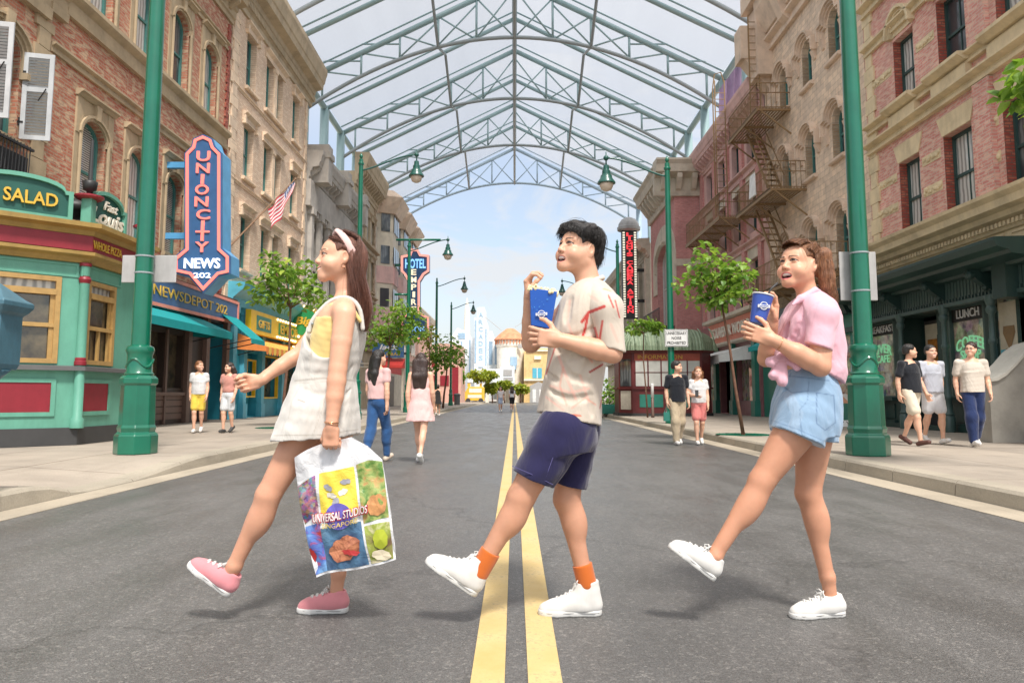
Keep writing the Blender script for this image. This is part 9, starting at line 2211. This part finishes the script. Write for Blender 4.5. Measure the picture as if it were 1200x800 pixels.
# ================================================================ strollers in the background
def walker(px, py, z0, H, f, label, top, bottom, hair, stride=.11, sw=.09, male=False, phase=1, skin=1.0, group='people strolling along the street', shoes=(.75, .73, .70), h=.011, look=None, arms=None, build=1.0, glasses=False):
 """top: (kind, colour), bottom: (kind, colour), hair: (kind, material)"""
 b = np.array(atZ(px, py, z0)); f = nrm([f[0], f[1], 0]); r = np.cross(f, [0, 0, 1.0]); up = V3(0, 0, 1); W = lambda x, y, z: b + (r * x + f * y) * H + up * z * H
 s = SDF(); hs = H / 1.72; shw = (.106 if male else .091) * build; lf = nrm([look[0], look[1], 0]) if look else f
 hc = W(0, .012, .925); A, HW = head(s, hc, (lf[0], lf[1], .03), (0, 0, 1), hs * .98, 'smile', male, lod=0)
 s.cone(W(0, -.002, .88), W(0, -.01, .82), .05 * hs, .052 * hs, .02); Mf = np.array([r, f, up])
 for q in (-1, 1): s.cone(W(0, -.01, .825), W(q * shw * .97, -.01, .798), .04 * hs, .040 * hs, .03)
 s.ell(W(0, 0, .73), np.array([.088 * build, .060 * build, .11]) * H, Mf, .03); s.ell(W(0, 0, .62), np.array([.072 * build, .052 * build, .09]) * H, Mf, .03); s.ell(W(0, -.004, .53), np.array([.085 * build, .06, .07]) * H, Mf, .03)
 J_ = {}
 for q in (-1, 1):
  ph = phase * q; hp = W(q * .045, 0, .51); kn = W(q * .042, stride * ph * .65 + .02, .28); an = W(q * .036, stride * ph - (.03 if ph < 0 else 0), .05 + (.035 if ph < 0 else 0)); leg(s, hp, kn, an, f, (.05 * H, .03 * H, .036 * H * build, .018 * H))
  J_[q] = (hp, kn, an, ph)
  el = W(q * (shw + .02), -.02 - sw * ph * .4, .635); wr = W(q * (shw + .018), .02 - sw * ph, .50)
  if arms and q in arms: el, wr = W(*arms[q][0]), W(*arms[q][1])
  sh = W(q * shw * .97, -.01, .797); arm(s, sh, el, wr, (.028 * H, .022 * H, .024 * H, .014 * H)); hand(s, wr, nrm(wr - el), -r * q, f, hs * 1.0, RELAX)
  J_[(q, 'a')] = (sh, el, wr)
 P, Q = bodymesh(s, h, [(hc - .15 * hs, hc + .15 * hs, .006)]); cl = headcolor(P, np.tile(SKIN * skin, (len(P), 1)), hc, A, hs * .98, 'smile')
 o = link(npmesh('person', P, Q, cl), 'person', M['skin'], None, smooth=True); o.data.transform(Matrix.Translation(-Vector(b))); o.location = b; tag(o, label, 'person', group)
 nm = lambda c: 'c_%02d%02d%02d' % tuple(int(x * 99) for x in c)
 mt = lambda c: cloth(nm(c), c, weave=300, wr=.4, wscale=12)
 def torso(t, zlo, ex, flare=0.0):
  t.ell(W(0, 0, .727), np.array([(.092 + ex) * build, (.066 + ex) * build, .098]) * H, Mf, .03); t.ell(W(0, 0, .62), np.array([.084 + ex + flare * .5, .064 + ex, .12]) * H, Mf, .03)
  t.cone(W(0, -.008, .795), W(0, -.005, .78), .045 * H, .055 * H, .03); 
 kb, cb = bottom; t = SDF()
 if kb in ('shorts', 'pants', 'jeans'):
  t.ell(W(0, -.003, .535), np.array([.092 * build + .004, .066 * build + .003, .07]) * H, Mf, .03)
  for q in (-1, 1):
   hp, kn, an, ph = J_[q]
   if kb == 'shorts': t.cone(hp, hp + (kn - hp) * .72, .056 * H * build, .052 * H * build, .02)
   else:
    rr = (.058, .0425, .031) if kb == 'jeans' else (.060, .050, .040); t.cone(hp, kn, rr[0] * H, rr[1] * H, .02); t.cone(kn, an + (kn - an) * .06, rr[1] * H, rr[2] * H, .02); t.cone(kn - f * .010 + (an - kn) * .12, kn - f * .014 + (an - kn) * .42, rr[1] * 1.08 * H, rr[1] * 1.0 * H, .03); t.ell(kn + f * .008, np.array([1, 1, 1.3]) * rr[1] * 1.06 * H, Mf, .03)
  if kb == 'shorts': pass
  t.plane(W(0, 0, .60), up); t.noise(.003, (30, 30, 20), int(px)); P, Q = t.mesh(h); hook(P, Q, 'jeans' if kb == 'jeans' else 'trousers' if kb == 'pants' else 'shorts', mt(cb), o)
 kt, ct = top; t = SDF(); torso(t, .55, .004)
 if kt == 'dress':
  t.stack([(W(0, 0, z)[2], b[0], b[1], w * H, w * H * .8) for z, w in ((.37, .135), (.45, .12), (.52, .105), (.60, .085), (.66, .08))], .04)
 elif kt in ('tee', 'polo', 'loose'):
  t.stack([(W(0, 0, z)[2], b[0], b[1], w * H * build, w * H * .78 * build) for z, w in ((.505, .098), (.56, .094), (.64, .088), (.70, .085))], .05)
 if kt != 'tank' and kt != 'dress':
  for q in (-1, 1):
   sh, el, wr = J_[(q, 'a')]; rs_ = .034 if kt != 'puff' else .040; t.cone(W(q * .03, -.008, .803), sh, .029 * H, .034 * H, .02); t.cone(sh, sh + (el - sh) * (.62 if male else .45), rs_ * H, (.038 if male else .036 if kt != 'puff' else .045) * H, .025)
 cut = {'tank': .545, 'tee': .515 if male else .555, 'polo': .50, 'loose': .53, 'puff': .57, 'dress': .375}[kt]
 t.plane(W(0, 0, cut), -up); t.ell(W(0, .006, .845), np.array([.036, .04, .03]) * H, Mf, .01, 'sub'); t.noise(.0035, (26, 26, 18), int(px) + 3); P, Q = t.mesh(h * .9); hook(P, Q, {'dress': 'dress', 'tank': 'tank_top', 'polo': 'polo_shirt'}.get(kt, 'blouse' if not male else 't_shirt'), mt(ct), o)
 so = simple('shoe_%02d' % int(shoes[0] * 99), shoes, .6)
 for q in (-1, 1):
  hp, kn, an, ph = J_[q]; t = SDF(); tilt = nrm(f + up * (-.55 if ph < 0 else .22 * (stride > .05))); n_ = nrm(up - tilt * (up @ tilt)); hl = an - tilt * .028 * H - n_ * .022 * H
  t.cone(hl, hl + tilt * .11 * H, .024 * H, .022 * H, .01); t.cone(an - n_ * .01, hl + tilt * .06 * H, .022 * H, .022 * H, .01); t.plane(hl - n_ * .020 * H, -n_); P, Q = t.mesh(h * .8); hook(P, Q, 'shoe', so, o)
 kh, hm = hair; t = SDF(); S_ = hs * .98; E = lambda p, r_, k=.02, op='add': t.ell(HW(*p), np.array(r_) * S_, A, k, op)
 E((0, -.024, .048), (.088, .103, .088)); E((0, -.07, .0), (.076, .058, .07))
 if kh != 'short':
  n0, ln = {'long': (.0, .40), 'mid': (0, .24), 'bun': (0, .02), 'bob': (0, .16)}[kh]; E((0, -.06, -.03), (.085, .06, .07), .03)
  if ln > .05: p0 = HW(0, -.075, -.02); p1 = p0 - up * ln * hs * .55 - lf * .035; p2 = p0 - up * ln * hs - lf * .03; M4 = [p0, p1, p2]; [t.cone(M4[i] + np.cross(lf, up) * q, M4[i + 1] + np.cross(lf, up) * q * .9, (.058, .056)[i] * hs, (.056, .034)[i] * hs, .03) for i in (0, 1) for q in (-.07, -.03, .03, .07)]
  if kh == 'bun': E((0, -.13, .03), (.035, .035, .035), .01)
  E((0, .092, -.03), (.09, .066, .095), .012, 'sub')
 else: E((0, .105, -.02), (.092, .062, .078), .01, 'sub'); [E((q * .095, .02, -.04), (.04, .05, .06), .01, 'sub') for q in (-1, 1)]; t.plane(HW(0, 0, -.05), -up)
 t.noise(.003, (60, 60, 14), 5); P, Q = t.mesh(.007); hook(P, Q, 'hair', M[hm], o)
 if glasses:
  mb = MB(); [torus(mb, HW(q * .031, .098, .004), A[1], .017 * S_, .0018, 14, 4) for q in (-1, 1)]; mb.tube([HW(-.012, .1, .004), HW(.012, .1, .004)], .0018, 4); [mb.tube([HW(q * .048, .096, .006), HW(q * .078, .0, .006)], .0018, 4) for q in (-1, 1)]; mb.obj('glasses', M['black_base'], o)
 return o, W, J_
WH = (.66, .65, .64)
walker(231, 507, SW, 1.66, (.25, -1), 'ponytailed woman in white t-shirt and yellow shorts on the left sidewalk', ('loose', WH), ('shorts', (.78, .56, .08)), ('bun', 'hair_auburn'), stride=.05, sw=.02, look=(1, -.6))
walker(266, 507, SW, 1.62, (-.15, -1), 'smiling woman in dusty pink puff sleeve top and pale grey shorts', ('puff', (.58, .27, .22)), ('shorts', (.62, .63, .64)), ('bob', 'hair_dark'), stride=.04, sw=.02, look=(-.7, -.8), shoes=(.05, .05, .05))
walker(442, 541, 0, 1.72, (.38, 1), 'woman with long black hair in blue jeans walking away behind the overalls', ('tee', (.66, .42, .40)), ('jeans', (.025, .085, .22)), ('long', 'hair_black'), stride=.10, sw=.05, look=(.8, .6), shoes=(.6, .5, .4))
walker(492, 542, 0, 1.66, (.1, 1), 'girl with long dark brown hair in a pale pink dress walking away', ('dress', (.80, .50, .47)), ('none', (0, 0, 0)), ('long', 'hair_dark'), stride=.12, sw=.04, phase=-1, shoes=(.74, .73, .70))
walker(513, 487, 0, 1.6, (.1, 1), 'distant woman in black dress walking away beyond the girl in pink', ('dress', (.03, .025, .025)), ('none', (0, 0, 0)), ('bun', 'hair_dark'), stride=.06, sw=.03, h=.014)
walker(586.5, 482.5, 0, 1.62, (0, -1), 'far woman in pale top and light blue shorts on the road centre', ('tee', (.70, .66, .68)), ('shorts', (.40, .47, .62)), ('mid', 'hair_dark'), stride=.04, sw=.02, h=.016)
walker(600, 482, 0, 1.66, (0, 1), 'far woman in white top and black shorts on the road centre', ('tee', (.72, .72, .74)), ('shorts', (.02, .02, .025)), ('long', 'hair_dark'), stride=.05, sw=.02, h=.016)
o_, W_, J1 = walker(795, 521, 0, 1.74, (.05, -1), 'man in black polo and beige trousers walking with a woman on the right', ('polo', (.012, .014, .020)), ('pants', (.50, .40, .27)), ('short', 'hair_black'), male=True, stride=.05, sw=.02, look=(1, -.5))
o_, W_, J2 = walker(820, 521, 0, 1.62, (-.1, -1), 'woman in white blouse and coral shorts beside the man in black polo', ('loose', WH), ('shorts', (.70, .22, .20)), ('bob', 'hair_auburn'), stride=.05, sw=.02, arms={1: ((.125, .0, .64), (.05, .10, .62))})
c = J2[(1, 'a')][2]; t = empty('phone', Vector(c), 'small black phone in the hand of the woman in white blouse', 'phone'); mb = MB(); mb.box(c[0] - .035, c[1] - .10, c[2] - .02, c[0] + .035, c[1] - .085, c[2] + .12); mb.obj('body', M['black_base'], t, bevel=.006)
c = J1[(1, 'a')][2]; t = empty('green_pouch', Vector(c), 'small green pouch hanging from the hand of the man in black polo', 'pouch'); mb = MB(); mb.box(c[0] - .10, c[1] - .12, c[2] - .38, c[0] + .02, c[1] - .06, c[2] - .2); mb.tube([c + V3(-.08, -.09, -.2), c + V3(-.02, -.04, -.06), c + V3(.0, -.09, -.2)], .006, 5); mb.obj('pouch', M['teal_green'], t, bevel=.012)
walker(1071, 522, SW, 1.74, (.45, -1), 'man in black t-shirt and cream shorts leading the three friends', ('tee', (.012, .012, .014)), ('shorts', (.72, .64, .50)), ('short', 'hair_black'), male=True, stride=.10, sw=.05, look=(1, -.25), shoes=(.10, .04, .03), build=1.06)
walker(1096, 520, SW, 1.76, (.1, -1), 'laughing man in light grey t-shirt and white shorts in the middle of three friends', ('tee', (.48, .50, .56)), ('shorts', (.72, .72, .74)), ('short', 'hair_black'), male=True, stride=.07, sw=.07, phase=-1, build=1.08)
walker(1144, 523, SW, 1.76, (-.25, -1), 'man with glasses in oatmeal t-shirt and dark blue jeans, rightmost of three friends', ('tee', (.60, .53, .45)), ('pants', (.015, .03, .10)), ('short', 'hair_dark'), male=True, stride=.06, sw=.03, look=(-.8, -.7), build=1.08, glasses=True)
